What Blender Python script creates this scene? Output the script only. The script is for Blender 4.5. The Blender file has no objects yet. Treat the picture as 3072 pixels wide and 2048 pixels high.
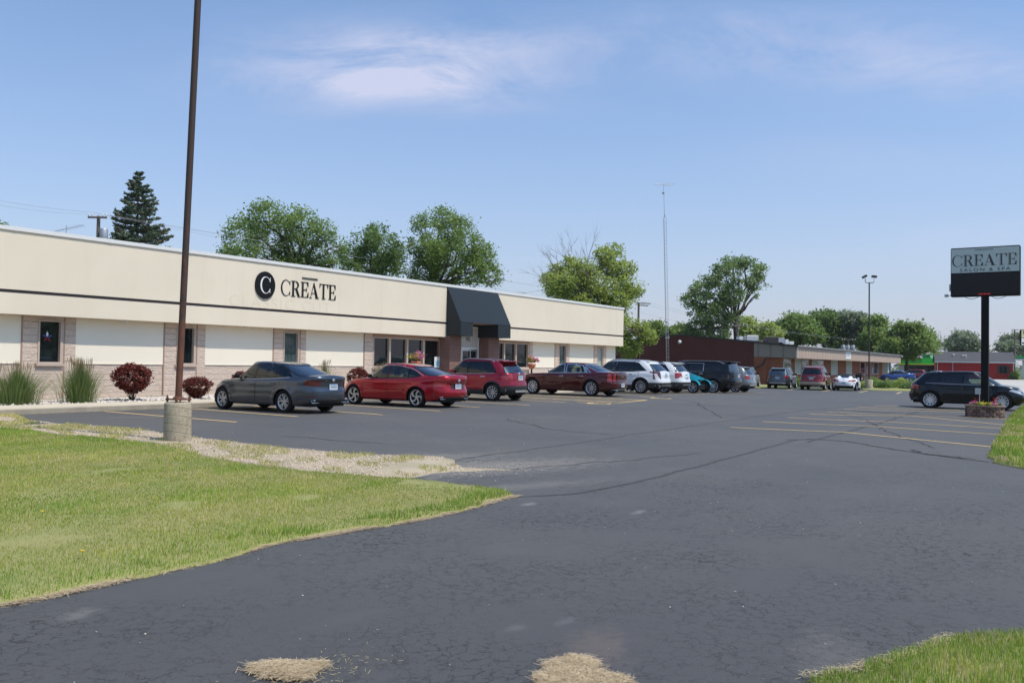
import bpy, bmesh, math, random
import numpy as np
from mathutils import Vector, Matrix
from mathutils.bvhtree import BVHTree
from mathutils.geometry import delaunay_2d_cdt
R = math.radians
rng = np.random.default_rng(7)
random.seed(7)
scene = bpy.context.scene
COL = scene.collection

# ------------------------------------------------------------------ camera
FPX, PITCH, ROLL, CAMH = 2636.0, 0.0240, 0.0155, 1.75
YAW = R(33.955)                       # facade direction lies this far right of the optical axis
FW = np.array([math.cos(YAW), math.sin(YAW)]); RT = np.array([math.sin(YAW), -math.cos(YAW)])

def ray(px, py):
    x = (px - 1536) / FPX; y = -(py - 1024) / FPX
    c, s = math.cos(ROLL), math.sin(ROLL)
    x, y = c * x - s * y, s * x + c * y
    cp, sp = math.cos(PITCH), math.sin(PITCH)
    r, f, u = x, cp - y * sp, sp + y * cp
    d = FW * f + RT * r
    return np.array([d[0], d[1], u])

cam = bpy.data.cameras.new('camera'); camo = bpy.data.objects.new('camera', cam); COL.objects.link(camo)
c0 = ray(1536, 1024); cx = ray(1536 + 100, 1024) - c0; cy = ray(1536, 1024 - 100) - c0
cx /= np.linalg.norm(cx); cy /= np.linalg.norm(cy); cz = -c0 / np.linalg.norm(c0)
M = Matrix.Identity(4)
for i in range(3):
    M[i][0], M[i][1], M[i][2] = cx[i], cy[i], cz[i]
M[2][3] = CAMH
camo.matrix_world = M
cam.sensor_width = 36.0; cam.lens = 36.0 * FPX / 3072; cam.clip_end = 6000; cam.clip_start = 0.1
scene.camera = camo

# ------------------------------------------------------------------ world and sun
SUN_EL = R(61); SUN_DIR = (0.14, -0.99)          # towards the sun, horizontal part
world = bpy.data.worlds.new("World"); scene.world = world; world.use_nodes = True
wn, wl = world.node_tree.nodes, world.node_tree.links
wn.clear()
wout = wn.new('ShaderNodeOutputWorld'); bg = wn.new('ShaderNodeBackground')
sky = wn.new('ShaderNodeTexSky'); sky.sky_type = 'NISHITA'; sky.sun_disc = False
sky.sun_elevation = SUN_EL; sky.sun_rotation = math.atan2(SUN_DIR[0], SUN_DIR[1])
sky.altitude = 200; sky.air_density = 1.0; sky.dust_density = 1.6; sky.ozone_density = 2.2
SKY_STRENGTH = 0.15
bg.inputs['Strength'].default_value = SKY_STRENGTH
def wmath(op, a, b=None, c=None):
    n = wn.new('ShaderNodeMath'); n.operation = op
    for i, v in enumerate((a, b, c)):
        if v is None: continue
        if isinstance(v, (int, float)): n.inputs[i].default_value = v
        else: wl.new(v, n.inputs[i])
    return n.outputs[0]
tc = wn.new('ShaderNodeTexCoord'); mp = wn.new('ShaderNodeMapping'); mp.vector_type = 'POINT'
mp.inputs['Rotation'].default_value = (0, 0, math.pi / 2 - YAW)     # compass turn so that +y runs along the car park
wl.new(tc.outputs['Generated'], mp.inputs['Vector'])
sx = wn.new('ShaderNodeSeparateXYZ'); wl.new(mp.outputs[0], sx.inputs[0])
yy = wmath('MAXIMUM', sx.outputs[1], 0.05)
cu = wmath('DIVIDE', sx.outputs[0], yy); cv = wmath('DIVIDE', sx.outputs[2], yy)
cmb = wn.new('ShaderNodeCombineXYZ'); wl.new(wmath('MULTIPLY', cu, 2.0), cmb.inputs[0]); wl.new(wmath('MULTIPLY', cv, 6.0), cmb.inputs[1])
def blob(u0, v0, su, sv, amp):
    a = wmath('POWER', wmath('ABSOLUTE', wmath('DIVIDE', wmath('SUBTRACT', cu, u0), su)), 2.0)
    b = wmath('POWER', wmath('ABSOLUTE', wmath('DIVIDE', wmath('SUBTRACT', cv, v0), sv)), 2.0)
    return wmath('MULTIPLY', wmath('EXPONENT', wmath('MULTIPLY', wmath('ADD', a, b), -1.0)), amp)
cn = wn.new('ShaderNodeTexNoise'); cn.inputs['Scale'].default_value = 2.2; cn.inputs['Detail'].default_value = 14
cn.inputs['Roughness'].default_value = 0.72; cn.inputs['Distortion'].default_value = 0.5
wl.new(cmb.outputs[0], cn.inputs['Vector'])
blobs = [(-0.17, 0.335, 0.15, 0.045, 1.25), (-0.19, 0.318, 0.13, 0.020, 1.0), (-0.06, 0.325, 0.12, 0.024, 1.0), (-0.10, 0.362, 0.14, 0.018, .7), (0.02, 0.37, 0.10, 0.02, 0.35),
         (0.30, 0.365, 0.22, 0.040, 0.7), (0.50, 0.34, 0.14, 0.035, 0.7), (0.45, 0.24, 0.18, 0.03, 0.25),
         (0.55, 0.155, 0.14, 0.022, 0.35), (0.42, 0.12, 0.25, 0.02, 0.22), (0.25, 0.40, 0.3, 0.02, 0.22), (-0.05, 0.29, 0.2, 0.01, 0.15)]
tot = None
for b_ in blobs:
    o_ = blob(*b_); tot = o_ if tot is None else wmath('ADD', tot, o_)
mr = wn.new('ShaderNodeMapRange'); mr.inputs['From Min'].default_value = 0.34; mr.inputs['From Max'].default_value = 0.78
wl.new(cn.outputs[0], mr.inputs['Value'])
cm = wmath('MINIMUM', wmath('MULTIPLY', wmath('MULTIPLY', tot, mr.outputs[0]), 1.0), 1.0)
cm = wmath('MULTIPLY', cm, 0.80)
# pale haze towards the horizon
hz = wmath('EXPONENT', wmath('MULTIPLY', wmath('MAXIMUM', sx.outputs[2], 0.0), -4.6))
tint = wn.new('ShaderNodeMix'); tint.data_type = 'RGBA'
wl.new(wmath('MULTIPLY', hz, 0.88), tint.inputs['Factor'])
gam = wn.new('ShaderNodeMix'); gam.data_type = 'RGBA'; gam.blend_type = 'MULTIPLY'; gam.inputs['Factor'].default_value = 1
wl.new(sky.outputs[0], gam.inputs['A']); gam.inputs['B'].default_value = (0.74, 1.05, 1.25, 1)
wl.new(gam.outputs['Result'], tint.inputs['A']); tint.inputs['B'].default_value = (4.25, 4.08, 4.80, 1)
cmix = wn.new('ShaderNodeMix'); cmix.data_type = 'RGBA'
wl.new(cm, cmix.inputs['Factor']); wl.new(tint.outputs['Result'], cmix.inputs['A']); cmix.inputs['B'].default_value = (4.6, 4.75, 5.95, 1)
wl.new(cmix.outputs['Result'], bg.inputs['Color']); wl.new(bg.outputs[0], wout.inputs[0])

sl = bpy.data.lights.new('sun', 'SUN'); sl.energy = 3.9; sl.angle = R(0.53); sl.color = (1.0, 0.925, 0.81)
so = bpy.data.objects.new('sun', sl); COL.objects.link(so)
sd = Vector((SUN_DIR[0] * math.cos(SUN_EL), SUN_DIR[1] * math.cos(SUN_EL), math.sin(SUN_EL)))
so.rotation_euler = sd.to_track_quat('Z', 'Y').to_euler(); so.location = (0, -30, 60)
vs = scene.view_settings; vs.view_transform = 'Standard'; vs.look = 'None'; vs.gamma = 1; vs.use_curve_mapping = False
vs.exposure = 0.0

# ------------------------------------------------------------------ terrain height and picture geometry
def sm(t):
    t = np.clip(t, 0, 1); return t * t * (3 - 2 * t)
GX = np.array([-400, 0, 27, 34, 40, 50, 66, 400.]); GZ = np.array([.20, .20, .22, .33, .33, .15, .02, .02])
_gx = np.linspace(-60, 120, 361); _gz = np.interp(_gx, GX, GZ)
_k = np.exp(-np.linspace(-2, 2, 17) ** 2); _k /= _k.sum(); _gz = np.convolve(np.pad(_gz, 8, 'edge'), _k, 'valid')
def G(x, y):
    return np.interp(x, _gx, _gz) * sm((np.asarray(y, float) - 6) / 12)
def gz(x, y): return float(G(x, y))
def P(px, py, dz=0.0):
    r = ray(px, py); z = 0.0
    for _ in range(12):
        t = (z + dz - CAMH) / r[2]; z = gz(r[0] * t, r[1] * t)
    return (float(r[0] * t), float(r[1] * t))
def PY(px, py, Y):                      # where the line of sight meets the vertical plane y = Y
    r = ray(px, py); t = Y / r[1]; return (float(r[0] * t), Y, float(CAMH + r[2] * t))
def PX(px, py, X):
    r = ray(px, py); t = X / r[0]; return (X, float(r[1] * t), float(CAMH + r[2] * t))
def PT(px, py, d):                      # at distance d along the optical axis
    r = ray(px, py); t = d / (r[0] * FW[0] + r[1] * FW[1]); return (float(r[0] * t), float(r[1] * t), float(CAMH + r[2] * t))

# ------------------------------------------------------------------ object helpers
def tag(o, label=None, cat=None, group=None, kind=None):
    if label: o['label'] = label
    if cat: o['category'] = cat
    if group: o['group'] = group
    if kind: o['kind'] = kind
    return o
def empty(name, loc, rz=0, label=None, cat=None, group=None):
    o = bpy.data.objects.new(name, None); COL.objects.link(o); o.empty_display_size = .2
    o.location = loc; o.rotation_euler = (0, 0, rz)
    return tag(o, label, cat, group)
def link(name, me, parent=None, loc=None):
    o = bpy.data.objects.new(name, me); COL.objects.link(o)
    if parent is not None: o.parent = parent
    if loc is not None: o.location = loc
    return o
def mesh(name, verts, faces, mats=(), smooth=False, mi=None):
    me = bpy.data.meshes.new(name)
    v = np.asarray(verts, dtype=np.float32).reshape(-1, 3)
    if isinstance(faces, np.ndarray):
        n, k = faces.shape
        me.vertices.add(len(v)); me.vertices.foreach_set('co', v.ravel())
        me.loops.add(n * k); me.loops.foreach_set('vertex_index', faces.astype(np.int32).ravel())
        me.polygons.add(n); me.polygons.foreach_set('loop_start', (np.arange(n) * k).astype(np.int32))

        me.update(calc_edges=True)
    else:
        me.from_pydata([tuple(map(float, a)) for a in v], [], faces)
    for m in (mats if isinstance(mats, (list, tuple)) else [mats]): me.materials.append(m)
    if mi is not None: me.polygons.foreach_set('material_index', np.asarray(mi, np.int32))
    if smooth: me.polygons.foreach_set('use_smooth', np.ones(len(me.polygons), bool))
    me.update()
    return me
class MB:
    """collects shapes and links them as ONE mesh object"""
    def __init__(s): s.v = []; s.f = []; s.m = []; s.sm = []
    def add(s, vs_, fs, m=0, smooth=False):
        o = len(s.v); s.v += [tuple(map(float, a)) for a in vs_]
        s.f += [tuple(i + o for i in f) for f in fs]; s.m += [m] * len(fs); s.sm += [smooth] * len(fs)
    def box(s, a, b, m=0, rz=0, c=None):
        x0, y0, z0 = a; x1, y1, z1 = b
        vs_ = [(x0, y0, z0), (x1, y0, z0), (x1, y1, z0), (x0, y1, z0), (x0, y0, z1), (x1, y0, z1), (x1, y1, z1), (x0, y1, z1)]
        if rz:
            cx_, cy_ = c if c else ((x0 + x1) / 2, (y0 + y1) / 2); cc, ss = math.cos(rz), math.sin(rz)
            vs_ = [(cx_ + (x - cx_) * cc - (y - cy_) * ss, cy_ + (x - cx_) * ss + (y - cy_) * cc, z) for x, y, z in vs_]
        s.add(vs_, [(0, 3, 2, 1), (4, 5, 6, 7), (0, 1, 5, 4), (1, 2, 6, 5), (2, 3, 7, 6), (3, 0, 4, 7)], m); return s
    def bbox(s, a, b, r=.02, m=0):     # box with chamfered vertical and horizontal edges
        x0, y0, z0 = a; x1, y1, z1 = b
        def lp(i, z): return [(x0 + r + i, y0 + i, z), (x1 - r - i, y0 + i, z), (x1 - i, y0 + r + i, z), (x1 - i, y1 - r - i, z), (x1 - r - i, y1 - i, z), (x0 + r + i, y1 - i, z), (x0 + i, y1 - r - i, z), (x0 + i, y0 + r + i, z)]
        L = lp(r * .6, z0) + lp(0, z0 + r) + lp(0, z1 - r) + lp(r * .6, z1)
        fs = []
        for k in range(3):
            for j in range(8): fs.append((k * 8 + j, k * 8 + (j + 1) % 8, k * 8 + 8 + (j + 1) % 8, k * 8 + 8 + j))
        fs += [tuple(range(7, -1, -1)), tuple(range(24, 32))]
        s.add(L, fs, m); return s
    def tube(s, pts, r, n=8, m=0, cap=True):
        pts = [Vector(p) for p in pts]; rs = r if isinstance(r, (list, tuple)) else [r] * len(pts)
        vs_ = []; 
        for i, p in enumerate(pts):
            d = (pts[min(i + 1, len(pts) - 1)] - pts[max(i - 1, 0)]).normalized()
            u = d.cross(Vector((0, 0, 1)));
            if u.length < .05: u = d.cross(Vector((1, 0, 0)))
            u.normalize(); w = u.cross(d)
            for k in range(n):
                a = 2 * math.pi * k / n; vs_.append(p + (u * math.cos(a) + w * math.sin(a)) * rs[i])
        fs = []
        for i in range(len(pts) - 1):
            for k in range(n): fs.append((i * n + k, i * n + (k + 1) % n, (i + 1) * n + (k + 1) % n, (i + 1) * n + k))
        s.add(vs_, fs, m, n > 5)
        if cap: s.add(vs_[:n], [tuple(range(n - 1, -1, -1))], m); s.add(vs_[-n:], [tuple(range(n))], m)
        return s
    def lathe(s, prof, n=24, c=(0, 0, 0), ax='z', m=0, cap=True, smooth=True):
        vs_ = []
        for (r_, h) in prof:
            for k in range(n):
                a = 2 * math.pi * k / n; x, y = r_ * math.cos(a), r_ * math.sin(a)
                vs_.append((c[0] + x, c[1] + y, c[2] + h) if ax == 'z' else (c[0] + x, c[1] + h, c[2] + y) if ax == 'y' else (c[0] + h, c[1] + x, c[2] + y))
        fs = [(i * n + k, i * n + (k + 1) % n, (i + 1) * n + (k + 1) % n, (i + 1) * n + k) for i in range(len(prof) - 1) for k in range(n)]
        s.add(vs_, fs, m, smooth)
        if cap: s.add(vs_[:n], [tuple(range(n - 1, -1, -1))], m); s.add(vs_[-n:], [tuple(range(n))], m)
        return s
    def prism(s, poly, f0, f1, m=0):   # poly of 2-D points, f0/f1 map a 2-D point to 3-D
        n = len(poly); a = [f0(*p) for p in poly]; b = [f1(*p) for p in poly]
        s.add(a + b, [tuple(range(n)), tuple(range(2 * n - 1, n - 1, -1))] + [(i, n + i, n + (i + 1) % n, (i + 1) % n) for i in range(n)], m); return s
    def build(s, name, mats, parent=None, loc=None):
        me = bpy.data.meshes.new(name); me.from_pydata(s.v, [], s.f)
        for m in (mats if isinstance(mats, (list, tuple)) else [mats]): me.materials.append(m)
        me.polygons.foreach_set('material_index', np.array(s.m, np.int32)); me.polygons.foreach_set('use_smooth', np.array(s.sm, bool)); me.update()
        bm = bmesh.new(); bm.from_mesh(me); bmesh.ops.recalc_face_normals(bm, faces=bm.faces); bm.to_mesh(me); bm.free()
        return link(name, me, parent, loc)
def struct(o): o['kind'] = 'structure'; return o

# ------------------------------------------------------------------ materials
MATS = {}
def pmat(name, col, rough=.6, metal=0., spec=.5, coat=0., emit=None, es=0., alpha=1.):
    m = bpy.data.materials.new(name); m.use_nodes = True; b = m.node_tree.nodes['Principled BSDF']
    b.inputs['Base Color'].default_value = (*col, 1); b.inputs['Roughness'].default_value = rough; b.inputs['Metallic'].default_value = metal
    b.inputs['Specular IOR Level'].default_value = spec; b.inputs['Coat Weight'].default_value = coat; b.inputs['Coat Roughness'].default_value = .03
    if emit: b.inputs['Emission Color'].default_value = (*emit, 1); b.inputs['Emission Strength'].default_value = es
    MATS[name] = m; return m
class NT:
    def __init__(s, m): s.m = m; s.t = m.node_tree; s.n = s.t.nodes; s.l = s.t.links; s.b = s.n['Principled BSDF']; s.co = None
    def coord(s, kind='Object', scale=(1, 1, 1), rot=(0, 0, 0)):
        t = s.n.new('ShaderNodeTexCoord'); mp_ = s.n.new('ShaderNodeMapping'); mp_.inputs['Scale'].default_value = scale; mp_.inputs['Rotation'].default_value = rot
        s.l.new(t.outputs[kind], mp_.inputs[0]); return mp_.outputs[0]
    def noise(s, scale, detail=4, rough=.55, vec=None, dist=0):
        n = s.n.new('ShaderNodeTexNoise'); n.inputs['Scale'].default_value = scale; n.inputs['Detail'].default_value = detail
        n.inputs['Roughness'].default_value = rough; n.inputs['Distortion'].default_value = dist
        s.l.new(vec if vec is not None else s.coord(), n.inputs['Vector']); return n.outputs[0]
    def vor(s, scale, feature='F1', vec=None, rnd=1):
        n = s.n.new('ShaderNodeTexVoronoi'); n.feature = feature; n.inputs['Scale'].default_value = scale; n.inputs['Randomness'].default_value = rnd
        s.l.new(vec if vec is not None else s.coord(), n.inputs['Vector']); return n.outputs[0]
    def ramp(s, fac, stops, interp='LINEAR'):
        r = s.n.new('ShaderNodeValToRGB'); r.color_ramp.interpolation = interp; e = r.color_ramp.elements
        while len(e) < len(stops): e.new(.5)
        for el, (p, c) in zip(e, stops): el.position = p; el.color = (*c, 1) if len(c) == 3 else c
        s.l.new(fac, r.inputs[0]); return r.outputs[0]
    def rng(s, v, a, b, c=0, d=1):
        n = s.n.new('ShaderNodeMapRange')
        for k, x in zip(('From Min', 'From Max', 'To Min', 'To Max'), (a, b, c, d)): n.inputs[k].default_value = x
        s.l.new(v, n.inputs['Value']); return n.outputs[0]
    def math(s, op, a, b=None):
        n = s.n.new('ShaderNodeMath'); n.operation = op
        for i, v in enumerate((a, b)):
            if v is None: continue
            if isinstance(v, (int, float)): n.inputs[i].default_value = v
            else: s.l.new(v, n.inputs[i])
        return n.outputs[0]
    def mix(s, fac, a, b, mode='MIX'):
        n = s.n.new('ShaderNodeMix'); n.data_type = 'RGBA'; n.blend_type = mode
        for k, v in (('Factor', fac), ('A', a), ('B', b)):
            if isinstance(v, (int, float)): n.inputs[k].default_value = v
            elif isinstance(v, tuple): n.inputs[k].default_value = (*v, 1)
            else: s.l.new(v, n.inputs[k])
        return n.outputs['Result']
    def col(s, c): s.l.new(c, s.b.inputs['Base Color']); return s
    def rough(s, c): s.l.new(c, s.b.inputs['Roughness']); return s
    def bump(s, h, strength=.3, dist=.02):
        n = s.n.new('ShaderNodeBump'); n.inputs['Strength'].default_value = strength; n.inputs['Distance'].default_value = dist
        s.l.new(h, n.inputs['Height']); s.l.new(n.outputs[0], s.b.inputs['Normal']); return s

def m_asphalt(name, worn=0.0):
    m = pmat(name, (.08, .082, .09), .8, spec=.35); t = NT(m)
    big = t.noise(.16, 5, .6); mid = t.noise(1.1, 4, .6, vec=t.coord(scale=(1, 1.6, 1), rot=(0, 0, .5))); fine = t.noise(70, 4, .8)
    c = t.mix(t.rng(big, .35, .65), (.062, .060, .061), (.097, .094, .089))
    c = t.mix(t.rng(mid, .4, .72, 0, .55), c, (.058, .057, .059))
    c = t.mix(t.rng(fine, .35, .70, 0, .8), c, (.125, .121, .116))
    # streaks of dust, paler
    st = t.noise(.5, 6, .7, vec=t.coord(scale=(.35, 1.6, 1), rot=(0, 0, -.25)))
    c = t.mix(t.rng(st, .60, .78, 0, .30), c, (.17, .165, .155))
    # crack network, strongest in the old drive nearest the road
    cc = t.coord(scale=(1, 1, .001), rot=(0, 0, .3))
    def warp(amp, sc, det):
        dn = t.n.new('ShaderNodeTexNoise'); dn.inputs['Scale'].default_value = sc; dn.inputs['Detail'].default_value = det; dn.inputs['Roughness'].default_value = .65; t.l.new(cc, dn.inputs['Vector'])
        k = t.n.new('ShaderNodeVectorMath'); k.operation = 'SCALE'; t.l.new(dn.outputs['Color'], k.inputs[0]); k.inputs['Scale'].default_value = amp
        w = t.n.new('ShaderNodeVectorMath'); w.operation = 'ADD'; t.l.new(cc, w.inputs[0]); t.l.new(k.outputs[0], w.inputs[1]); return w.outputs[0]
    e1 = t.vor(7.5, 'DISTANCE_TO_EDGE', vec=warp(.26, 6, 7)); e3 = t.vor(12, 'DISTANCE_TO_EDGE', vec=warp(.20, 9, 6)); e2 = t.vor(.5, 'DISTANCE_TO_EDGE', vec=warp(.5, 2, 8))
    gate = t.rng(t.noise(.55, 4, .65), .38, .66); g2 = t.rng(t.noise(9.0, 3, .6), .40, .52); g3 = t.rng(t.noise(13.0, 3, .6, vec=t.coord(scale=(1, 1, 1), rot=(0, 0, 1))), .50, .60)
    cr = t.math('MULTIPLY', t.math('MULTIPLY', t.rng(e1, .010, .050, 1, 0), gate), g2); crb = t.math('MULTIPLY', t.math('MULTIPLY', t.rng(e3, .010, .050, 1, 0), gate), t.math('MULTIPLY', g3, .8))
    cr = t.math('MAXIMUM', cr, crb)
    sep = t.n.new('ShaderNodeSeparateXYZ'); t.l.new(t.coord(), sep.inputs[0])
    near = t.rng(t.math('ADD', sep.outputs[0], t.math('MULTIPLY', sep.outputs[1], .7)), 15.0, 22.0, 1, .0)
    cr = t.math('MULTIPLY', cr, near)
    c = t.mix(t.math('MULTIPLY', t.rng(t.math('ADD', sep.outputs[0], t.math('MULTIPLY', sep.outputs[1], .7)), 6.0, 15.0, 1, .0), .45), c, (.048, .048, .051))
    cr2 = t.math('MULTIPLY', t.rng(e2, .001, .006, 1, 0), t.rng(t.noise(.35, 3), .52, .58))
    ct = t.math('MAXIMUM', cr, t.math('MULTIPLY', cr2, .35))
    c = t.mix(t.math('MULTIPLY', ct, .95), c, (.020, .019, .019))
    # dust washed out of the verge around its tip, and a few rubbed pale spots
    def spot(px, py, rx, ry, rot_, amt, col_):
        gx0, gy0 = P(px, py); mp_ = t.n.new('ShaderNodeMapping'); tcn = t.n.new('ShaderNodeTexCoord'); mp_.vector_type = 'TEXTURE'; mp_.inputs['Location'].default_value = (gx0, gy0, 0); mp_.inputs['Rotation'].default_value = (0, 0, rot_); mp_.inputs['Scale'].default_value = (rx, ry, 100)
        t.l.new(tcn.outputs['Object'], mp_.inputs[0]); ln = t.n.new('ShaderNodeVectorMath'); ln.operation = 'LENGTH'; t.l.new(mp_.outputs[0], ln.inputs[0])
        q = t.math('ADD', ln.outputs['Value'], t.math('MULTIPLY', t.math('SUBTRACT', t.noise(6, 8, .8), .5), 3.2))
        return t.mix(t.rng(q, 1.0, .3, 0, amt * .6), c, col_)
    if name == 'asphalt':
        c = spot(1440, 1402, 3.2, 1.0, -.35, .75, (.30, .27, .235)); c = spot(1240, 1375, 2.2, .7, -.35, .6, (.28, .255, .22)); c = spot(1480, 1465, 2.4, .35, -.4, .5, (.24, .22, .195))
        c = spot(240, 1842, .2, .12, .2, .4, (.30, .28, .26)); c = spot(1585, 1512, .22, .09, 0, .6, (.34, .31, .29)); c = spot(1915, 1536, .25, .07, .1, .5, (.34, .31, .29)); c = spot(1545, 1882, .14, .07, 0, .25, (.26, .25, .25)); c = spot(1700, 1862, .14, .06, 0, .25, (.26, .25, .25))
        c = spot(1790, 1945, .55, .25, .4, .35, (.24, .17, .14)); c = spot(2500, 1990, .9, .25, .3, .35, (.22, .20, .18)); c = spot(450, 1250, 1.6, .25, -.5, .35, (.26, .24, .22))
    # scattered pale grit
    g = t.vor(16, 'F1'); gm = t.math('MULTIPLY', t.rng(g, .055, .075, 1, 0), t.rng(t.noise(2.2, 3, .7), .56, .62))
    c = t.mix(t.math('MULTIPLY', gm, .65), c, (.34, .32, .29))
    t.col(c); t.rough(t.rng(big, .3, .7, .62, .8))
    h = t.math('SUBTRACT', t.math('MULTIPLY', fine, .35), ct)
    t.bump(h, .5, .012); return m
m_asphalt('asphalt')
def m_noise(name, c1, c2, scale=3, rough=.85, bump=.2, bd=.01, c3=None, s3=40, spec=.3, vscale=(1, 1, 1)):
    m = pmat(name, c1, rough, spec=spec); t = NT(m); v = t.coord(scale=vscale)
    n = t.noise(scale, 6, .6, vec=v); c = t.mix(t.rng(n, .33, .67), c1, c2)
    n3 = t.noise(s3, 3, .65, vec=v)
    if c3: c = t.mix(t.rng(n3, .5, .7, 0, .8), c, c3)
    t.col(c)
    if bump: t.bump(n3, bump, bd)
    return m
# lawn soil seen between blades
m_noise('grass_soil', (.21, .235, .07), (.30, .28, .11), 1.2, .95, .5, .02, (.34, .29, .14), 28)
m_noise('field', (.07, .10, .03), (.12, .14, .05), .2, .95, .3, .05, (.17, .16, .08), 6)
m_noise('gravel_ground', (.47, .375, .275), (.32, .28, .17), 1.3, .95, .7, .02, (.55, .50, .44), 45)
m_noise('pebble_ground', (.45, .41, .37), (.34, .30, .27), 6, .9, .9, .03, (.20, .17, .15), 35)
m_noise('concrete_walk', (.60, .52, .40), (.50, .43, .33), .9, .85, .15, .004, (.56, .52, .45), 60)
m_noise('concrete_curb', (.44, .375, .28), (.33, .28, .21), 3, .9, .3, .006, (.44, .40, .33), 60)
m_noise('concrete_pad', (.50, .47, .42), (.42, .39, .35), .15, .9, .1, .01, (.55, .52, .47), 12)
def m_fascia(name):
    m = pmat(name, (.72, .63, .495), .9, spec=.2); t = NT(m)
    c = t.mix(t.rng(t.noise(.35, 5, .6), .35, .65), (.715, .63, .50), (.765, .675, .54)); c = t.mix(t.rng(t.noise(1.3, 5, .65, vec=t.coord(scale=(2.2, 2.2, .10))), .55, .75, 0, .28), c, (.62, .54, .42)); c = t.mix(t.rng(t.noise(45, 3, .7), .55, .75, 0, .35), c, (.66, .57, .445)); c = t.mix(t.rng(t.noise(5, 6, .7), .62, .74, 0, .22), c, (.60, .52, .40))
    t.col(c); t.bump(t.noise(60, 4, .7), .35, .006); return m
m_fascia('fascia_stucco')
m_noise('panel', (.83, .75, .615), (.86, .785, .65), .5, .75, .03, .002)
m_noise('panel_right', (.80, .745, .63), (.83, .775, .66), .5, .75, .03, .002)
def m_block(name, c1, c2, mort, ch=.203, rough=.95):
    m = pmat(name, c1, rough, spec=.2); t = NT(m)
    n = t.noise(2.5, 5, .6); f = t.noise(10, 6, .72, vec=t.coord(scale=(1, 1, 1.7)), dist=.6)
    c = t.mix(t.rng(n, .35, .65), c1, c2); c = t.mix(t.rng(f, .35, .62, 0, .5), c, tuple(x * .72 for x in c1))
    sep = t.n.new('ShaderNodeSeparateXYZ'); t.l.new(t.coord(), sep.inputs[0])
    z = t.math('FRACT', t.math('DIVIDE', t.math('ADD', sep.outputs[2], .06), ch)); lz = t.rng(t.math('ABSOLUTE', t.math('SUBTRACT', z, .5)), .465, .49)
    c = t.mix(t.math('MULTIPLY', lz, .6), c, mort); t.col(c)
    t.bump(t.math('SUBTRACT', t.math('MULTIPLY', f, 1.0), t.math('MULTIPLY', lz, .35)), 1.0, .07); return m
m_block('split_block', (.76, .61, .50), (.82, .67, .56), (.62, .50, .42))
m_block('column_block', (.25, .145, .12), (.29, .17, .145), (.2, .12, .10))
def m_brick(name, c1, c2, mort, s=1):
    m = pmat(name, c1, .9, spec=.2); t = NT(m); b = t.n.new('ShaderNodeTexBrick'); b.inputs['Scale'].default_value = 5 * s
    b.inputs['Color1'].default_value = (*c1, 1); b.inputs['Color2'].default_value = (*c2, 1); b.inputs['Mortar'].default_value = (*mort, 1); b.inputs['Mortar Size'].default_value = .02
    t.l.new(t.coord(rot=(R(90), 0, 0)), b.inputs['Vector'])
    t.col(t.mix(t.rng(t.noise(4, 4), .3, .7, 0, .4), b.outputs[0], tuple(x * .6 for x in c1))); return m
m_brick('brick', (.36, .11, .055), (.29, .085, .045), (.22, .16, .13))
def m_ribs(name, c1, c2, per, axis=1, depth=.5):
    m = pmat(name, c1, .6, spec=.3); t = NT(m); sep = t.n.new('ShaderNodeSeparateXYZ'); t.l.new(t.coord(), sep.inputs[0])
    v = t.math('FRACT', t.math('DIVIDE', sep.outputs[axis], per)); l = t.rng(t.math('ABSOLUTE', t.math('SUBTRACT', v, .5)), .38, .47)
    c = t.mix(t.rng(t.noise(.6, 4), .35, .65, 0, 1), c1, c2); t.col(t.mix(t.math('MULTIPLY', l, .5), c, tuple(x * .5 for x in c1))); t.bump(l, depth, .02); return m
m_ribs('brown_metal', (.105, .024, .021), (.125, .030, .026), .30)
m_ribs('tan_fascia', (.42, .315, .25), (.46, .345, .275), 1.22, 0, .15)
m_ribs('tan_fascia_shaded', (.27, .22, .19), (.29, .235, .205), 1.22, 1, .15)  # darker copy of the tan, with the end wall's shade put into its colour
m_ribs('red_siding', (.42, .012, .014), (.46, .016, .016), .15, 2, .2)
m_noise('shingle', (.075, .075, .085), (.095, .095, .10), 1.5, .9, .3, .01, (.06, .06, .07), 20)
pmat('cap_white', (.70, .70, .69), .5); pmat('groove', (.10, .075, .085), .6); pmat('groove_shadow', (.018, .015, .017), .6)
pmat('trim_brown', (.36, .235, .175), .6); pmat('trim_tan', (.50, .40, .33), .6); pmat('roof_grey', (.25, .25, .26), .9)
pmat('awning', (.020, .026, .032), .5, spec=.25); pmat('alu', (.62, .62, .62), .35, .8); pmat('alu_white', (.70, .70, .68), .45)
pmat('black', (.010, .010, .011), .6, spec=.15); pmat('black_gloss', (.005, .005, .007), .2, spec=.3); pmat('dark_metal', (.05, .045, .045), .5, .5)
pmat('white_paint', (.8, .8, .79), .5); pmat('steel', (.45, .45, .46), .4, .9); pmat('galv', (.42, .43, .45), .5, .6)
pmat('dark_roof_edge', (.035, .03, .028), .5); pmat('interior', (.02, .02, .022), .8); pmat('seat_fabric', (.06, .055, .05), .8)
pmat('yellow_paint', (.74, .52, .24), .8, spec=.2)
pmat('curtain', (.55, .56, .52), .9); pmat('frosted', (.36, .42, .40), .3)
def m_glassdark(name, c, rough=.03):
    m = pmat(name, c, rough, spec=.6); t = NT(m)
    n = t.noise(.7, 2, .5, vec=t.coord(scale=(6, 6, .3))); t.col(t.mix(t.rng(n, .4, .6), c, tuple(x * 1.8 for x in c))); return m
m_glassdark('window_glass', (.006, .009, .010)); m_glassdark('window_green', (.035, .055, .055))
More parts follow.
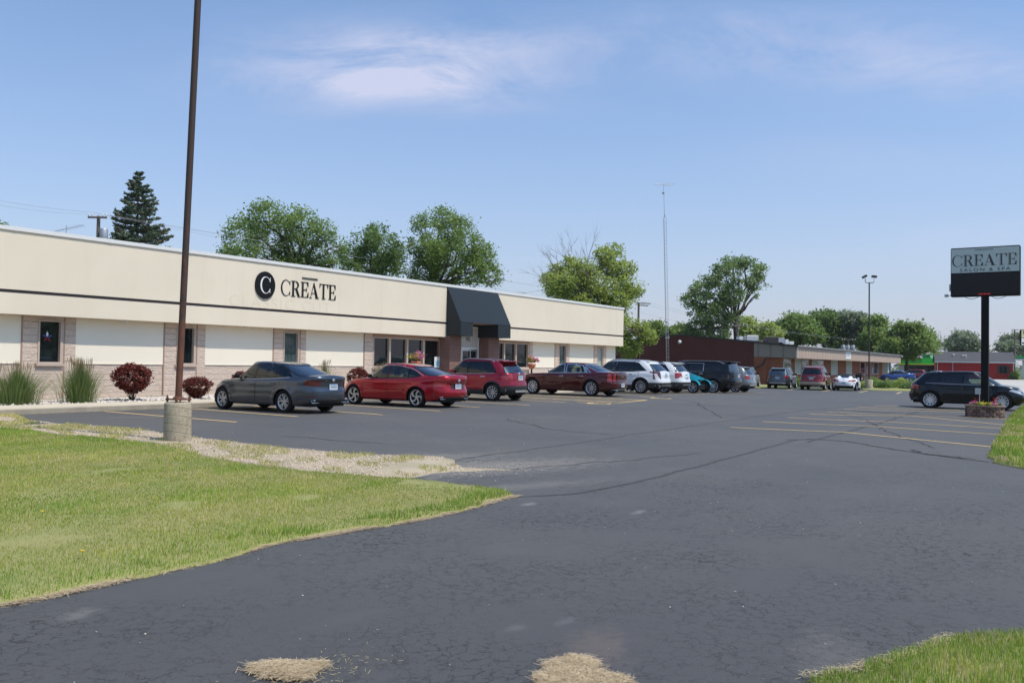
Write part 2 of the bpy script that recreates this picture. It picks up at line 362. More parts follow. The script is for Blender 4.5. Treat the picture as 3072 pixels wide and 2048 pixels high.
def m_rust(name):
    m = pmat(name, (.07, .035, .028), .75, spec=.3); t = NT(m); sep = t.n.new('ShaderNodeSeparateXYZ'); t.l.new(t.coord(), sep.inputs[0])
    n = t.noise(9, 6, .7, vec=t.coord(scale=(1, 1, .35)))
    low = t.rng(sep.outputs[2], 1.2, 5.5, .22, -.16)
    k = t.rng(t.math('ADD', n, low), .50, .78)
    t.col(t.mix(k, (.060, .040, .036), (.17, .066, .040))); t.bump(n, .3, .01); return m
m_rust('rusty_paint')
def m_oldconc(name):
    m = pmat(name, (.42, .38, .30), .9, spec=.2); t = NT(m)
    sep = t.n.new('ShaderNodeSeparateXYZ'); t.l.new(t.coord(), sep.inputs[0])
    n = t.noise(4, 6, .7); f = t.noise(26, 4, .7, vec=t.coord(scale=(1, 1, 2.2)))
    c = t.mix(t.rng(n, .3, .7), (.36, .30, .215), (.47, .41, .31)); c = t.mix(t.rng(f, .545, .62, 0, .8), c, (.13, .105, .075))
    ang = t.math('ADD', sep.outputs[2], t.math('MULTIPLY', sep.outputs[0], .18)); v = t.math('FRACT', t.math('DIVIDE', ang, .155)); l = t.rng(t.math('ABSOLUTE', t.math('SUBTRACT', v, .5)), .46, .49)
    st = t.noise(7, 3, .6, vec=t.coord(scale=(1, 1, .12))); c = t.mix(t.rng(st, .56, .68, 0, .6), c, (.14, .115, .08))
    t.col(t.mix(t.math('MULTIPLY', l, .7), c, (.10, .085, .06))); t.bump(t.math('SUBTRACT', t.math('MULTIPLY', f, -.6), l), .6, .012); return m
m_oldconc('old_concrete')
def m_leaf(name, c1, c2, trans=.3, ns=.35):
    m = bpy.data.materials.new(name); m.use_nodes = True; MATS[name] = m; t = NT(m); b = t.b
    at = t.n.new('ShaderNodeAttribute'); at.attribute_name = 'tint'
    n = t.noise(ns, 3, .6)
    c = t.mix(t.rng(n, .35, .65), c1, c2); c = t.mix(t.rng(at.outputs['Fac'], 0, 1, 0, .55), c, tuple(min(1, x * 1.55) for x in c2))
    t.col(c); b.inputs['Roughness'].default_value = .5; b.inputs['Specular IOR Level'].default_value = .3
    tr = t.n.new('ShaderNodeBsdfTranslucent'); t.l.new(c, tr.inputs['Color']); ms = t.n.new('ShaderNodeMixShader'); ms.inputs[0].default_value = trans
    out = t.n['Material Output']; t.l.new(b.outputs[0], ms.inputs[1]); t.l.new(tr.outputs[0], ms.inputs[2]); t.l.new(ms.outputs[0], out.inputs[0]); return m
m_leaf('leaf_mid', (.145, .225, .05), (.20, .28, .075), .5); m_leaf('leaf_dark', (.105, .18, .045), (.15, .225, .065), .5)
m_leaf('leaf_yellow', (.25, .32, .065), (.34, .40, .11), .55); m_leaf('leaf_grey', (.18, .235, .135), (.23, .275, .18), .5)
m_leaf('leaf_maple', (.13, .205, .055), (.19, .265, .095), .5); m_leaf('leaf_spruce', (.075, .120, .080), (.115, .155, .095), .15)
m_leaf('leaf_cone', (.13, .075, .035), (.17, .095, .045), .1)
m_leaf('leaf_red', (.105, .022, .018), (.165, .036, .028), .3, 3); m_leaf('leaf_redgreen', (.045, .040, .015), (.09, .025, .022), .25, 5)
m_leaf('blade', (.29, .335, .05), (.41, .40, .095), .4, .9); m_leaf('blade_dry', (.47, .385, .21), (.54, .45, .27), .3, 2)
m_leaf('blade_tall', (.10, .165, .040), (.18, .23, .08), .4, 2); m_leaf('seed_head', (.20, .17, .09), (.26, .20, .11), .3, 2)
m_leaf('petal_pink', (.55, .09, .28), (.68, .24, .42), .3, 8); m_leaf('petal_yellow', (.70, .50, .03), (.80, .62, .10), .3, 8)
m_leaf('petal_red', (.42, .01, .02), (.5, .02, .03), .3, 8); m_leaf('leaf_flower', (.10, .20, .03), (.18, .27, .05), .3, 8)
m_noise('bark', (.085, .065, .05), (.05, .038, .03), 3, .95, .6, .03, None, 12); m_noise('dead_wood', (.24, .20, .17), (.16, .135, .12), 3, .95)
m_noise('pole_wood', (.20, .16, .13), (.14, .11, .09), 2, .95, .2, .01, None, 30)

# ================================================================== ground
def pip(x, y, poly):
    x = np.asarray(x, float); y = np.asarray(y, float); ins = np.zeros(x.shape, bool); n = len(poly)
    for i in range(n):
        x0, y0 = poly[i]; x1, y1 = poly[(i + 1) % n]
        if y0 == y1: continue
        c = ((y0 > y) != (y1 > y)) & (x < (x1 - x0) * (y - y0) / (y1 - y0) + x0); ins ^= c
    return ins
def densify(poly, step, closed=True):
    out = []; n = len(poly)
    for i in range(n if closed else n - 1):
        a = np.array(poly[i], float); b = np.array(poly[(i + 1) % n], float); k = max(1, int(np.linalg.norm(b - a) / step))
        for j in range(k): out.append(tuple(a + (b - a) * j / k))
    if not closed: out.append(tuple(poly[-1]))
    return out
def jitter(poly, amp, step=.35, seed=1):
    r = np.random.default_rng(seed); p = densify(poly, step); n = len(p); nz = np.convolve(np.concatenate([(w := r.normal(0, 1, n)), w[:6]]), np.ones(3) / 3, 'same')[:n]
    return [(x + amp * nz[i] * .7, y + amp * nz[(i * 7 + 3) % n]) for i, (x, y) in enumerate(p)]
def surface(name, poly, off, mat, step=1.0, kind='structure', edge=True):
    p = densify(poly, step); xs = [a[0] for a in p]; ys = [a[1] for a in p]
    gx, gy = np.meshgrid(np.arange(min(xs), max(xs), step) + .013, np.arange(min(ys), max(ys), step) + .017)
    gx, gy = gx.ravel(), gy.ravel(); k = pip(gx, gy, p); n = len(p)
    pts = [Vector(a) for a in p] + [Vector((x, y)) for x, y in zip(gx[k], gy[k])]
    v, e, f, *_ = delaunay_2d_cdt(pts, [], [list(range(n))], 1, 1e-4)
    va = np.array([(a.x, a.y) for a in v]); z = G(va[:, 0], va[:, 1]) + off
    o = link(name, mesh(name, np.column_stack([va, z]), [tuple(q) for q in f], mat, True)); o['kind'] = kind
    bm = bmesh.new(); bm.from_mesh(o.data)
    for q in bm.faces:
        if q.normal.z < 0: q.normal_flip()
    if edge:                                        # the sheet gets a turned-down rim
        be = [x for x in bm.edges if x.is_boundary]; r = bmesh.ops.extrude_edge_only(bm, edges=be)
        for w in r['geom']:
            if isinstance(w, bmesh.types.BMVert): w.co.z -= .06
    bm.to_mesh(o.data); bm.free(); return o
def axis(a, b, inner0, inner1, s=1.0):
    l = -np.geomspace(1, inner0 - a + 1, 14)[::-1] + inner0 + 1; r = np.geomspace(1, b - inner1 + 1, 14) + inner1 - 1
    return np.unique(np.concatenate([l, np.arange(inner0, inner1, s), r]))
ax_, ay_ = axis(-2500, 3000, -30, 90), axis(-2500, 3000, -16, 60)
X_, Y_ = np.meshgrid(ax_, ay_); nx_, ny_ = len(ax_), len(ay_)
ii = (np.arange(ny_ - 1)[:, None] * nx_ + np.arange(nx_ - 1)[None, :]).ravel()
link('ground', mesh('ground', np.column_stack([X_.ravel(), Y_.ravel(), G(X_.ravel(), Y_.ravel()) - .05]), np.column_stack([ii, ii + 1, ii + 1 + nx_, ii + nx_]), MATS['field'], True))['kind'] = 'structure'

CURB_Y = P(490, 1226)[1]
print('curb y', CURB_Y, 'left end', P(26, 1243))
lot = [(-8, -14), (60, -14), (74, 8), (73.2, 14.6), (73.0, 23.0), (58, 23.0), (56, 24.5), (56, CURB_Y + .1), (10, CURB_Y + .1), (8.5, CURB_Y + .1), (-8, CURB_Y + .1)]
surface('asphalt_lot', lot, 0, MATS['asphalt'])
surface('neighbour_lot', [(74, 8), (170, 8), (190, 24.3), (86, 24.3), (79, 22.0), (78, 14), (77, 9)], -.01, MATS['asphalt'], 4)
pad = [P(2875, 1152), P(2890, 1136.5), P(3300, 1143), P(3500, 1190), P(3020, 1184)]
surface('concrete_pad', pad, .012, MATS['concrete_pad'], 3)
D_ = 1.30612
LAWN = [(-40, 1520), (0, 1392), (130, 1368), (240, 1343), (330, 1322), (480, 1290), (560, 1268), (640, 1245), (720, 1235), (800, 1221), (880, 1208), (960, 1195), (1030, 1180), (1100, 1162), (1150, 1147), (1190, 1139),
        (1150, 1127), (1100, 1119), (1050, 1117), (1000, 1108), (935, 1100), (880, 1098), (790, 1090), (700, 1084), (600, 1071), (500, 1058), (400, 1030), (250, 1008), (120, 998), (0, 985)]
lawn = [P(x * D_, y * D_) for x, y in LAWN]; lawn[0] = (-9, P(0, 1392 * D_)[1] - 1.5)
lawn += [(-9, lawn[-1][1] + .4)]
GRAV = [(0, 985), (120, 998), (250, 1008), (400, 1030), (500, 1058), (600, 1071), (700, 1084), (790, 1090), (880, 1098), (935, 1100), (990, 1087), (1080, 1081), (1165, 1080), (1060, 1074), (1040, 1058), (1000, 1049), (900, 1046), (800, 1042), (700, 1033), (600, 1024), (520, 1014), (440, 1004), (380, 999), (300, 985), (220, 979), (130, 974), (60, 962), (20, 950), (0, 946)]
grav = [P(x * D_, y * D_) for x, y in GRAV]
grav = [(-9, grav[0][1] + .4)] + grav + [(-9, grav[-1][1])]
rgrass = [P(x * D_, y * D_) for x, y in [(2352, 1077), (2310, 1069), (2277, 1062), (2273, 1048), (2276, 1035), (2290, 1005), (2303, 985), (2318, 960), (2345, 935)]]
rgrass = [(rgrass[0][0] - 2, rgrass[0][1] - 9)] + rgrass + [P(3110, 1202), P(3300, 1198), (60, -14), (20, -14)]
rgrass[0] = (rgrass[1][0] - 3.0, rgrass[1][1] - 12)
cgrass = [P(x * D_, y * D_) for x, y in [(1835, 1572), (1880, 1562), (1960, 1545), (2070, 1515), (2110, 1500), (2150, 1486), (2190, 1466), (2240, 1460), (2352, 1456)]]
print('lawn', [tuple(round(c, 1) for c in p) for p in lawn]); print('rg', [tuple(round(c, 1) for c in p) for p in rgrass]); print('cg', [tuple(round(c, 1) for c in p) for p in cgrass])
cgrass = cgrass + [(cgrass[-1][0] + 1.5, cgrass[-1][1] - 4), (cgrass[0][0] + .3, cgrass[0][1] - 4)]
lawnj = jitter(lawn, .10, .22, 3); gravj = jitter(grav, .10, .3, 4); rgj = jitter(rgrass, .06, .3, 5); cgj = jitter(cgrass, .05, .12, 6)
surface('lawn_ground', lawnj, .022, MATS['grass_soil'], .6)
surface('gravel_verge', gravj, .012, MATS['gravel_ground'], .6)
surface('roadside_ground', rgj, .022, MATS['grass_soil'], 1)
surface('corner_ground', cgj, .022, MATS['grass_soil'], .4)

# kerbed concrete walk and the bed of river stones along the front of the building
def strip_box(name, x0, x1, y0, y1, zt, zb, mat, step=1.5, poly0=None):
    xs = np.arange(x0, x1 + step, step); mb = MB()
    v = []; 
    for x in xs:
        g = gz(x, 20); v += [(x, y0 + .02, g + zb), (x, y0, g + zt - .02), (x, y0 + .02, g + zt), (x, y1, g + zt), (x, y1, g + zb)]
    f = [(5 * i + k, 5 * i + 5 + k, 5 * i + 6 + k, 5 * i + 1 + k) for i in range(len(xs) - 1) for k in range(4)]
    mb.add(v, f); n = len(xs) - 1; mb.add(v[:5], [(0, 1, 2, 3, 4)]); mb.add(v[-5:], [(4, 3, 2, 1, 0)])
    return mb.build(name, mat)
WALL_Y = 27.5; FAS_Y = 27.0
struct(strip_box('sidewalk', -10, 55.5, CURB_Y + .16, CURB_Y + 1.75, .15, -.1, MATS['concrete_walk']))
struct(strip_box('kerb', 8.0, 56, CURB_Y, CURB_Y + .155, .152, -.1, MATS['concrete_curb']))
struct(strip_box('stone_bed', -10, 55.4, CURB_Y + 1.76, WALL_Y + .2, .13, -.1, MATS['pebble_ground']))

# yellow bay markings
mk = MB()
def paint(a, b, w=.10, wob=.012, off=.007):
    a = np.array(a, float); b = np.array(b, float); L = np.linalg.norm(b - a); n = max(2, int(L / .4)); d = (b - a) / L; q = np.array([-d[1], d[0]])
    v = []; r_ = np.random.default_rng(int(abs(a[0] * 97 + a[1] * 13)) + 5)
    o_ = np.cumsum(r_.normal(0, wob * .5, n + 1))
    for i in range(n + 1):
        c = a + (b - a) * i / n + q * o_[i]
        for s_ in (-1, 1):
            p = c + q * s_ * w / 2 * (1 + r_.normal(0, .06)); v.append((p[0], p[1], gz(*p) + off))
    mk.add(v, [(2 * i, 2 * i + 1, 2 * i + 3, 2 * i + 2) for i in range(n)])
y1 = CURB_Y - .15
for px0, py0, px1, py1 in [(323, 1233, 708, 1266.5), (578, 1223, 888, 1250), (780, 1217, 1149, 1244.5), (1000, 1210, 1321, 1233), (1180, 1203, 1440, 1222), (1393, 1203, 1589, 1215.6), (1408, 1187.5, 1697.5, 1207)]:
    a_, b_ = P(px0, py0), P(px1, py1); paint((a_[0] * .5 + b_[0] * .5, y1 if px0 in (323, 578) else min(a_[1], y1)), b_)
# hatched access aisle beside the disabled bay
hx0, hx1, hy0, hy1 = 30.6, 33.2, 15.6, y1
paint((hx0, hy1), (hx0, hy0)); paint((hx1, hy1), (hx1, hy0)); paint((hx0, hy0), (hx1, hy0))
for k in range(6): paint((hx0 + .05, hy0 + 1.0 + k * 1.0), (hx1 - .05, hy0 + .1 + k * 1.0))
for cx_, cy_ in ((29.6, 15.9), (35.2, 15.9)):          # wheelchair symbols
    for k in range(10):
        a0, a1 = 2 * math.pi * k / 12, 2 * math.pi * (k + 1) / 12
        paint((cx_ + .42 * math.cos(a0), cy_ + .42 * math.sin(a0)), (cx_ + .42 * math.cos(a1), cy_ + .42 * math.sin(a1)), .09)
    paint((cx_, cy_ + .05), (cx_, cy_ + .95), .1); paint((cx_, cy_ + .45), (cx_ + .4, cy_ + .45), .09); paint((cx_ + .4, cy_ - .1), (cx_ + .65, cy_ - .2), .09)
for x in (36.3, 38.9, 41.5, 44.2, 46.9, 49.6, 52.3, 55.0): paint((x, y1), (x, 16.7))
for (a0, a1, b0, b1) in [(2361, 1170, 2400, 1163), (2466, 1173.2, 2496, 1166), (2578, 1176.8, 2608, 1168), (2689.4, 1180.7, 2721, 1172)]:
    a_ = P(a0, a1); paint(a_, (a_[0] + 5.0, a_[1] + .55), .11)
# right-hand rows, from the crossing line outwards on both sides
for (a0, a1, m0, m1, b0, b1) in [(2192, 1281.7, 2528, 1296, 2981, 1341), (2288, 1264.5, 2600, 1277.5, 2989, 1303.5), (2363, 1252.5, 2655, 1265, 3010, 1285), (2430, 1242.5, 2730, 1247, 3015, 1274.5),
                                 (2483, 1235, 2735, 1243.5, 3020, 1257.5), (2530, 1226.5, 2790, 1233.5, 2900, 1237), (2570, 1221, 2780, 1228, 2880, 1230), (2625, 1216.5, 2740, 1218, 2800, 1220)]:
    paint(P(a0, a1), P(m0, m1), .10); paint(P(m0, m1), P(b0, b1), .10)
mk.build('parking_lines', MATS['yellow_paint'])['kind'] = 'structure'
# old seams and open cracks in the surface
m_noise('seam', (.070, .068, .069), (.056, .055, .056), 3, .85, .3, .01); m_noise('crack', (.015, .014, .013), (.05, .045, .04), 5, .9, .3, .01)
def ribbon(name, pts, w, mat, off=.005, jit=.03, seed=0):
    pts = densify(pts, .12, False); r_ = np.random.default_rng(seed); v = []; n = len(pts)
    nz = np.convolve(r_.normal(0, 1, n + 8), np.ones(5) / 5, 'same')[:n]
    for i, p in enumerate(pts):
        a = np.array(pts[max(i - 1, 0)]); b = np.array(pts[min(i + 1, n - 1)]); d = b - a; d /= np.linalg.norm(d) + 1e-9; q = np.array([-d[1], d[0]])
        wi = w * (.6 + .5 * abs(math.sin(i * .7 + seed)) + .3 * r_.random()) * (1 if 1 < i < n - 2 else .3)
        for s_ in (-1, 1):
            c = np.array(p) + q * (jit * nz[i] + s_ * wi / 2); v.append((c[0], c[1], gz(*c) + off))
    mbx = MB(); mbx.add(v, [(2 * i, 2 * i + 1, 2 * i + 3, 2 * i + 2) for i in range(n - 1)]); return struct(mbx.build(name, mat))
PD = lambda *a: [P(x * D_, y * D_) for x, y in a]
ribbon('surface_seam', PD((1195, 1141), (1270, 1137), (1330, 1133), (1460, 1107), (1560, 1082), (1680, 1050), (1790, 1020), (1830, 1010)), .075, MATS['seam'], .004, .04, 1)
ribbon('surface_seam', PD((1850, 1016), (1935, 994), (2020, 972), (2090, 950), (2130, 938)), .085, MATS['seam'], .004, .05, 2)
ribbon('surface_seam', PD((1795, 1010), (1860, 1008), (1945, 1013), (2000, 1024), (2080, 1036), (2200, 1052), (2270, 1062)), .07, MATS['crack'], .0045, .10, 3)
ribbon('surface_seam', PD((2085, 1032), (2160, 1047), (2240, 1054)), .10, MATS['crack'], .0046, .25, 4)
ribbon('surface_seam', PD((1040, 1057), (1200, 1034), (1400, 1006), (1600, 976), (1800, 948), (1990, 930)), .035, MATS['seam'], .004, .08, 5)
ribbon('surface_seam', PD((1160, 1080), (1400, 1060), (1620, 1040)), .03, MATS['seam'], .0042, .1, 6)
ribbon('surface_seam', PD((1500, 926), (1700, 934), (1900, 941), (2120, 950), (2300, 962)), .03, MATS['seam'], .0041, .06, 7)
for k, q_ in enumerate([((640, 1000), (760, 1010), (900, 1018)), ((700, 1062), (860, 1058), (1040, 1050)), ((1150, 960), (1260, 985), (1420, 1000)), ((1480, 905), (1600, 925), (1660, 960)), ((1900, 940), (1990, 965), (2060, 1000), (2150, 1030))]):
    ribbon('surface_seam', PD(*q_), .028, MATS['crack'], .0043 + k * .0002, .12, 10 + k)
# gravel dragged onto the asphalt and pale patches
m_noise('dust_patch', (.30, .275, .245), (.20, .185, .17), 6, .95, .4, .01)

# ================================================================== main building
def fx(px, Y=WALL_Y): return PY(px, 1090, Y)[0]
B = empty('salon_building', (30, WALL_Y, 0), 0, 'long single storey cream commercial building with block base and black entrance awning', 'building')
BO = Vector((-30, -WALL_Y, 0))
def bbuild(mb, name, mats, parent=None): return mb.build(name, mats, parent if parent is not None else B, BO if parent is None else None)
XL, XR, ZB, ZS, ZC = -5.0, 53.40, .05, 2.97, 5.53
ents = (fx(1116.7), fx(1318))
mb = MB(); mb.box((XL, WALL_Y, ZB), (34.3, WALL_Y + .3, 1.50)); mb.box((38.5, WALL_Y, ZB), (XR, WALL_Y + .3, 1.50)); mb.box((XR - .3, WALL_Y + .3, ZB), (XR, 47.5, ZS)); bbuild(mb, 'wall', MATS['split_block'])
mb = MB(); mb.box((XL, WALL_Y - .05, ZB), (34.3, WALL_Y - .003, .40)); bbuild(mb, 'footing', MATS['concrete_curb'])
mb = MB(); mb.box((XL, WALL_Y + .31, .3), (XR - .31, WALL_Y + .34, ZS)); bbuild(mb, 'inner_wall', MATS['black'])
mb = MB()
mb.box((XL - .5, FAS_Y, 3.70), (34.27, WALL_Y + .5, ZC - .06)); mb.box((38.58, FAS_Y, 3.70), (53.6, WALL_Y + .5, ZC - .06))
mb.box((XL - .5, FAS_Y + .004, ZS), (34.27, WALL_Y + .5, 3.60)); mb.box((38.58, FAS_Y + .004, ZS), (53.6, WALL_Y + .5, 3.60))
mb.box((53.1, WALL_Y + .503, 3.70), (53.6, 47.9, ZC - .06)); mb.box((53.1, WALL_Y + .503, ZS), (53.597, 47.9, 3.60)); mb.box((34.28, FAS_Y + .25, 3.70), (38.57, WALL_Y + .5, ZC - .06))
bbuild(mb, 'fascia', MATS['fascia_stucco'])
mb = MB(); mb.box((XL - .5, FAS_Y + .045, 3.60), (34.2, WALL_Y + .4, 3.70), 0); mb.box((38.65, FAS_Y + .045, 3.60), (53.55, WALL_Y + .4, 3.70), 0)
mb.box((XL - .5, FAS_Y + .018, 3.655), (34.2, FAS_Y + .044, 3.699), 1); mb.box((38.65, FAS_Y + .018, 3.655), (53.55, FAS_Y + .044, 3.699), 1)  # dark strips standing in for the shadow along the groove's upper edge
bbuild(mb, 'groove', [MATS['groove'], MATS['groove_shadow']])
mb = MB(); mb.box((XL - .55, FAS_Y - .045, ZC - .07), (53.65, WALL_Y + .6, ZC + .05)); mb.box((53.05, WALL_Y + .603, ZC - .07), (53.65, 48, ZC + .05))
for x in np.arange(1.2, 54, 3.05): mb.box((x - .05, FAS_Y - .05, ZC - .075), (x + .05, WALL_Y + .2, ZC + .058))
bbuild(mb, 'cap', MATS['cap_white'])
mb = MB(); mb.box((XL, WALL_Y + .6, ZC - .25), (53.05, 47.8, ZC - .2)); mb.box((XL, 47.8, 0), (XR, 48.1, ZC)); bbuild(mb, 'roof', MATS['roof_grey'])
# cream panels between the piers
pans = [(None, 64), (224, 491), (613, 818.8), (915.6, 1091), (1597, 1663.7), (1707.2, 1781), (1817.5, 1853)]
for a, b in pans:
    mb = MB(); x0 = XL if a is None else fx(a); x1 = fx(b) if b < 1850 else XR
    mb.box((x0, WALL_Y - .018, 1.50), (x1, WALL_Y + .29, ZS - .002)); mb.box((x0, WALL_Y - .03, 1.485), (x1, WALL_Y - .0185, 1.52))
    bbuild(mb, 'wall_panel', MATS['panel'])
# block piers, trims and windows
piers = [((64, 224), (110, 185)), ((491, 613), (527, 584)), ((818.8, 915.6), (847, 895)), ((1663.7, 1707.2), (1675, 1697.5)), ((1781, 1817.5), (1790.5, 1808))]
def window(x0, x1, z0, z1, glass='window_glass', mull=(), lab=None):
    w = empty('window', (0, 0, 0)); w.parent = B; w.location = BO
    m = MB(); t = .055; yb, yf = WALL_Y + .12, WALL_Y - .055
    m.box((x0, yf, z0), (x0 + t, yb, z1)); m.box((x1 - t * 1.6, yf, z0), (x1, yb, z1)); m.box((x0 + t, yf, z1 - t), (x1 - t * 1.6, yb, z1)); m.box((x0 + t, yf, z0), (x1 - t * 1.6, yb, z0 + t))
    for q in mull: m.box((q - .06, yf + .005, z0 + t), (q + .06, yb, z1 - t))
    m.build('frame', MATS['trim_tan'], w)
    m = MB(); m.box((x0 - .06, yf - .06, z0 - .07), (x1 + .02, yb, z0 - .002)); m.build('sill', MATS['trim_tan'], w)
    xs = [x0 + t] + [q for q in mull] + [x1 - t * 1.6]
    for i in range(len(xs) - 1):
        m = MB(); m.box((xs[i] + (.06 if i else 0), yb - .05, z0 + t), (xs[i + 1] - (.06 if i < len(xs) - 2 else 0), yb - .03, z1 - t)); m.build('pane', MATS[glass], w)
    return w
for i, ((a, b), (c, d)) in enumerate(piers):
    x0, x1, w0, w1 = fx(a), fx(b), fx(c), fx(d); z0, z1 = 1.49, 2.86
    mb = MB(); yf = WALL_Y - .03
    mb.box((x0, yf, ZB), (w0, WALL_Y + .29, ZS - .002)); mb.box((w1, yf, ZB), (x1, WALL_Y + .29, ZS - .002)); mb.box((w0, yf + .001, ZB), (w1, WALL_Y + .29, z0 - .073)); mb.box((w0, yf + .001, z1), (w1, WALL_Y + .29, ZS - .002))
    bbuild(mb, 'pier', MATS['split_block'])
    mb = MB(); mb.box((x0 - .045, yf - .012, .42), (x0 + .0, WALL_Y + .0, ZS - .004)); mb.box((w1 + .03, yf - .012, .42), (w1 + .07, yf - .001, ZS - .004)); bbuild(mb, 'trim', MATS['trim_brown'])
    window(w0, w1, z0, z1, ['window_glass', 'window_glass', 'window_green', 'window_green', 'frosted'][i])
# wide window groups each side of the entrance
x0, x1 = fx(1116.7), 34.25
mb = MB(); mb.box((fx(1092), WALL_Y - .03, ZB), (x0, WALL_Y + .29, ZS - .002)); bbuild(mb, 'pier', MATS['split_block'])
mb = MB(); mb.box((fx(1091) - .05, WALL_Y - .045, .42), (fx(1091), WALL_Y, ZS - .004)); mb.box((x0, WALL_Y - .06, ZS - .14), (x1, WALL_Y + .2, ZS - .004)); bbuild(mb, 'trim', MATS['trim_brown'])
window(x0, fx(1318), 1.42, ZS - .145, 'window_glass', [fx(1167), fx(1219.5), fx(1268.5)])
mb = MB(); mb.box((fx(1318), WALL_Y - .04, ZB), (34.25, WALL_Y + .29, ZS - .145)); bbuild(mb, 'pier', MATS['column_block'])
r0, r1 = 38.62, fx(1584)
mb = MB(); mb.box((fx(1586), WALL_Y - .03, ZB), (fx(1597), WALL_Y + .29, ZS - .002)); bbuild(mb, 'pier', MATS['split_block'])
mb = MB(); mb.box((r1 + .0, WALL_Y - .05, .42), (fx(1586), WALL_Y + .1, ZS - .004)); mb.box((r0, WALL_Y - .06, ZS - .11), (r1, WALL_Y + .2, ZS - .004)); bbuild(mb, 'trim', MATS['trim_brown'])
window(r0, r1, 1.42, ZS - .115, 'window_glass', [fx(1511), fx(1546)])
# entrance: two block columns, door with transom, awning
for (a, b) in ((34.30, 35.24), (37.6, 38.57)):
    mb = MB(); mb.box((a, 26.80, ZB), (b, WALL_Y + .3, 3.04)); bbuild(mb, 'column', MATS['column_block'])
dY = WALL_Y - .1
door = empty('door', (0, 0, 0)); door.parent = B; door.location = BO
m = MB(); zt = 2.42; d0, d1 = 35.27, 37.57
m.box((d0, dY, .35), (d0 + .09, dY + .12, 3.6)); m.box((d1 - .09, dY, .35), (d1, dY + .12, 3.6)); m.box((d0 + .09, dY, zt), (d1 - .09, dY + .12, zt + .09)); m.box((d0 + .09, dY, 3.52), (d1 - .09, dY + .12, 3.6)); m.build('frame', MATS['alu_white'], door)
m = MB(); m.box((d0 + .8, dY + .02, .36), (d0 + .9, dY + .09, zt)); m.box((d0 + .9, dY + .02, zt - .1), (d1 - .1, dY + .09, zt)); m.box((d1 - .2, dY + .02, .36), (d1 - .1, dY + .09, zt - .1)); m.box((d0 + 1.55, dY + .02, .36), (d0 + 1.61, dY + .09, zt - .1)); m.build('door_leaf', MATS['alu'], door)
m = MB(); m.box((d0 + .09, dY + .06, .36), (d1 - .09, dY + .075, zt)); m.build('pane', MATS['window_glass'], door)
m = MB(); m.box((d0 + .09, dY + .06, zt + .09), (d1 - .09, dY + .075, 3.52)); m.build('transom', MATS['curtain'], door)
m = MB()
for k in range(14): m.box((d0 + .12 + k * .15, dY + .045, zt + .1), (d0 + .16 + k * .15, dY + .058, 3.5))
m.build('curtain', MATS['trim_tan'], door)
def text_mesh(s, size, depth, name, mat, sx_=1., spacing=1.):
    cu_ = bpy.data.curves.new(name, 'FONT'); cu_.body = s; cu_.size = size; cu_.extrude = depth; cu_.align_x = 'CENTER'; cu_.space_character = spacing
    o = bpy.data.objects.new(name, cu_); COL.objects.link(o); dg = bpy.context.evaluated_depsgraph_get(); me = bpy.data.meshes.new_from_object(o.evaluated_get(dg))
    bpy.data.objects.remove(o); bpy.data.curves.remove(cu_); me.name = name; me.materials.clear(); me.materials.append(mat)
    for v in me.vertices: v.co.x *= sx_
    return me
tm = text_mesh('1432', .30, .003, 'house_number', MATS['dark_metal'], .62, 1.0)
o = link('house_number', tm, B); _n = PY(1404, 1021, dY); o.location = Vector((_n[0], dY - .005, _n[2] - .02)) + BO; o.rotation_euler = (R(90), 0, 0)
m = MB(); m.box((d1 - .55, dY + .045, 1.55), (d1 - .3, dY + .052, 1.85)); m.build('notice', MATS['curtain'], door)
aw = empty('awning', (0, 0, 0)); aw.parent = B; aw.location = BO
A0, A1, AY = 34.25, 38.62, 26.10
m = MB(); tt = .03
m.add([(A0, FAS_Y + .2, 5.45), (A1, FAS_Y + .2, 5.45), (A1, FAS_Y - .03, 5.45), (A0, FAS_Y - .03, 5.45), (A0, AY, 3.71), (A1, AY, 3.71), (A0, AY + tt, 3.69), (A1, AY + tt, 3.69), (A0, FAS_Y, 5.40), (A1, FAS_Y, 5.40)],
      [(0, 1, 2, 3), (3, 2, 5, 4), (4, 5, 7, 6), (6, 7, 9, 8)])
m.build('canopy', MATS['awning'], aw)
m = MB(); 
for xa in (A0, A1 - .03):
    poly = [(FAS_Y + .2, 5.44), (FAS_Y - .025, 5.44), (AY + .004, 3.70), (AY + .004, 3.03), (FAS_Y + .2, 3.03)]
    m.prism(poly, lambda y, z: (xa + .003, y, z), lambda y, z: (xa + .027, y, z))
m.build('side_panel', MATS['awning'], aw)
m = MB(); m.box((A0 + .03, AY, 3.03), (35.26, AY + .03, 3.69)); m.box((37.46, AY, 3.03), (A1 - .03, AY + .03, 3.69)); m.box((35.23, AY + .03, 3.03), (35.26, FAS_Y + .4, 3.69)); m.box((37.46, AY + .03, 3.03), (37.49, FAS_Y + .4, 3.69))
m.box((A0 + .03, AY + .04, 3.66), (35.2, FAS_Y + .2, 3.69)); m.box((37.5, AY + .04, 3.66), (A1 - .03, FAS_Y + .2, 3.69)); m.build('valance', MATS['awning'], aw)
m = MB(); m.box((35.2, AY + .02, 3.70), (37.5, dY + .1, 3.74)); m.build('soffit', MATS['trim_brown'], aw)
# small lights under the eave
for px in (372, 731, 1082):
    x = fx(px, 27.25); m = MB(); m.lathe([(.05, 0), (.07, -.03), (.05, -.07), (0.001, -.08)], 10, (x, 27.2, ZS)); bbuild(m, 'eave_light', MATS['alu_white'])
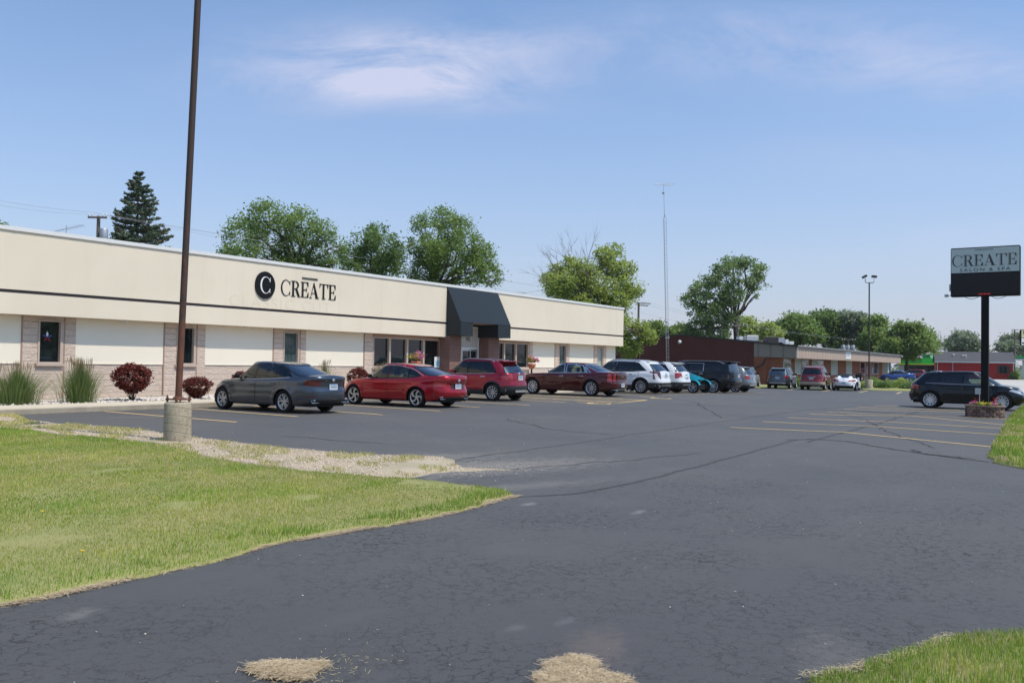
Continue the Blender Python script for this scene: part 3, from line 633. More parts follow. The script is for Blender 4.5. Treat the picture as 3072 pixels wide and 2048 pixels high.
# decorations seen behind the glass of the first window
m = MB(); wx = fx(142); 
pmat('blue_ribbon', (.03, .06, .22), .7); pmat('red_ribbon', (.22, .01, .015), .7)
for k in range(5):
    a = R(90 + 72 * k); 
    m.add([(wx, WALL_Y + .055, 2.33), (wx +   .085 * math.cos(a - .5), WALL_Y + .05, 2.33 + .085 * math.sin(a - .5)), (wx + .19 * math.cos(a), WALL_Y + .055, 2.33 + .19 * math.sin(a)), (wx +   .085 * math.cos(a + .5), WALL_Y + .05, 2.33 + .085 * math.sin(a + .5))], [(0, 1, 2, 3)], (0, 1, 2, 2, 1)[k])
tag(m.build('star_ornament', [MATS['white_paint'], MATS['blue_ribbon'], MATS['red_ribbon']]), 'red white and blue star hanging in the narrow window behind the tall grasses', 'ornament')
m = MB(); m.box((fx(1300), 27.46 - .03, 1.45), (fx(1300) + .42, 27.48 - .03, 1.98), 0); m.box((fx(1300) + .08, 27.455 - .03, 1.52), (fx(1300) + .34, 27.46 - .031, 1.78), 1); pmat('light_blue', (.25, .55, .72), .6)
tag(m.build('window_poster', [MATS['white_paint'], MATS['light_blue']]), 'small white and blue notice in the window left of the entrance', 'notice')

# ------------------------------------------------------------------ high-contrast serif capitals (x right, y up, height 1)
def arc(cx_, cy_, rx, ry, a0, a1, n=28): return [(cx_ + rx * math.cos(R(a0 + (a1 - a0) * i / n)), cy_ + ry * math.sin(R(a0 + (a1 - a0) * i / n))) for i in range(n + 1)]
def glyph(ch):
    """list of polygons; every thick stem has a fine inline cut beside it"""
    th, tn, g, fi = .105, .030, .042, .024
    def stem(x): return [[(x, 0), (x + fi, 0), (x + fi, 1), (x, 1)], [(x + fi + g, 0), (x + fi + g + th, 0), (x + fi + g + th, 1), (x + fi + g, 1)]]
    if ch == 'C':
        out = arc(.45, .5, .45, .52, 38, 322); inn = arc(.485, .5, .365, .485, 322, 38)
        return [out + inn, [(.80, .70), (.84, .70), (.84, .98), (.80, .90)], [(.80, .30), (.84, .30), (.84, .02), (.80, .10)]], .92
    if ch == 'E':
        return stem(.08) + [[(0, 0), (.72, 0), (.72, tn), (0, tn)], [(0, 1 - tn), (.70, 1 - tn), (.70, 1), (0, 1)], [(.28, .48), (.55, .48), (.55, .515), (.28, .515)],
                [(.66, .70), (.70, .70), (.70, .97), (.56, .97)], [(.68, .32), (.72, .32), (.72, .03), (.56, .03)], [(.52, .37), (.55, .37), (.55, .63), (.52, .63)]], .78
    if ch == 'R':
        bowl = arc(.34, .74, .36, .26, 90, -90) + arc(.34, .74, .22, .225, -90, 90)
        return stem(.08) + [bowl, [(.2, .965), (.36, .965), (.36, 1), (.2, 1)], [(.2, .48), (.36, .48), (.36, .515), (.2, .515)], [(0, 0), (.38, 0), (.38, tn), (0, tn)], [(0, 1 - tn), (.1, 1 - tn), (.1, 1), (0, 1)],
                [(.38, .49), (.54, .50), (.76, .06), (.84, .03), (.84, 0), (.62, 0)]], .86
    if ch == 'A':
        return [[(.10, 0), (.14, 0), (.44, .93), (.42, 1.0)], [(.42, 1.02), (.46, 1.02), (.86, 0), (.68, 0), (.42, .80)], [(.36, .93), (.385, .93), (.66, 0), (.63, 0)], [(.20, .30), (.62, .30), (.60, .335), (.21, .335)],
                [(0, 0), (.26, 0), (.26, tn), (0, tn)], [(.58, 0), (.96, 0), (.96, tn), (.58, tn)]], .96
    if ch == 'T':
        return stem(.31) + [[(.0, 1 - tn), (.86, 1 - tn), (.86, 1), (0, 1)], [(0, .72), (.03, .72), (.12, .97), (0, .97)], [(.83, .72), (.86, .72), (.86, .97), (.74, .97)], [(.24, 0), (.62, 0), (.62, tn), (.24, tn)]], .88
def glyph_obj(name, ch, o3, ux, uz, w, h, depth, nrm, mat, parent):
    polys, adv = glyph(ch); mbg = MB()
    for k, p in enumerate(polys):
        e = .0015 * k
        f0 = lambda x, y: tuple(o3[i] + ux[i] * x * w + uz[i] * y * h for i in range(3)); f1 = lambda x, y: tuple(o3[i] + ux[i] * x * w + uz[i] * y * h + nrm[i] * (depth + e) for i in range(3))
        mbg.prism(p, f0, f1)
    return mbg.build(name, mat, parent)
def word(s, x0, x1, o3fn, ux, uz, h, depth, nrm, mat, parent):
    adv = [glyph(c)[1] + .04 for c in s]; sc = (x1 - x0) / sum(adv); x = x0
    for c, a in zip(s, adv):
        glyph_obj('letter', c, o3fn(x), ux, uz, sc, h, depth, nrm, mat, parent); x += a * sc
ws = empty('wall_sign', (22.0, FAS_Y, 4.5), 0, 'black disc with white letter C and the black letters CREATE on the cream fascia', 'sign')
L0, L1 = PY(842, 880, FAS_Y), PY(1009, 880, FAS_Y); bz = PY(842, 560 + 855 / 2.625, FAS_Y)[2]; bt = PY(842, 560 + 733 / 2.625, FAS_Y)[2]
print('letters', L0, L1, bz, bt, PY(1008, 560 + 893 / 2.625, FAS_Y)[2], PY(1008, 560 + 775 / 2.625, FAS_Y)[2])
lz = (bz + PY(1008, 560 + 893 / 2.625, FAS_Y)[2]) / 2; lh = (bt + PY(1008, 560 + 775 / 2.625, FAS_Y)[2]) / 2 - lz
word('CREATE', L0[0], L1[0], lambda x: (x - 22, -.004, lz - 4.5), (1, 0, 0), (0, 0, 1), lh, .016, (0, -1, 0), MATS['black'], ws)
m = MB(); mx0 = PY(905, 880, FAS_Y)[0] - 22; mx1 = PY(952, 880, FAS_Y)[0] - 22
for k in (0, 1): m.box((mx0, -.025, lz - 4.5 + lh * (1.20 + .075 * k)), (mx1, -.004, lz - 4.5 + lh * (1.225 + .075 * k)))
m.build('letter_bar', MATS['black'], ws)
d0_, d1_ = PY(764, 857, FAS_Y), PY(823, 857, FAS_Y); dz0, dz1 = PY(793, 560 + 882 / 2.625, FAS_Y)[2], PY(793, 560 + 668 / 2.625, FAS_Y)[2]
dcx, dcz, dr = (d0_[0] + d1_[0]) / 2 - 22, (dz0 + dz1) / 2 - 4.5, (dz1 - dz0) / 2; print('disc r', dr, (d1_[0] - d0_[0]) / 2)
drx = (d1_[0] - d0_[0]) / 2
m = MB(); m.prism([(dcx + drx * math.cos(2 * math.pi * k / 48), dcz + dr * math.sin(2 * math.pi * k / 48)) for k in range(48)], lambda x, z: (x, -.002, z), lambda x, z: (x, -.06, z)); m.build('disc', MATS['black'], ws)
glyph_obj('letter', 'C', (dcx - dr * .50, -.058, dcz - dr * .60), (1, 0, 0), (0, 0, 1), dr * 1.08, dr * 1.2, .02, (0, -1, 0), MATS['white_paint'], ws)
# ghost outlines of older lettering left in the render coat
MATS['ghost'] = m_noise('ghost', (.695, .605, .47), (.745, .65, .51), 14, .9, .6, .01, (.67, .58, .45), 40)
gh = text_mesh('CLASSIC CUT', .62, .002, 'old_lettering', MATS['ghost'], 1.15, 1.25)
o = link('old_lettering', gh, B); ga = PY(880, 905, FAS_Y); o.location = Vector((ga[0] - .55, FAS_Y - .0005, ga[2] - .35)) + BO; o.rotation_euler = (R(90), 0, 0)

# ================================================================== vehicles
def pchip(xs, ys):
    xs = np.array(xs, float); ys = np.array(ys, float); h = np.diff(xs); d = np.diff(ys) / h; m = np.zeros(len(xs)); m[0], m[-1] = d[0], d[-1]
    for i in range(1, len(xs) - 1):
        if d[i - 1] * d[i] > 0: w1, w2 = 2 * h[i] + h[i - 1], h[i] + 2 * h[i - 1]; m[i] = (w1 + w2) / (w1 / d[i - 1] + w2 / d[i])
    def f(x):
        x = np.clip(np.asarray(x, float), xs[0], xs[-1]); i = np.clip(np.searchsorted(xs, x) - 1, 0, len(xs) - 2); t = (x - xs[i]) / h[i]
        return (1 + 2 * t) * (1 - t) ** 2 * ys[i] + t * (1 - t) ** 2 * h[i] * m[i] + t * t * (3 - 2 * t) * ys[i + 1] + t * t * (t - 1) * h[i] * m[i + 1]
    return f
def sring(x0, x1, hw, nexp, N):
    t = np.linspace(0, 2 * np.pi, 4001); c, s = np.cos(t), np.sin(t); a = (x1 - x0) / 2
    x = (x0 + x1) / 2 + a * np.sign(c) * np.abs(c) ** (2 / nexp); y = hw * np.sign(s) * np.abs(s) ** (2 / nexp)
    L = np.concatenate([[0], np.cumsum(np.hypot(np.diff(x), np.diff(y)))]); u = np.linspace(0, L[-1], N + 1)[:-1]
    return np.interp(u, L, x), np.interp(u, L, y)
def m_paint(name, c, metal=.3, rough=.3):
    m = pmat(name, c, rough, metal, .25, .85 if 'black' not in name else .45); return m
m_paint('paint_grey', (.075, .088, .112), .8, .27); m_paint('paint_red', (.36, .004, .013), .55, .26); m_paint('paint_crimson', (.30, .007, .022), .55, .26)
m_paint('paint_maroon', (.065, .003, .006), .3, .24); m_paint('paint_white', (.66, .68, .70), 0, .35); m_paint('paint_black', (.003, .0035, .006), 0, .2)
m_paint('paint_slate', (.06, .072, .082), .5, .35); m_paint('paint_darkred', (.16, .010, .016), .3, .35); m_paint('paint_purewhite', (.74, .75, .77), 0, .3)
m_paint('paint_blue', (.012, .06, .26), .3, .3); m_paint('paint_teal', (.0, .30, .36), .4, .25); m_paint('paint_silver', (.22, .225, .23), .6, .35); m_paint('paint_steel', (.13, .16, .22), .5, .35)
m_paint('paint_brownsilver', (.17, .165, .155), .6, .35)
pmat('tyre', (.014, .014, .015), .85, spec=.25); pmat('cladding', (.022, .023, .026), .7); pmat('chrome', (.75, .76, .78), .12, 1.0); pmat('rim_silver', (.62, .62, .64), .3, .6)
pmat('rim_dark', (.018, .018, .02), .4, .4); pmat('rim_machined', (.80, .72, .62), .35, .35); pmat('rim_bright', (.78, .79, .82), .25, .6); pmat('seam_dark', (.008, .008, .008), .7)
pmat('lamp_red', (.32, .008, .012), .12, 0, .6, 1.0); pmat('lamp_darkred', (.08, .005, .008), .12, 0, .6, 1.0); pmat('lamp_clear', (.55, .56, .58), .15, .3, .6, 1.0); pmat('plate', (.62, .66, .70), .5); pmat('plate_blue', (.16, .32, .52), .5)
pmat('plate_mark', (.10, .13, .2), .6); pmat('skid_silver', (.42, .42, .42), .4, .6); pmat('bumper_tan', (.42, .36, .28), .6); pmat('soft_top', (.012, .012, .013), .85)
def m_glass(name, tint, c):
    m = bpy.data.materials.new(name); m.use_nodes = True; MATS[name] = m; t = m.node_tree; t.nodes.clear()
    o = t.nodes.new('ShaderNodeOutputMaterial'); g = t.nodes.new('ShaderNodeBsdfGlossy'); g.inputs['Roughness'].default_value = .02; g.inputs['Color'].default_value = (.95, .97, 1, 1)
    tr = t.nodes.new('ShaderNodeBsdfTransparent'); tr.inputs['Color'].default_value = (*c, 1); fr = t.nodes.new('ShaderNodeFresnel'); fr.inputs['IOR'].default_value = 1.52
    mx_ = t.nodes.new('ShaderNodeMixShader'); a = t.nodes.new('ShaderNodeMath'); a.operation = 'MULTIPLY_ADD'; a.inputs[1].default_value = .8; a.inputs[2].default_value = tint
    t.links.new(fr.outputs[0], a.inputs[0]); t.links.new(a.outputs[0], mx_.inputs[0]); t.links.new(tr.outputs[0], mx_.inputs[1]); t.links.new(g.outputs[0], mx_.inputs[2]); t.links.new(mx_.outputs[0], o.inputs[0]); return m
m_glass('glass', .03, (.40, .48, .42)); m_glass('glass_tint', .02, (.05, .055, .06)); m_glass('glass_rear', .14, (.10, .13, .13)); m_glass('glass_grey', .03, (.18, .21, .20))

WHEELS = {}
def wheel_meshes(style, r, w=.225):
    k = (style, r)
    if k in WHEELS: return WHEELS[k]
    nsp, mat, kind = {'twin5': (5, 'rim_silver', 'twin'), 'blade5': (5, 'rim_machined', 'blade'), 'ten': (10, 'rim_silver', 'thin'), 'ten_bright': (10, 'rim_bright', 'thin'), 'twelve': (12, 'rim_silver', 'thin'), 'mesh6': (6, 'rim_bright', 'twin'), 'five': (5, 'rim_bright', 'twin'), 'dark10': (10, 'rim_bright', 'twin')}[style]
    rr = r * {'blade5': .74, 'twin5': .68, 'mesh6': .74}.get(style, .70)
    hub = MB(); hub.lathe([(.001, .04), (rr * .98, .035), (rr * .98, -.08), (.001, -.08)], 28, ax='y')      # outer face at +y
    hub.lathe([(rr * .96, -.08), (rr * .96, .06)], 28, ax='y', cap=False)
    ty = MB(); h = w / 2
    ty.lathe([(rr * .97, h * .62), (rr * 1.02, h * .9), (rr + (r - rr) * .5, h), (r * .965, h * .9), (r, h * .62), (r, -h * .62), (r * .965, -h * .9), (rr + (r - rr) * .5, -h), (rr * .97, -h * .8)], 36, ax='y', cap=False)
    rm = MB(); rm.lathe([(rr * .92, h * .55), (rr * .96, h * .86), (rr * 1.03, h * .84), (rr * 1.03, h * .5)], 32, ax='y', cap=False)
    rm.lathe([(.035, h * .5), (.062, h * .52), (.07, h * .2)], 14, ax='y', cap=False); rm.lathe([(.001, h * .56), (.034, h * .55)], 12, ax='y', cap=False)
    for i in range(nsp):
        a0 = 2 * math.pi * i / nsp + .3
        subs = [(-.10, .10), ] if kind == 'twin' else [(0, 0)]
        segs = []
        if kind == 'twin':
            for s_ in (-1, 1): segs.append((a0 + s_ * .12, a0 + s_ * (.24 if nsp < 8 else .12), .030, .026))
        elif kind == 'blade': segs.append((a0, a0 + .42, .045, .062))
        else: segs.append((a0, a0, .026, .034))
        for (b0, b1, w0, w1) in segs:
            p0 = (.05 * math.cos(b0), .05 * math.sin(b0)); p1 = (rr * .95 * math.cos(b1), rr * .95 * math.sin(b1))
            if kind == 'blade': pm = (rr * .62 * math.cos(a0), rr * .62 * math.sin(a0)); chain = [(p0, w0 * .6), (pm, w0), (p1, w1)]
            else: chain = [(p0, w0), (p1, w1)]
            for (q0, u0), (q1, u1) in zip(chain[:-1], chain[1:]):
                d = np.array(q1) - np.array(q0); d /= np.linalg.norm(d); n_ = np.array([-d[1], d[0]])
                v = []
                for q, u in ((q0, u0), (q1, u1)):
                    for s_ in (-1, 1): v.append((q[0] + n_[0] * s_ * u / 2, h * .62 if q is q0 else h * .72, q[1] + n_[1] * s_ * u / 2))
                    for s_ in (-1, 1): v.append((q[0] + n_[0] * s_ * u / 2, h * .38, q[1] + n_[1] * s_ * u / 2))
                rm.add(v, [(0, 1, 5, 4), (0, 4, 6, 2), (1, 3, 7, 5), (2, 6, 7, 3)])
    def fin(m_, n_, mt):
        o = m_.build(n_, MATS[mt]); me = o.data; bpy.data.objects.remove(o); return me
    WHEELS[k] = (fin(hub, 'wheel', 'rim_dark'), fin(ty, 'tyre', 'tyre'), fin(rm, 'rim', mat)); return WHEELS[k]
def add_wheel(root, x, y, r, style, w=.225):
    hb, ty, rm = wheel_meshes(style, r, w); o = link('wheel', hb, root, (x, y, r))
    if y < 0: o.rotation_euler = (0, 0, math.pi)
    link('tyre', ty, o); link('rim', rm, o); return o

def carve(bm, lay, poly, axis_, fil, val, only=(0,)):
    """cut an outline into the sheet and give the faces inside it their own part number"""
    us = [p[0] for p in poly]; vs2 = [p[1] for p in poly]; b = (min(us), max(us), min(vs2), max(vs2)); e = 1e-4
    ia, ib = {'y': (0, 2), 'x': (1, 2), 'z': (0, 1)}[axis_]
    def cand():
        out = []
        for f in bm.faces:
            if f[lay] not in only: continue
            if not fil(f): continue
            c = [v.co for v in f.verts]; a_ = [q[ia] for q in c]; z_ = [q[ib] for q in c]
            if max(a_) < b[0] - e or min(a_) > b[1] + e or max(z_) < b[2] - e or min(z_) > b[3] + e: continue
            out.append(f)
        return out
    fs = cand(); n = len(poly)
    for i in range(n):
        p, q = poly[i], poly[(i + 1) % n]
        co = [0, 0, 0]; co[ia], co[ib] = p; d = (q[0] - p[0], q[1] - p[1]); no = [0, 0, 0]; no[ia], no[ib] = -d[1], d[0]
        if abs(d[0]) + abs(d[1]) < 1e-6: continue
        geom = list({v for f in fs for v in f.verts}) + list({x for f in fs for x in f.edges}) + fs
        bmesh.ops.bisect_plane(bm, geom=geom, dist=1e-5, plane_co=co, plane_no=no)
        fs = cand()
    cs = [f.calc_center_median() for f in fs]
    if not cs: return
    ins = pip([c[ia] for c in cs], [c[ib] for c in cs], poly)
    for f, k in zip(fs, ins):
        if k: f[lay] = val
def grow(poly, d):
    c = np.mean(poly, axis=0); out = []; n = len(poly); area = sum(poly[i][0] * poly[(i + 1) % n][1] - poly[(i + 1) % n][0] * poly[i][1] for i in range(n)); sgn = 1 if area > 0 else -1
    for i in range(n):
        p0, p1, p2 = (np.array(poly[(i + k) % n], float) for k in (-1, 0, 1)); a = p1 - p0; b_ = p2 - p1; a /= np.linalg.norm(a) + 1e-9; b_ /= np.linalg.norm(b_) + 1e-9
        na = np.array([a[1], -a[0]]) * sgn; nb = np.array([b_[1], -b_[0]]) * sgn; m_ = na + nb; l = np.linalg.norm(m_); m_ = m_ / l if l > .1 else na
        out.append(tuple(p1 + m_ * d / max(.5, float(np.dot(m_, na)))))
    return out

def car(name, S, loc, rz, label, group='cars parked in the lot', cat='car'):
    root = empty(name, loc, rz, label, cat, group)
    L, W = S['L'], S['W']; a = L / 2; hw = W / 2; N = 132
    zb = S.get('zb', .20); deck = pchip(*zip(*S['deck'])); wr = S['r']; xr, xf = S['xr'], S['xf']
    bx, by = sring(-a, a, hw, S.get('plan', 5.5), N)
    # front narrows and both ends bow
    tf = S.get('taper', .10) * sm((bx - a * .35) / (a * .65)) + S.get('rtaper', .05) * sm((-bx - a * .45) / (a * .55))
    by = by * (1 - tf); bow = S.get('bow', .12) * sm((bx - a * .5) / (a * .5)) - S.get('rbow', .05) * sm((-bx - a * .6) / (a * .4)); bx = bx - bow * (by / hw) ** 2
    us = [0, .03, .10, .2, .3, .4, .5, .58, .66, .72, .78, .84, .90, .95, .985, 1.0]
    side = pchip(*zip(*S.get('side', [(0, .10), (.06, .03), (.2, .012), (.45, 0), (.62, .004), (.70, .018), (.78, .015), (.9, .035), (.97, .06), (1, .09)])))
    rend = pchip(*zip(*S.get('rend', [(0, .16), (.12, .03), (.3, 0), (.5, .01), (.56, .05), (.8, .07), (.95, .06), (1, .12)])))
    fend = pchip(*zip(*S.get('fend', [(0, .12), (.15, .02), (.4, 0), (.7, .04), (.9, .14), (1, .26)])))
    kx = np.abs(bx / a) ** 6; ky = np.clip(np.abs(by) / hw, 0, 1) ** 2
    V = []; 
    ztop = deck(bx)
    lift = S.get('lift', .10) * (sm((bx - a * .6) / (a * .4)) + sm((-bx - a * .6) / (a * .4)))
    for u in us:
        ie = np.where(bx < 0, rend(u), fend(u)) * kx; iy = side(u)
        x = bx - np.sign(bx) * ie; y = by - np.sign(by) * iy * ky
        z = (zb + lift * (1 - u) ** 2) + (ztop - zb) * u
        fl = 0
        for wx in (xr, xf):
            d = np.hypot(x - wx, z - wr); fl = fl + S.get('flare', .022) * np.exp(-((d - wr * 1.12) / .10) ** 2) * (z > wr * .6)
        y = y + np.sign(y) * fl * (np.abs(y) > hw * .6)
        V.append(np.column_stack([x, y, z]))
    lx, ly, lz_ = V[-1].T
    crown = S.get('crown', .05)
    for m_ in (.03, .10, .22, .4, .65, .97):
        x = lx * (1 - .0 * m_); y = ly * (1 - m_); V.append(np.column_stack([x * (1 - .012 * min(m_, .3) / .3 * (np.abs(lx) > a * .7)), y, deck(lx) + crown * (1 - (1 - m_) ** 2) + S.get('hump', 0) * 0]))
    K = len(V); verts = np.concatenate(V); faces = [(k * N + i, k * N + (i + 1) % N, (k + 1) * N + (i + 1) % N, (k + 1) * N + i) for k in range(K - 1) for i in range(N)]
    bm = bmesh.new(); bv = [bm.verts.new(v) for v in verts]
    for f in faces: bm.faces.new([bv[i] for i in f])
    bmesh.ops.remove_doubles(bm, verts=bm.verts, dist=.0004)
    lay = bm.faces.layers.int.new('part')
    # ---- greenhouse
    g = S['gh']; roof = pchip(*zip(*g['roof'])); NG = 120
    b0x, b0y = sring(g['base'][0], g['base'][1], g['hw0'], g.get('n0', 6), NG); t0x, t0y = sring(g['top'][0], g['top'][1], g['hw1'], g.get('n1', 6), NG)
    fb = g.get('fbow', .28); b0x = b0x - fb * sm((b0x - 0) / abs(g['base'][1])) * (b0y / g['hw0']) ** 2; t0x = t0x - fb * .55 * sm((t0x - 0) / .8) * (t0y / g['hw1']) ** 2
    rb = g.get('rbow', .12); b0x = b0x + rb * (b0x < -a * .25) * (b0y / g['hw0']) ** 2; t0x = t0x + rb * .6 * (t0x < g['top'][0] + .5) * (t0y / g['hw1']) ** 2
    GV = []; zB = deck(b0x) + crown * .0 - .03; zT = roof(t0x)
    for v_ in (0, .12, .25, .38, .5, .62, .74, .84, .92, .97, 1):
        bl = g.get('bulge', .035) * math.sin(math.pi * v_); x = b0x + (t0x - b0x) * v_ + np.sign(b0x) * bl * .8 * (np.abs(b0x) > abs(g['base'][1]) * .5) * 0; y = b0y + (t0y - b0y) * v_ + np.sign(b0y) * bl * np.clip(np.abs(b0y) / g['hw0'] * 1.6 - .6, 0, 1)
        GV.append(np.column_stack([x, y, zB + (zT - zB) * v_ + g.get('zb', 0) * math.sin(math.pi * v_)]))
    for m_, dz in ((.04, .5), (.10, .75), (.2, .88), (.4, .96), (.7, .99), (.985, 1)):
        cxm = (g['top'][0] + g['top'][1]) / 2; x = t0x; xx = cxm + (x - cxm) * (1 - m_ * .08); GV.append(np.column_stack([xx, t0y * (1 - m_), roof(x) + g.get('crown', .045) * dz]))
    KG = len(GV); gvs = [bm.verts.new(v) for v in np.concatenate(GV)]; gf = []
    for k in range(KG - 1):
        for i in range(NG): f = bm.faces.new([gvs[j] for j in (k * NG + i, k * NG + (i + 1) % NG, (k + 1) * NG + (i + 1) % NG, (k + 1) * NG + i)]); f[lay] = 1; gf.append(f)
    bm.normal_update(); bmesh.ops.recalc_face_normals(bm, faces=bm.faces); bm.normal_update()
    # make sure they point outwards
    for tagv in (0, 1):
        fs = [f for f in bm.faces if f[lay] == tagv]; s_ = sum(f.normal.dot(f.calc_center_median() - Vector((0, 0, .6))) for f in fs)
        if s_ < 0: bmesh.ops.reverse_faces(bm, faces=fs)
    bm.normal_update()
    parts = {}                               # number -> (name, material, side)
    nxt = [10]
    def part(nm, mat): nxt[0] += 1; parts[nxt[0]] = (nm, mat); return nxt[0]
    SIDE = {1: lambda f: f.normal.y > .3, -1: lambda f: f.normal.y < -.3}
    REAR = lambda f: f.normal.x < -.18; FRONT = lambda f: f.normal.x > .15; TOP = lambda f: f.normal.z > .3
    # wheel arches
    for wx in (xr, xf):
        R1 = wr + S.get('gap', .045)
        arc_ = [(wx + R1 * math.cos(math.pi * k / 14), wr + R1 * math.sin(math.pi * k / 14)) for k in range(15)]; hole = [(wx + R1, -.2)] + arc_ + [(wx - R1, -.2)]
        for s_ in (1, -1):
            if S.get('clad'):
                R2 = R1 + S['clad']; ar2 = [(wx + R2 * math.cos(math.pi * k / 12), wr + R2 * math.sin(math.pi * k / 12)) for k in range(13)]
                if not parts.get(('c', s_)): parts[('c', s_)] = part('cladding', S.get('clad_mat', 'cladding'))
                carve(bm, lay, [(wx + R2, -.2)] + ar2 + [(wx - R2, -.2)], 'y', SIDE[s_], parts[('c', s_)])
            carve(bm, lay, hole, 'y', SIDE[s_], 9, only=(0, parts.get(('c', s_), 0)))
    if S.get('clad'):
        zc = S.get('clad_z', .42)
        for s_ in (1, -1): carve(bm, lay, [(xr + .2, -.1), (xf - .2, -.1), (xf - .2, zc), (xr + .2, zc)], 'y', SIDE[s_], parts[('c', s_)])
    # top of the tub under the cabin is open
    gb = (g['base'][0] + .10, g['base'][1] - .18, g['hw0'] - .09)
    carve(bm, lay, [(gb[0], -gb[2]), (gb[1] - .25, -gb[2]), (gb[1], -gb[2] * .5), (gb[1], gb[2] * .5), (gb[1] - .25, gb[2]), (gb[0], gb[2])], 'z', lambda f: f.normal.z > .6, 9)
    for nm, mat, ax, poly in S.get('cuts', []):
        if ax == 'side':
            for s_ in (1, -1): carve(bm, lay, poly, 'y', SIDE[s_], part(nm, mat), only=(0, 1))
        elif ax == 'rear': carve(bm, lay, poly, 'x', REAR, part(nm, mat), only=(0, 1))
        elif ax == 'front': carve(bm, lay, poly, 'x', FRONT, part(nm, mat), only=(0, 1))
        elif ax == 'rear2':
            for s_ in (1, -1): carve(bm, lay, [(s_ * y, z) for y, z in poly], 'x', lambda f: REAR(f) and f.calc_center_median().x < -a + .8, part(nm, mat), only=(0, 1))
        elif ax == 'front2':
            for s_ in (1, -1): carve(bm, lay, [(s_ * y, z) for y, z in poly], 'x', FRONT, part(nm, mat), only=(0, 1))
        elif ax == 'tail':                      # lamp that wraps the rear corner: rear outline and side outline make one part
            for s_ in (1, -1):
                pn = part(nm, mat); carve(bm, lay, [(s_ * y, z) for y, z in poly[0]], 'x', lambda f: f.normal.x < -.35 and f.calc_center_median().x < -a + .7, pn, only=(0, 1))
                carve(bm, lay, poly[1], 'y', lambda f: f.normal.y * s_ > .3, pn, only=(0, 1))
        elif ax == 'door':
            for s_ in (1, -1): carve(bm, lay, grow(poly, .013), 'y', SIDE[s_], 3, only=(0,)); carve(bm, lay, poly, 'y', SIDE[s_], part(nm, mat or S['paint']), only=(3,))
    for k, poly in enumerate(g['side_glass']):
        gm = g.get('glass', ['glass', 'glass', 'glass'])[k]
        for s_ in (1, -1):
            carve(bm, lay, grow(poly, .035), 'y', SIDE[s_], 4, only=(1,)); carve(bm, lay, poly, 'y', SIDE[s_], part('window', gm), only=(4,))
    for poly, fil, nm, gm in ((g['rear_glass'], REAR, 'rear_window', g.get('rg', 'glass_rear')), (g.get('front_glass'), FRONT, 'windshield', 'glass_grey')):
        if poly is None: continue
        carve(bm, lay, grow(poly, .03), 'x', fil, 5, only=(1,)); carve(bm, lay, poly, 'x', fil, part(nm, gm), only=(5,))
    # split into part meshes
    groups = {}
    for f in bm.faces:
        k = f[lay]
        if k == 9: continue
        groups.setdefault(k, []).append(f)
    body_mats = [MATS[S['paint']], MATS['seam_dark'], MATS[g.get('pillar', 'black_gloss')], MATS[S.get('roof_mat', S['paint'])]]
    def emit(fs, nm, mats, mi=None):
        vm = {}; vv = []; ff = []; nn = []
        for f in fs:
            ff.append([vm.setdefault(v.index, len(vm)) for v in f.verts])
        vv = [None] * len(vm)
        for f in fs:
            for v in f.verts: vv[vm[v.index]] = tuple(v.co)
        me = mesh(nm, vv, ff, mats, True, mi)
        try:
            nrm = [None] * len(vm)
            for f in fs:
                for v in f.verts: nrm[vm[v.index]] = tuple(v.normal)
            me.normals_split_custom_set_from_vertices(nrm)
        except Exception: pass
        return link(nm, me, root)
    bm.verts.index_update(); bm.normal_update()
    base = [f for k in (0, 1, 3, 4, 5) for f in groups.get(k, [])]; mi = [{0: 0, 1: 3, 3: 1, 4: 2, 5: 2}[f[lay]] for f in base]
    body = emit(base, 'body', body_mats, mi)
    doors = {}
    for k, fs in groups.items():
        if k > 9 and k in parts:
            nm, mt = parts[k]; o = emit(fs, nm, [MATS[mt]])
            if nm == 'door': doors[(round(sum(f.calc_center_median().y for f in fs) / len(fs)) > 0, len(doors))] = o
    bvh = BVHTree.FromBMesh(bm)
    def sy(x, z, s_=1):
        h = bvh.ray_cast(Vector((x, s_ * 3, z)), Vector((0, -s_, 0))); return h[0].y if h[0] else s_ * hw
    def sxr(y, z):
        h = bvh.ray_cast(Vector((-5, y, z)), Vector((1, 0, 0))); return h[0].x if h[0] else -a
    def szt(x, y):
        h = bvh.ray_cast(Vector((x, y, 3)), Vector((0, 0, -1))); return h[0].z if h[0] else 1
    bm.free()
    # ---- underbody, wheel wells and cabin
    m = MB(); m.box((-a + .25, -hw + .25, zb + .0), (a - .25, hw - .25, .42)); m.box((xr + wr + .1, -hw + .06, zb + .02), (xf - wr - .1, hw - .06, .36)); m.build('underbody', MATS['black'], root)
    m = MB()
    for wx in (xr, xf):
        for s_ in (1, -1):
            Rw = wr + .05; v = []
            for k in range(13):
                an = math.pi * k / 12
                for yy_ in (hw - .04, hw - .34): v.append((wx + Rw * math.cos(an), s_ * yy_, wr + Rw * math.sin(an)))
            m.add(v, [(2 * k, 2 * k + 1, 2 * k + 3, 2 * k + 2) for k in range(12)]); m.box((wx - Rw, s_ * (hw - .35) - .01, .2), (wx + Rw, s_ * (hw - .35) + .01, wr + Rw * .95))
    m.build('wheel_well', MATS['black'], root)
    belt = float(deck(0.0)); hr = max(z for _, z in g['roof'])
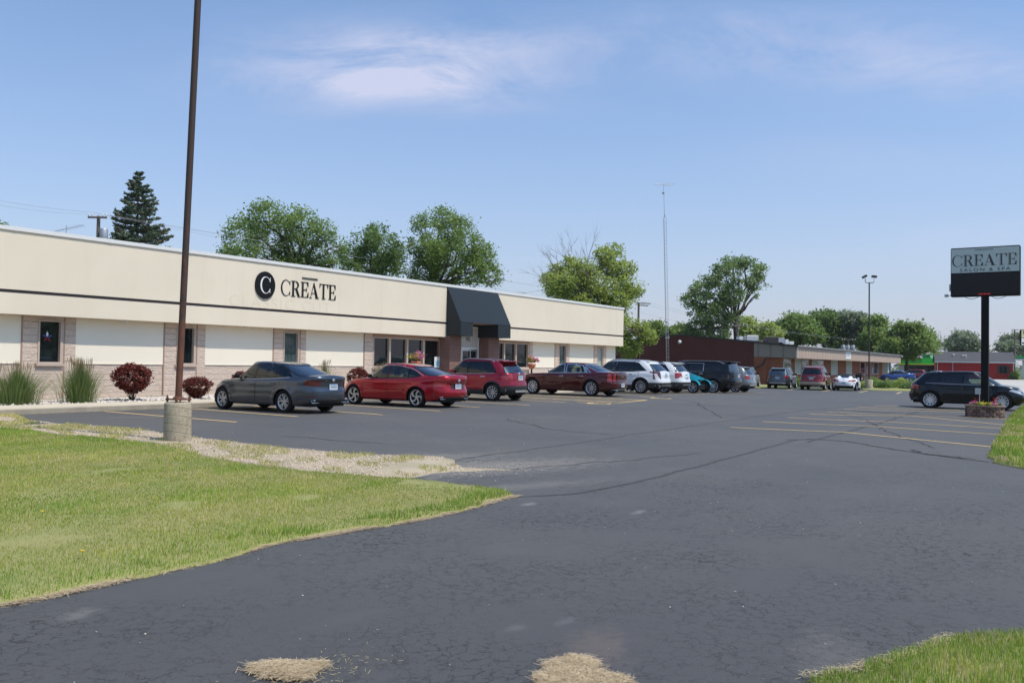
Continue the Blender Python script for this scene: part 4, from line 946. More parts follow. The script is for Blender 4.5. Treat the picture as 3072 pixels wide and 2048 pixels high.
    if g.get('seats', 1):
        m = MB(); m.box((g['base'][0] + .15, -hw + .14, .38), (g['base'][1] - .3, hw - .14, .50)); m.bbox((g['base'][1] - .62, -hw + .17, .5), (g['base'][1] - .2, hw - .17, belt - .03), .05)
        for sx0, zs in ((.05, hr - .30), (-.95, hr - .36)):
            for s_ in (1, -1):
                m.bbox((sx0 - .12, s_ * .38 - .24, .5), (sx0 + .06, s_ * .38 + .24, zs - .13), .06); m.bbox((sx0 - .13, s_ * .38 - .13, zs - .10), (sx0 - .03, s_ * .38 + .13, zs + .10), .04)
        for k in range(10):
            a0, a1 = 2 * math.pi * k / 10, 2 * math.pi * (k + 1) / 10
            m.tube([(.62 + .05 * math.sin(a0), .38 + .18 * math.cos(a0), belt - .02 + .17 * math.sin(a0)), (.62 + .05 * math.sin(a1), .38 + .18 * math.cos(a1), belt - .02 + .17 * math.sin(a1))], .014, 5, cap=False)
        m.build('seats', MATS['seat_fabric'], root)
    # ---- wheels
    for wx in (xr, xf):
        for s_ in (1, -1): add_wheel(root, wx, s_ * (hw - .135 + S.get('wout', 0)), wr, S['wheel'])
    # ---- trim pieces
    if S.get('belt_chrome'):
        for s_ in (1, -1):
            m = MB(); x0, x1 = S['belt_chrome']; pts = []
            for k in range(15):
                x = x0 + (x1 - x0) * k / 14; z = float(deck(x)) + .012; pts.append((x, sy(x, z + .01, s_) + s_ * .006, z))
            m.tube(pts, .011, 6); m.build('belt_trim', MATS['chrome'], root)
    if S.get('dlo_chrome'):
        for s_ in (1, -1):
            m = MB(); pl = densify(S['dlo_chrome'], .12, False); m.tube([(x, sy(x, z, s_) + s_ * .004, z) for x, z in pl], .013, 6); m.build('window_trim', MATS['chrome'], root)
    for (x, z) in S.get('handles', []):
        for s_ in (1, -1):
            m = MB(); y = sy(x, z, s_); m.bbox((x - .11, min(y, y + s_ * .035), z - .015), (x + .11, max(y, y + s_ * .035), z + .02), .012); m.build('door_handle', MATS[S.get('handle_mat', S['paint'])], root)
    if S.get('mirror'):
        x, z = S['mirror']
        for s_ in (1, -1):
            m = MB(); y = s_ * (g['hw0'] - .03); y1_ = y + s_ * .20
            v0 = [(x - .04, y, z), (x + .02, y, z), (x + .02, y, z + .03)]; m.tube([(x, y - s_ * .05, z + .02), (x - .01, y + s_ * .10, z + .04)], .025, 6)
            m.bbox((x - .07, min(y + s_ * .04, y1_), z + .01), (x + .05, max(y + s_ * .04, y1_), z + .14), .035); m.build('mirror', MATS[S.get('mirror_mat', S['paint'])], root)
    if S.get('plate'):
        y, z = S['plate']; x = min(sxr(y - .12, z), sxr(y + .12, z), sxr(y, z - .06)) - .006
        m = MB(); m.box((x - .012, y - .155, z - .08), (x, y + .155, z + .08), 0); m.box((x - .014, y - .14, z + .045), (x - .012, y + .14, z + .07), 1)
        for k in range(6): m.box((x - .014, y - .12 + k * .042, z - .035), (x - .012, y - .095 + k * .042, z + .03), 2)
        m.build('number_plate', [MATS['plate'], MATS['plate_blue'], MATS['plate_mark']], root)
    if S.get('badge'):
        y, z = S['badge']; x = sxr(y, z); m = MB(); m.lathe([(.055, 0), (.055, -.012), (.001, -.014)], 20, (x, y, z), 'x'); m.build('badge', MATS['chrome'], root)
    for (y0_, z0_, w_, h_, mt) in S.get('rear_bars', []):
        m = MB(); n_ = 9; v = []
        for k in range(n_):
            y = y0_ - w_ / 2 + w_ * k / (n_ - 1); x = sxr(y, z0_)
            v += [(x - .014, y, z0_ - h_ / 2), (x - .014, y, z0_ + h_ / 2), (x + .03, y, z0_ + h_ / 2), (x + .03, y, z0_ - h_ / 2)]
        m.add(v, [(4 * k + j, 4 * k + (j + 1) % 4, 4 * k + 4 + (j + 1) % 4, 4 * k + 4 + j) for k in range(n_ - 1) for j in range(4)] + [(0, 1, 2, 3), tuple(4 * n_ - 4 + j for j in range(4))]); m.build('tailgate_trim', MATS[mt], root)
    for (y, z, w_, h_) in S.get('exhaust', []):
        for s_ in (1, -1):
            x = sxr(s_ * y, z); m = MB()
            pl = [(y - w_ / 2, z - h_ / 2), (y + w_ / 2 - .02, z - h_ / 2), (y + w_ / 2 + .02, z + h_ / 2), (y - w_ / 2 + .05, z + h_ / 2)]; q = [(x - .02, s_ * u, v_) for u, v_ in pl]
            m.tube(q + [q[0]], .012, 6); m.add([(x - .008, s_ * u, v_) for u, v_ in pl], [(0, 1, 2, 3)], 1); m.build('exhaust', [MATS['chrome'], MATS['black']], root)
    if S.get('fin'):
        x, h_ = S['fin']; z = szt(x, 0); m = MB()
        m.add([(x + .12, 0, z - .01), (x - .10, -.03, z - .01), (x - .10, .03, z - .01), (x - .11, -.006, z + h_), (x - .11, .006, z + h_)], [(0, 1, 3), (0, 3, 4), (0, 4, 2), (1, 2, 4, 3)]); m.build('antenna', MATS[S.get('fin_mat', S['paint'])], root)
    if S.get('rails'):
        x0, x1, yy_ = S['rails']; 
        for s_ in (1, -1):
            m = MB(); pts = [(x0 + (x1 - x0) * k / 10, s_ * yy_, szt(x0 + (x1 - x0) * k / 10, s_ * yy_) + (.035 if 0 < k < 10 else -.01)) for k in range(11)]; m.tube(pts, .018, 6); m.build('roof_rail', MATS[S.get('rail_mat', 'steel')], root)
    if S.get('spoiler'):
        x, z, w_, d_ = S['spoiler']; m = MB(); v = []
        for k in range(9):
            y = -w_ + 2 * w_ * k / 8; e = .06 * (y / w_) ** 2
            v += [(x + d_ + e, y, z + .02), (x - .02 + e, y, z - .006 - .02 * (y / w_) ** 2), (x + e + .02, y, z - .045), (x + d_ + e, y, z - .03)]
        m.add(v, [(4 * k + j, 4 * k + (j + 1) % 4, 4 * k + 4 + (j + 1) % 4, 4 * k + 4 + j) for k in range(8) for j in range(4)] + [(0, 1, 2, 3), (32, 33, 34, 35)], 0, True); m.build('spoiler', MATS[S.get('roof_mat', S['paint'])], root)
    if S.get('wiper'):
        y, z = S['wiper']; x = sxr(y, z); m = MB(); x2 = sxr(y - .28, z + .05); m.tube([(x - .02, y, z), (x2 - .02, y - .30, z + .05)], .012, 5); m.build('wiper', MATS['black'], root)
    return root

def dlo(xs_bot, xs_top, zbot, ztop): return [(xs_bot[0], zbot[0]), (xs_bot[1], zbot[1]), (xs_top[1], ztop[1]), (xs_top[0], ztop[0])]
# ---- grey compact saloon
SEDAN_A = dict(L=4.70, W=1.80, r=.325, xr=-1.21, xf=1.476, zb=.20, paint='paint_grey', wheel='twin5', plan=5.2, taper=.12, rtaper=.08, rbow=.10, bow=.22, crown=.045,
    deck=[(-2.35, 1.045), (-2.1, 1.06), (-1.5, 1.02), (-.6, .955), (.3, .93), (1.0, .925), (1.6, .87), (2.05, .76), (2.35, .62)],
    rend=[(0, .14), (.10, .03), (.25, .0), (.50, .01), (.55, .06), (.85, .05), (.93, .0), (1, .03)],
    gh=dict(base=(-2.04, 1.44), top=(-.98, .64), hw0=.80, hw1=.60, n0=5, n1=4.5, bulge=.035, crown=.03,
            roof=[(-1.05, 1.335), (-.7, 1.395), (-.3, 1.43), (.0, 1.437), (.35, 1.425), (.6, 1.39)], side_glass=[
                [(.13, .965), (1.20, .95), (.96, 1.10), (.68, 1.235), (.40, 1.32), (.10, 1.355)], [(-.78, .985), (.05, .968), (.02, 1.36), (-.35, 1.365), (-.72, 1.335)], [(-1.38, 1.05), (-.86, .99), (-.80, 1.32), (-1.05, 1.26)]],
            glass=['glass_grey', 'glass_grey', 'glass_tint'], rear_glass=[(-.64, 1.075), (.64, 1.075), (.54, 1.36), (-.54, 1.36)], front_glass=[(-.66, .99), (.66, .99), (.50, 1.37), (-.50, 1.37)]),
    cuts=[('tail_light', 'lamp_darkred', 'tail', ([(.36, .90), (.44, .86), (.56, .79), (1.0, .79), (1.0, .95), (.44, .95)], [(-2.4, .79), (-2.12, .80), (-2.0, .955), (-2.4, .955)])),
          ('bumper_insert', 'cladding', 'rear', [(-.66, .24), (.66, .24), (.60, .40), (-.60, .40)]), ('trim_strip', 'seam_dark', 'rear', [(-.62, .615), (.62, .615), (.62, .63), (-.62, .63)]), ('reflector', 'lamp_darkred', 'rear2', [(.56, .475), (.74, .475), (.74, .505), (.60, .51)]),
          ('door', None, 'door', [(-.02, .30), (.98, .30), (1.08, .55), (1.06, .90), (-.02, .935)]), ('door', None, 'door', [(-.78, .42), (-.70, .30), (-.05, .30), (-.05, .935), (-1.02, .975), (-1.02, .80)]),
          ('headlight', 'lamp_clear', 'tail2', None)][:6],
    belt_chrome=(-1.36, 1.06), handles=[(.15, .80), (-.80, .83)], mirror=(.78, .94), mirror_mat='black', plate=(-.02, .76), badge=(0, .955), exhaust=[(.58, .35, .26, .07)], fin=(-.72, .075), fin_mat='black_gloss')
# ---- red fastback saloon
SEDAN_B = dict(SEDAN_A, L=4.88, W=1.86, r=.335, xr=-1.31, xf=1.52, paint='paint_red', wheel='blade5', rbow=.12,
    deck=[(-2.44, 1.03), (-2.2, 1.065), (-1.6, 1.02), (-.6, .945), (.3, .925), (1.0, .92), (1.6, .87), (2.1, .76), (2.44, .60)],
    rend=[(0, .13), (.10, .04), (.28, .0), (.46, .015), (.52, .08), (.72, .09), (.80, .03), (.93, .0), (1, .04)],
    gh=dict(base=(-2.14, 1.42), top=(-1.08, .60), hw0=.83, hw1=.60, n0=5, n1=4.2, bulge=.04, crown=.03, roof=[(-1.15, 1.31), (-.7, 1.39), (-.2, 1.425), (.2, 1.42), (.55, 1.37)], side_glass=[
        [(.08, .955), (1.18, .945), (.95, 1.09), (.66, 1.225), (.36, 1.315), (.05, 1.35)], [(-.86, .98), (.0, .957), (-.03, 1.35), (-.40, 1.345), (-.86, 1.26)], [(-1.38, 1.045), (-.93, .985), (-.93, 1.23), (-1.15, 1.16)]],
        glass=['glass', 'glass', 'glass'], rear_glass=[(-.68, 1.08), (.68, 1.08), (.54, 1.33), (-.54, 1.33)], front_glass=[(-.68, .98), (.68, .98), (.50, 1.35), (-.50, 1.35)], rg='glass_rear'),
    cuts=[('tail_light', 'lamp_red', 'tail', ([(.52, .86), (.56, .73), (.72, .70), (1.0, .70), (1.0, .95), (.84, .96), (.78, .90)], [(-2.5, .70), (-2.26, .74), (-2.12, .93), (-2.30, .97), (-2.5, .97)])), 
          ('bumper_insert', 'cladding', 'rear', [(-.60, .20), (.60, .20), (.55, .36), (-.55, .36)]), ('plate_recess', 'paint_maroon', 'rear', [(-.34, .62), (.34, .62), (.40, .80), (-.40, .80)]),
          ('door', None, 'door', [(-.06, .28), (.95, .28), (1.06, .55), (1.04, .89), (-.06, .92)]), ('door', None, 'door', [(-.88, .42), (-.78, .28), (-.09, .28), (-.09, .92), (-1.1, .965), (-1.1, .80)])],
    belt_chrome=None, dlo_chrome=[(-1.52, 1.05), (-1.15, 1.21), (-.9, 1.285), (-.4, 1.375), (.1, 1.38), (.38, 1.345), (.68, 1.255), (.99, 1.11), (1.24, .95)], handles=[(.10, .79), (-.82, .81)], handle_mat='paint_red', mirror=(.74, .93), mirror_mat='black', plate=(0, .71), badge=(0, .90), exhaust=[(.62, .33, .26, .07)], fin=(-.86, .085), fin_mat='paint_red')
# ---- maroon large saloon
SEDAN_C = dict(SEDAN_A, L=5.04, W=1.90, r=.36, xr=-1.42, xf=1.632, zb=.20, paint='paint_maroon', wheel='ten_bright', plan=6, taper=.07, rtaper=.04, rbow=.08, bow=.12, crown=.03,
    deck=[(-2.52, 1.04), (-2.2, 1.06), (-1.6, 1.035), (-.6, 1.0), (.3, .985), (1.0, .98), (1.7, .95), (2.2, .88), (2.52, .78)],
    rend=[(0, .12), (.08, .02), (.3, .0), (.48, .0), (.52, .04), (.9, .03), (1, .05)], fend=[(0, .1), (.15, .02), (.8, .0), (1, .12)],
    gh=dict(base=(-1.94, 1.30), top=(-1.04, .50), hw0=.84, hw1=.63, n0=6, n1=5, bulge=.03, crown=.03, roof=[(-1.15, 1.385), (-.7, 1.43), (-.2, 1.445), (.1, 1.44), (.4, 1.40)], side_glass=[
        [(.02, 1.02), (1.10, 1.01), (.80, 1.21), (.48, 1.34), (.06, 1.375)], [(-1.12, 1.045), (-.10, 1.02), (-.10, 1.375), (-.55, 1.37), (-.86, 1.33)], [(-1.30, 1.055), (-1.18, 1.05), (-1.0, 1.26), (-1.05, 1.24)]],
        glass=['glass', 'glass', 'glass'], pillar='chrome', rear_glass=[(-.64, 1.10), (.64, 1.10), (.56, 1.37), (-.56, 1.37)], front_glass=[(-.70, 1.03), (.70, 1.03), (.54, 1.38), (-.54, 1.38)], rg='glass_rear'),
    cuts=[('tail_light', 'lamp_red', 'tail', ([(.70, .66), (.98, .66), (.98, 1.02), (.74, 1.02)], [(-2.6, .66), (-2.38, .67), (-2.42, 1.03), (-2.6, 1.03)])), 
          ('door', None, 'door', [(-.08, .28), (.92, .28), (1.02, .55), (1.0, .94), (-.08, .97)]), ('door', None, 'door', [(-.98, .46), (-.86, .28), (-.11, .28), (-.11, .97), (-1.2, 1.005), (-1.2, .86)])],
    belt_chrome=(-1.36, 1.1), dlo_chrome=None, handles=[(.10, .86), (-.92, .87)], handle_mat='chrome', mirror=(.72, 1.0), mirror_mat='chrome', plate=(0, .50), badge=None, rear_bars=[(0, .60, 1.5, .018, 'chrome'), (0, .30, 1.2, .03, 'chrome'), (0, .88, .24, .03, 'chrome')], exhaust=[(.60, .27, .22, .06)], fin=(-.80, .06), fin_mat='paint_maroon')
# ---- crossovers and sport utilities
def suv(L, W, H, r, oh, wb, **k):
    a = L / 2; xr = -a + oh; bl = k.pop('belt', H * .62); x1 = a - k.pop('hood', 1.25); hd = k.pop('hoodz', bl - .03)
    rk = k.pop('rake', .35); top0 = -a + .22 + rk * .75; rr_ = k.pop('rroof', .06)
    S = dict(L=L, W=W, r=r, xr=xr, xf=xr + wb, zb=.24, plan=6, taper=.10, rtaper=.07, rbow=.10, bow=.18, crown=.04, lift=.08,
        deck=[(-a, bl + .02), (-a * .5, bl), (0, bl - .025), (x1, hd), (x1 + (a - x1) * .5, hd - .06), (a - .12, hd - .18), (a, hd - .32)],
        rend=[(0, .16), (.10, .04), (.28, .0), (.48, .01), (.55, .06), (.8, .08), (1, .14)],
        gh=dict(base=(-a + .13, x1 + .27), top=(top0, x1 - .60), hw0=W / 2 - .10, hw1=W / 2 - .29, n0=7, n1=6, bulge=.03, crown=.03, fbow=.26, rbow=.12,
            roof=[(top0 - .1, H - .05 - rr_), (top0 + .6, H - .04 - rr_ * .3), (0, H - .03), (x1 - 1.0, H - .035), (x1 - .6, H - .08)], glass=['glass_grey', 'glass_tint', 'glass_tint'], rg='glass_rear'))
    bz = bl + .02; tz = H - .15; xa = x1 + .03
    S['gh']['side_glass'] = k.pop('sg', None) or [[(-.02, bz - .005), (xa, bz - .02), (xa - .30, bz + .20), (xa - .68, tz - .02), (.02, tz + .02)], [(-1.0, bz + .02), (-.08, bz), (-.06, tz + .02), (-.92, tz)], [(-a + .62 + rk * .3, bz + .06), (-1.06, bz + .03), (-.98, tz), (-a + .60 + rk, tz - .04)]]
    yg = W / 2 - .24
    S['gh']['rear_glass'] = [(-yg, bl + .05), (yg, bl + .05), (yg - .12, H - .16 - rr_), (-yg + .12, H - .16 - rr_)]
    S['gh']['front_glass'] = [(-yg + .02, bl + .02), (yg - .02, bl + .02), (yg - .14, H - .14), (-yg + .14, H - .14)]
    dr = [(-.03, .34), (.88, .34), (1.0, .6), (.98, bl - .05), (-.03, bl - .04)]; d2 = [(xr + r + .16, .50), (xr + r + .05, .34), (-.07, .34), (-.07, bl - .04), (xr + .12, bl - .02), (xr + .12, r * 2 + .14)]
    S['cuts'] = k.pop('cuts', []) + [('door', None, 'door', dr), ('door', None, 'door', d2)]
    S['handles'] = [(.12, bl - .14), (-.86, bl - .12)]; S['mirror'] = (x1 - .42, bl + .0)
    for kk, v in k.pop('gh', {}).items(): S['gh'][kk] = v
    S.update(k); return S
def tail(y0, z0, z1, xs, za=None, shape=None): return ('tail_light', 'lamp_red', 'tail', (shape or [(y0, z0), (1.2, z0), (1.2, z1), (y0, z1)], xs))
SUV_A = suv(4.28, 1.78, 1.64, .345, .83, 2.555, belt=1.06, rake=.42, hood=1.02, paint='paint_crimson', wheel='ten', clad=.05, clad_z=.44, rroof=.10,
    cuts=[tail(.60, .84, 1.05, [(-2.3, .80), (-1.98, .86), (-1.72, 1.06), (-2.3, 1.06)]), ('bumper', 'cladding', 'rear', [(-.9, .18), (.9, .18), (.9, .52), (.62, .60), (-.62, .60), (-.9, .52)]), ],
    rear_bars=[(0, 1.0, .50, .035, 'chrome'), (0, .40, .72, .11, 'skid_silver')], plate=(0, .90), badge=(0, 1.06), handle_mat='chrome', mirror_mat='paint_crimson', rails=(-1.25, .45, .60), rail_mat='steel', spoiler=(-1.78, 1.56, .55, .30), wiper=(.1, 1.17), belt_chrome=(-1.35, .95), plan=4.6)
SUV_B = suv(4.82, 1.90, 1.68, .37, 1.02, 2.857, belt=1.08, rake=.62, hood=1.18, paint='paint_white', wheel='twelve', clad=.045, clad_z=.44, rroof=.08,
    cuts=[('tail_light', 'lamp_darkred', 'tail', ([(.76, .72), (1.2, .72), (1.2, 1.10), (.60, 1.10), (.62, 1.02), (.78, 1.0)], [(-2.5, .72), (-2.30, .72), (-2.16, 1.0), (-1.85, 1.04), (-1.80, 1.10), (-2.5, 1.10)])), ('bumper', 'cladding', 'rear', [(-1, .18), (1, .18), (1, .56), (-1, .56)])],
    rear_bars=[(0, .42, 1.3, .03, 'chrome')], plate=(0, .88), badge=(0, .98), handle_mat='chrome', fin=(-1.35, .07), exhaust=[(.62, .38, .22, .07)], spoiler=(-1.72, 1.60, .60, .3), rails=(-1.3, .4, .66), rail_mat='steel', fin_mat='paint_white')
SUV_C = suv(4.63, 1.84, 1.66, .36, .97, 2.725, belt=1.10, rake=.40, hood=1.12, paint='paint_white', wheel='five', clad=.05, clad_z=.46,
    cuts=[('tail_light', 'lamp_red', 'tail', ([(.52, 1.02), (.56, .94), (.70, .80), (.80, .78), (1.2, .78), (1.2, 1.08), (.6, 1.09)], [(-2.4, .80), (-2.15, .88), (-1.98, 1.08), (-2.4, 1.09)])), ('bumper', 'cladding', 'rear', [(-1, .18), (1, .18), (1, .60), (-1, .60)])],
    rear_bars=[(0, .45, 1.0, .03, 'steel'), (0, .98, .3, .04, 'steel')], plate=(0, .80), handle_mat='chrome', fin=(-1.3, .09), spoiler=(-1.95, 1.58, .58, .3), rails=(-1.3, .4, .64), rail_mat='black', fin_mat='paint_white')
SUV_D = suv(5.70, 2.04, 1.89, .41, 1.25, 3.30, belt=1.24, rake=.12, hood=1.42, paint='paint_black', wheel='mesh6', plan=8, rroof=.02, zb=.30,
    cuts=[('tail_light', 'lamp_darkred', 'tail', ([(.86, .80), (1.2, .80), (1.2, 1.24), (.86, 1.24)], [(-2.9, .80), (-2.77, .80), (-2.74, 1.24), (-2.9, 1.24)]))],
    rear_bars=[(0, 1.26, 1.5, .02, 'chrome'), (0, .62, 1.6, .03, 'cladding')], plate=(0, 1.02), handle_mat='chrome', belt_chrome=(-.95, 1.3), rails=(-2.2, .9, .74), rail_mat='steel', spoiler=(-2.72, 1.84, .72, .3), mirror_mat='black_gloss',
    gh=dict(glass=['glass_tint', 'glass_tint', 'glass_tint'], rg='glass_rear'), dlo_chrome=[(-.98, 1.26), (-.98, 1.72), (.6, 1.74)])
SUV_E = suv(4.52, 1.84, 1.66, .345, .95, 2.69, belt=1.08, rake=.34, hood=1.12, paint='paint_slate', wheel='five', clad=.04, clad_z=.42,
    cuts=[('tail_light', 'lamp_red', 'tail', ([(.58, .90), (.64, .84), (1.2, .82), (1.2, 1.02), (.72, 1.04)], [(-2.4, .84), (-2.10, .92), (-1.95, 1.04), (-2.4, 1.06)])), ('bumper', 'cladding', 'rear', [(-1, .18), (1, .18), (1, .48), (-1, .48)])],
    rear_bars=[(0, .46, 1.25, .09, 'skid_silver')], plate=(0, .86), badge=None, rails=(-1.3, .4, .64), rail_mat='chrome', spoiler=(-1.93, 1.57, .56, .3), wiper=(.1, 1.15), mirror_mat='black_gloss')
SUV_F = suv(4.92, 1.87, 1.82, .375, 1.12, 2.89, belt=1.15, rake=.16, hood=1.25, paint='paint_darkred', wheel='five', plan=7, zb=.30,
    cuts=[('tail_light', 'lamp_red', 'tail', ([(.74, .66), (1.2, .66), (1.2, .92), (.74, .92)], [(-2.6, .66), (-2.36, .66), (-2.36, .92), (-2.6, .92)])), ('bumper', 'bumper_tan', 'rear', [(-1, .40), (1, .40), (1, .63), (-1, .63)]), ('bumper', 'black', 'rear', [(-1, .2), (1, .2), (1, .385), (-1, .385)]),],
    rear_bars=[(0, 1.02, .62, .05, 'chrome')], plate=(0, .89), rails=(-1.6, .2, .68), rail_mat='black', mirror_mat='black_gloss', clad=.05, clad_mat='bumper_tan', clad_z=.36, gh=dict(rg='glass_tint'))
SUV_G = suv(4.68, 1.93, 1.68, .385, .98, 2.824, belt=1.11, rake=.52, hood=1.10, paint='paint_black', wheel='dark10', rroof=.10, plan=5,
    cuts=[('tail_light', 'lamp_red', 'tail', ([(.62, .86), (1.2, .86), (1.2, 1.08), (.62, 1.08)], [(-2.5, .86), (-1.96, .86), (-1.98, 1.08), (-2.5, 1.08)])), ('headlight', 'lamp_clear', 'side', [(1.72, .86), (2.20, .70), (2.30, .78), (1.85, .93)])],
    plate=(0, .9), belt_chrome=(-1.55, 1.15), exhaust=[(.55, .35, .16, .06)], mirror_mat='black_gloss', gh=dict(glass=['glass', 'glass_tint', 'glass_tint']))
def gp(x, y): return (x, y, gz(x, y))
HB = R(90)                                   # heading towards the building
def pick(px, py, S, rz, near, yref=None, front=False):
    """centre of a car whose near rear wheel stands at (x, y)"""
    return None
def at_wheel(x, y, S, rz, side, axle='xr'):
    # world position of the car centre when the wheel on side (+1 left, -1 right) touches the ground at x, y
    lx, ly = S[axle], side * (S['W'] / 2 - .08); c, s = math.cos(rz), math.sin(rz)
    X, Y = x - (lx * c - ly * s), y - (lx * s + ly * c); return (X, Y, gz(X, Y))
def raycol(px, Y): r = ray(px, 1150); return float(r[0] / r[1] * Y)
def place(name, S, px, Y, label, rz=HB, side=1, **k): return car(name, S, at_wheel(raycol(px, Y), Y, S, rz, side), rz, label, **k)
GRP = 'cars parked facing the salon'
place('saloon_car', SEDAN_A, 853.6, 19.35, 'dark grey saloon with silver twin-spoke wheels parked nearest the rusty pole', group=GRP)
place('saloon_car', SEDAN_B, 1250.5, 18.85, 'bright red saloon with black and tan five-blade wheels beside the grey saloon', group=GRP)
place('crossover_car', SUV_A, 1478, 19.7, 'crimson small crossover with roof rails and black lower cladding', group=GRP)
place('saloon_car', SEDAN_C, 1774.3, 18.7, 'dark maroon saloon with chrome window frames parked beside the hatched bay', group=GRP)
place('crossover_car', SUV_B, 1922.4, 18.8, 'large white crossover with dark boomerang tail lamps next to the maroon saloon', group=GRP)
place('crossover_car', SUV_C, 1992, 18.9, 'white crossover with bright red tail lamps half hidden behind the first white one', group=GRP)
place('sport_utility_car', SUV_D, 2139, 18.8, 'long black sport utility with chrome wheels and tall flat sides', group=GRP)
place('crossover_car', dict(SUV_E, paint='paint_silver'), 2206, 18.9, 'silver crossover just beyond the long black sport utility', group=GRP)
GR2 = 'cars parked facing the second building'; HX = R(6.8)
def place2(name, S, px, d, label, **k):
    x, y, _ = PT(px, 1150, d); c = (x + S['L'] / 2 * math.cos(HX), y + S['L'] / 2 * math.sin(HX)); return car(name, S, (c[0], c[1], gz(*c)), HX, label, group=GR2, **k)
place2('crossover_car', dict(SUV_E, paint='paint_brownsilver'), 2218, 71.0, 'grey brown crossover mostly hidden behind the silver one, its right side showing')
place2('crossover_car', SUV_E, 2331.5, 69.0, 'slate grey crossover with silver roof rails seen from behind')
place2('sport_utility_car', SUV_F, 2433, 66.2, 'dark red sport utility with tan bumper seen from behind')
# ---- white two-seat roadster with black hood
ROAD = dict(SEDAN_A, L=4.0, W=1.81, r=.33, xr=-1.13, xf=1.29, zb=.16, paint='paint_purewhite', wheel='five', plan=3.6, taper=.16, rtaper=.14, rbow=.14, bow=.3, crown=.05, flare=.05,
    deck=[(-2.0, .86), (-1.6, .93), (-1.1, .93), (-.5, .84), (.2, .82), (.8, .84), (1.3, .80), (1.8, .62), (2.0, .5)],
    rend=[(0, .22), (.12, .10), (.3, .02), (.6, .0), (.85, .05), (1, .16)],
    gh=dict(base=(-.98, .78), top=(-.60, .18), hw0=.72, hw1=.52, n0=5, n1=4, bulge=.02, crown=.02, roof=[(-.8, 1.17), (-.4, 1.23), (0, 1.235), (.3, 1.20)], side_glass=[[(-.35, .88), (.55, .86), (.10, 1.17), (-.30, 1.17)]], glass=['glass_grey'], pillar='soft_top',
            rear_glass=[(-.40, .98), (.40, .98), (.34, 1.16), (-.34, 1.16)], front_glass=[(-.55, .90), (.55, .90), (.42, 1.16), (-.42, 1.16)], rg='glass_rear', seats=0, fbow=.1, rbow=.05),
    cuts=[('tail_light', 'lamp_red', 'tail', ([(.52, .74), (.60, .68), (.80, .70), (.86, .78), (.72, .84), (.58, .82)], [(-1.98, .70), (-1.78, .72), (-1.72, .80), (-1.95, .84)])), ('diffuser', 'black', 'rear', [(-.62, .20), (.62, .20), (.52, .38), (-.52, .38)]), ('exhaust_port', 'lamp_darkred', 'rear2', [(.68, .52), (.76, .52), (.76, .60), (.68, .60)]),
          ('door', None, 'door', [(-.36, .24), (.62, .24), (.70, .5), (.66, .79), (-.36, .80)])],
    belt_chrome=None, dlo_chrome=None, handles=[(-.22, .68)], handle_mat='paint_purewhite', mirror=(.42, .84), mirror_mat='paint_purewhite', plate=(0, .58), badge=(0, .78), exhaust=[], fin=None, roof_mat='soft_top')
rd = place2('roadster', ROAD, 2530, 66.0, 'white two-seat roadster with black fabric top parked beside the red sport utility')
for s_ in (1, -1):                            # twin fairings behind the seats
    m = MB(); pts = [(-1.75, s_ * .40, .90), (-1.4, s_ * .40, .93), (-1.05, s_ * .40, .955), (-.88, s_ * .40, .96)]; m.tube(pts, [.02, .13, .17, .15], 14); m.build('fairing', MATS['paint_purewhite'], rd)
# ---- right-hand row, and the far lot
rw = P(2798.8, 1223.7)
car('crossover_car', SUV_G, at_wheel(43.2, 6.45, SUV_G, R(-90), -1), R(-90), 'black crossover with chrome belt line behind the stone planter of the sign', group='cars on the road side')
FAR = dict(SEDAN_A, paint='paint_blue', wheel='five'); GF = 'cars parked in the neighbouring lot'
def far(name, S, px0, px1, d, rz_off, label):
    x, y, _ = PT((px0 + px1) / 2, 1140, d); return car(name, S, (x, y, gz(x, y)), rz_off, label, group=GF)
far('saloon_car', FAR, 2640, 2742, 121, YAW * 0 + R(113), 'bright blue saloon seen side-on beyond the hedge')
far('crossover_car', dict(SUV_E, paint='paint_darkred', rails=None), 2702, 2770, 138, R(105), 'red sport utility parked beyond the blue saloon')
far('saloon_car', dict(SEDAN_C, paint='paint_steel', wheel='five', gh=dict(SEDAN_C['gh'], pillar='black_gloss')), 2776, 2836, 150, R(112), 'blue grey car whose roof shows above the black crossover')
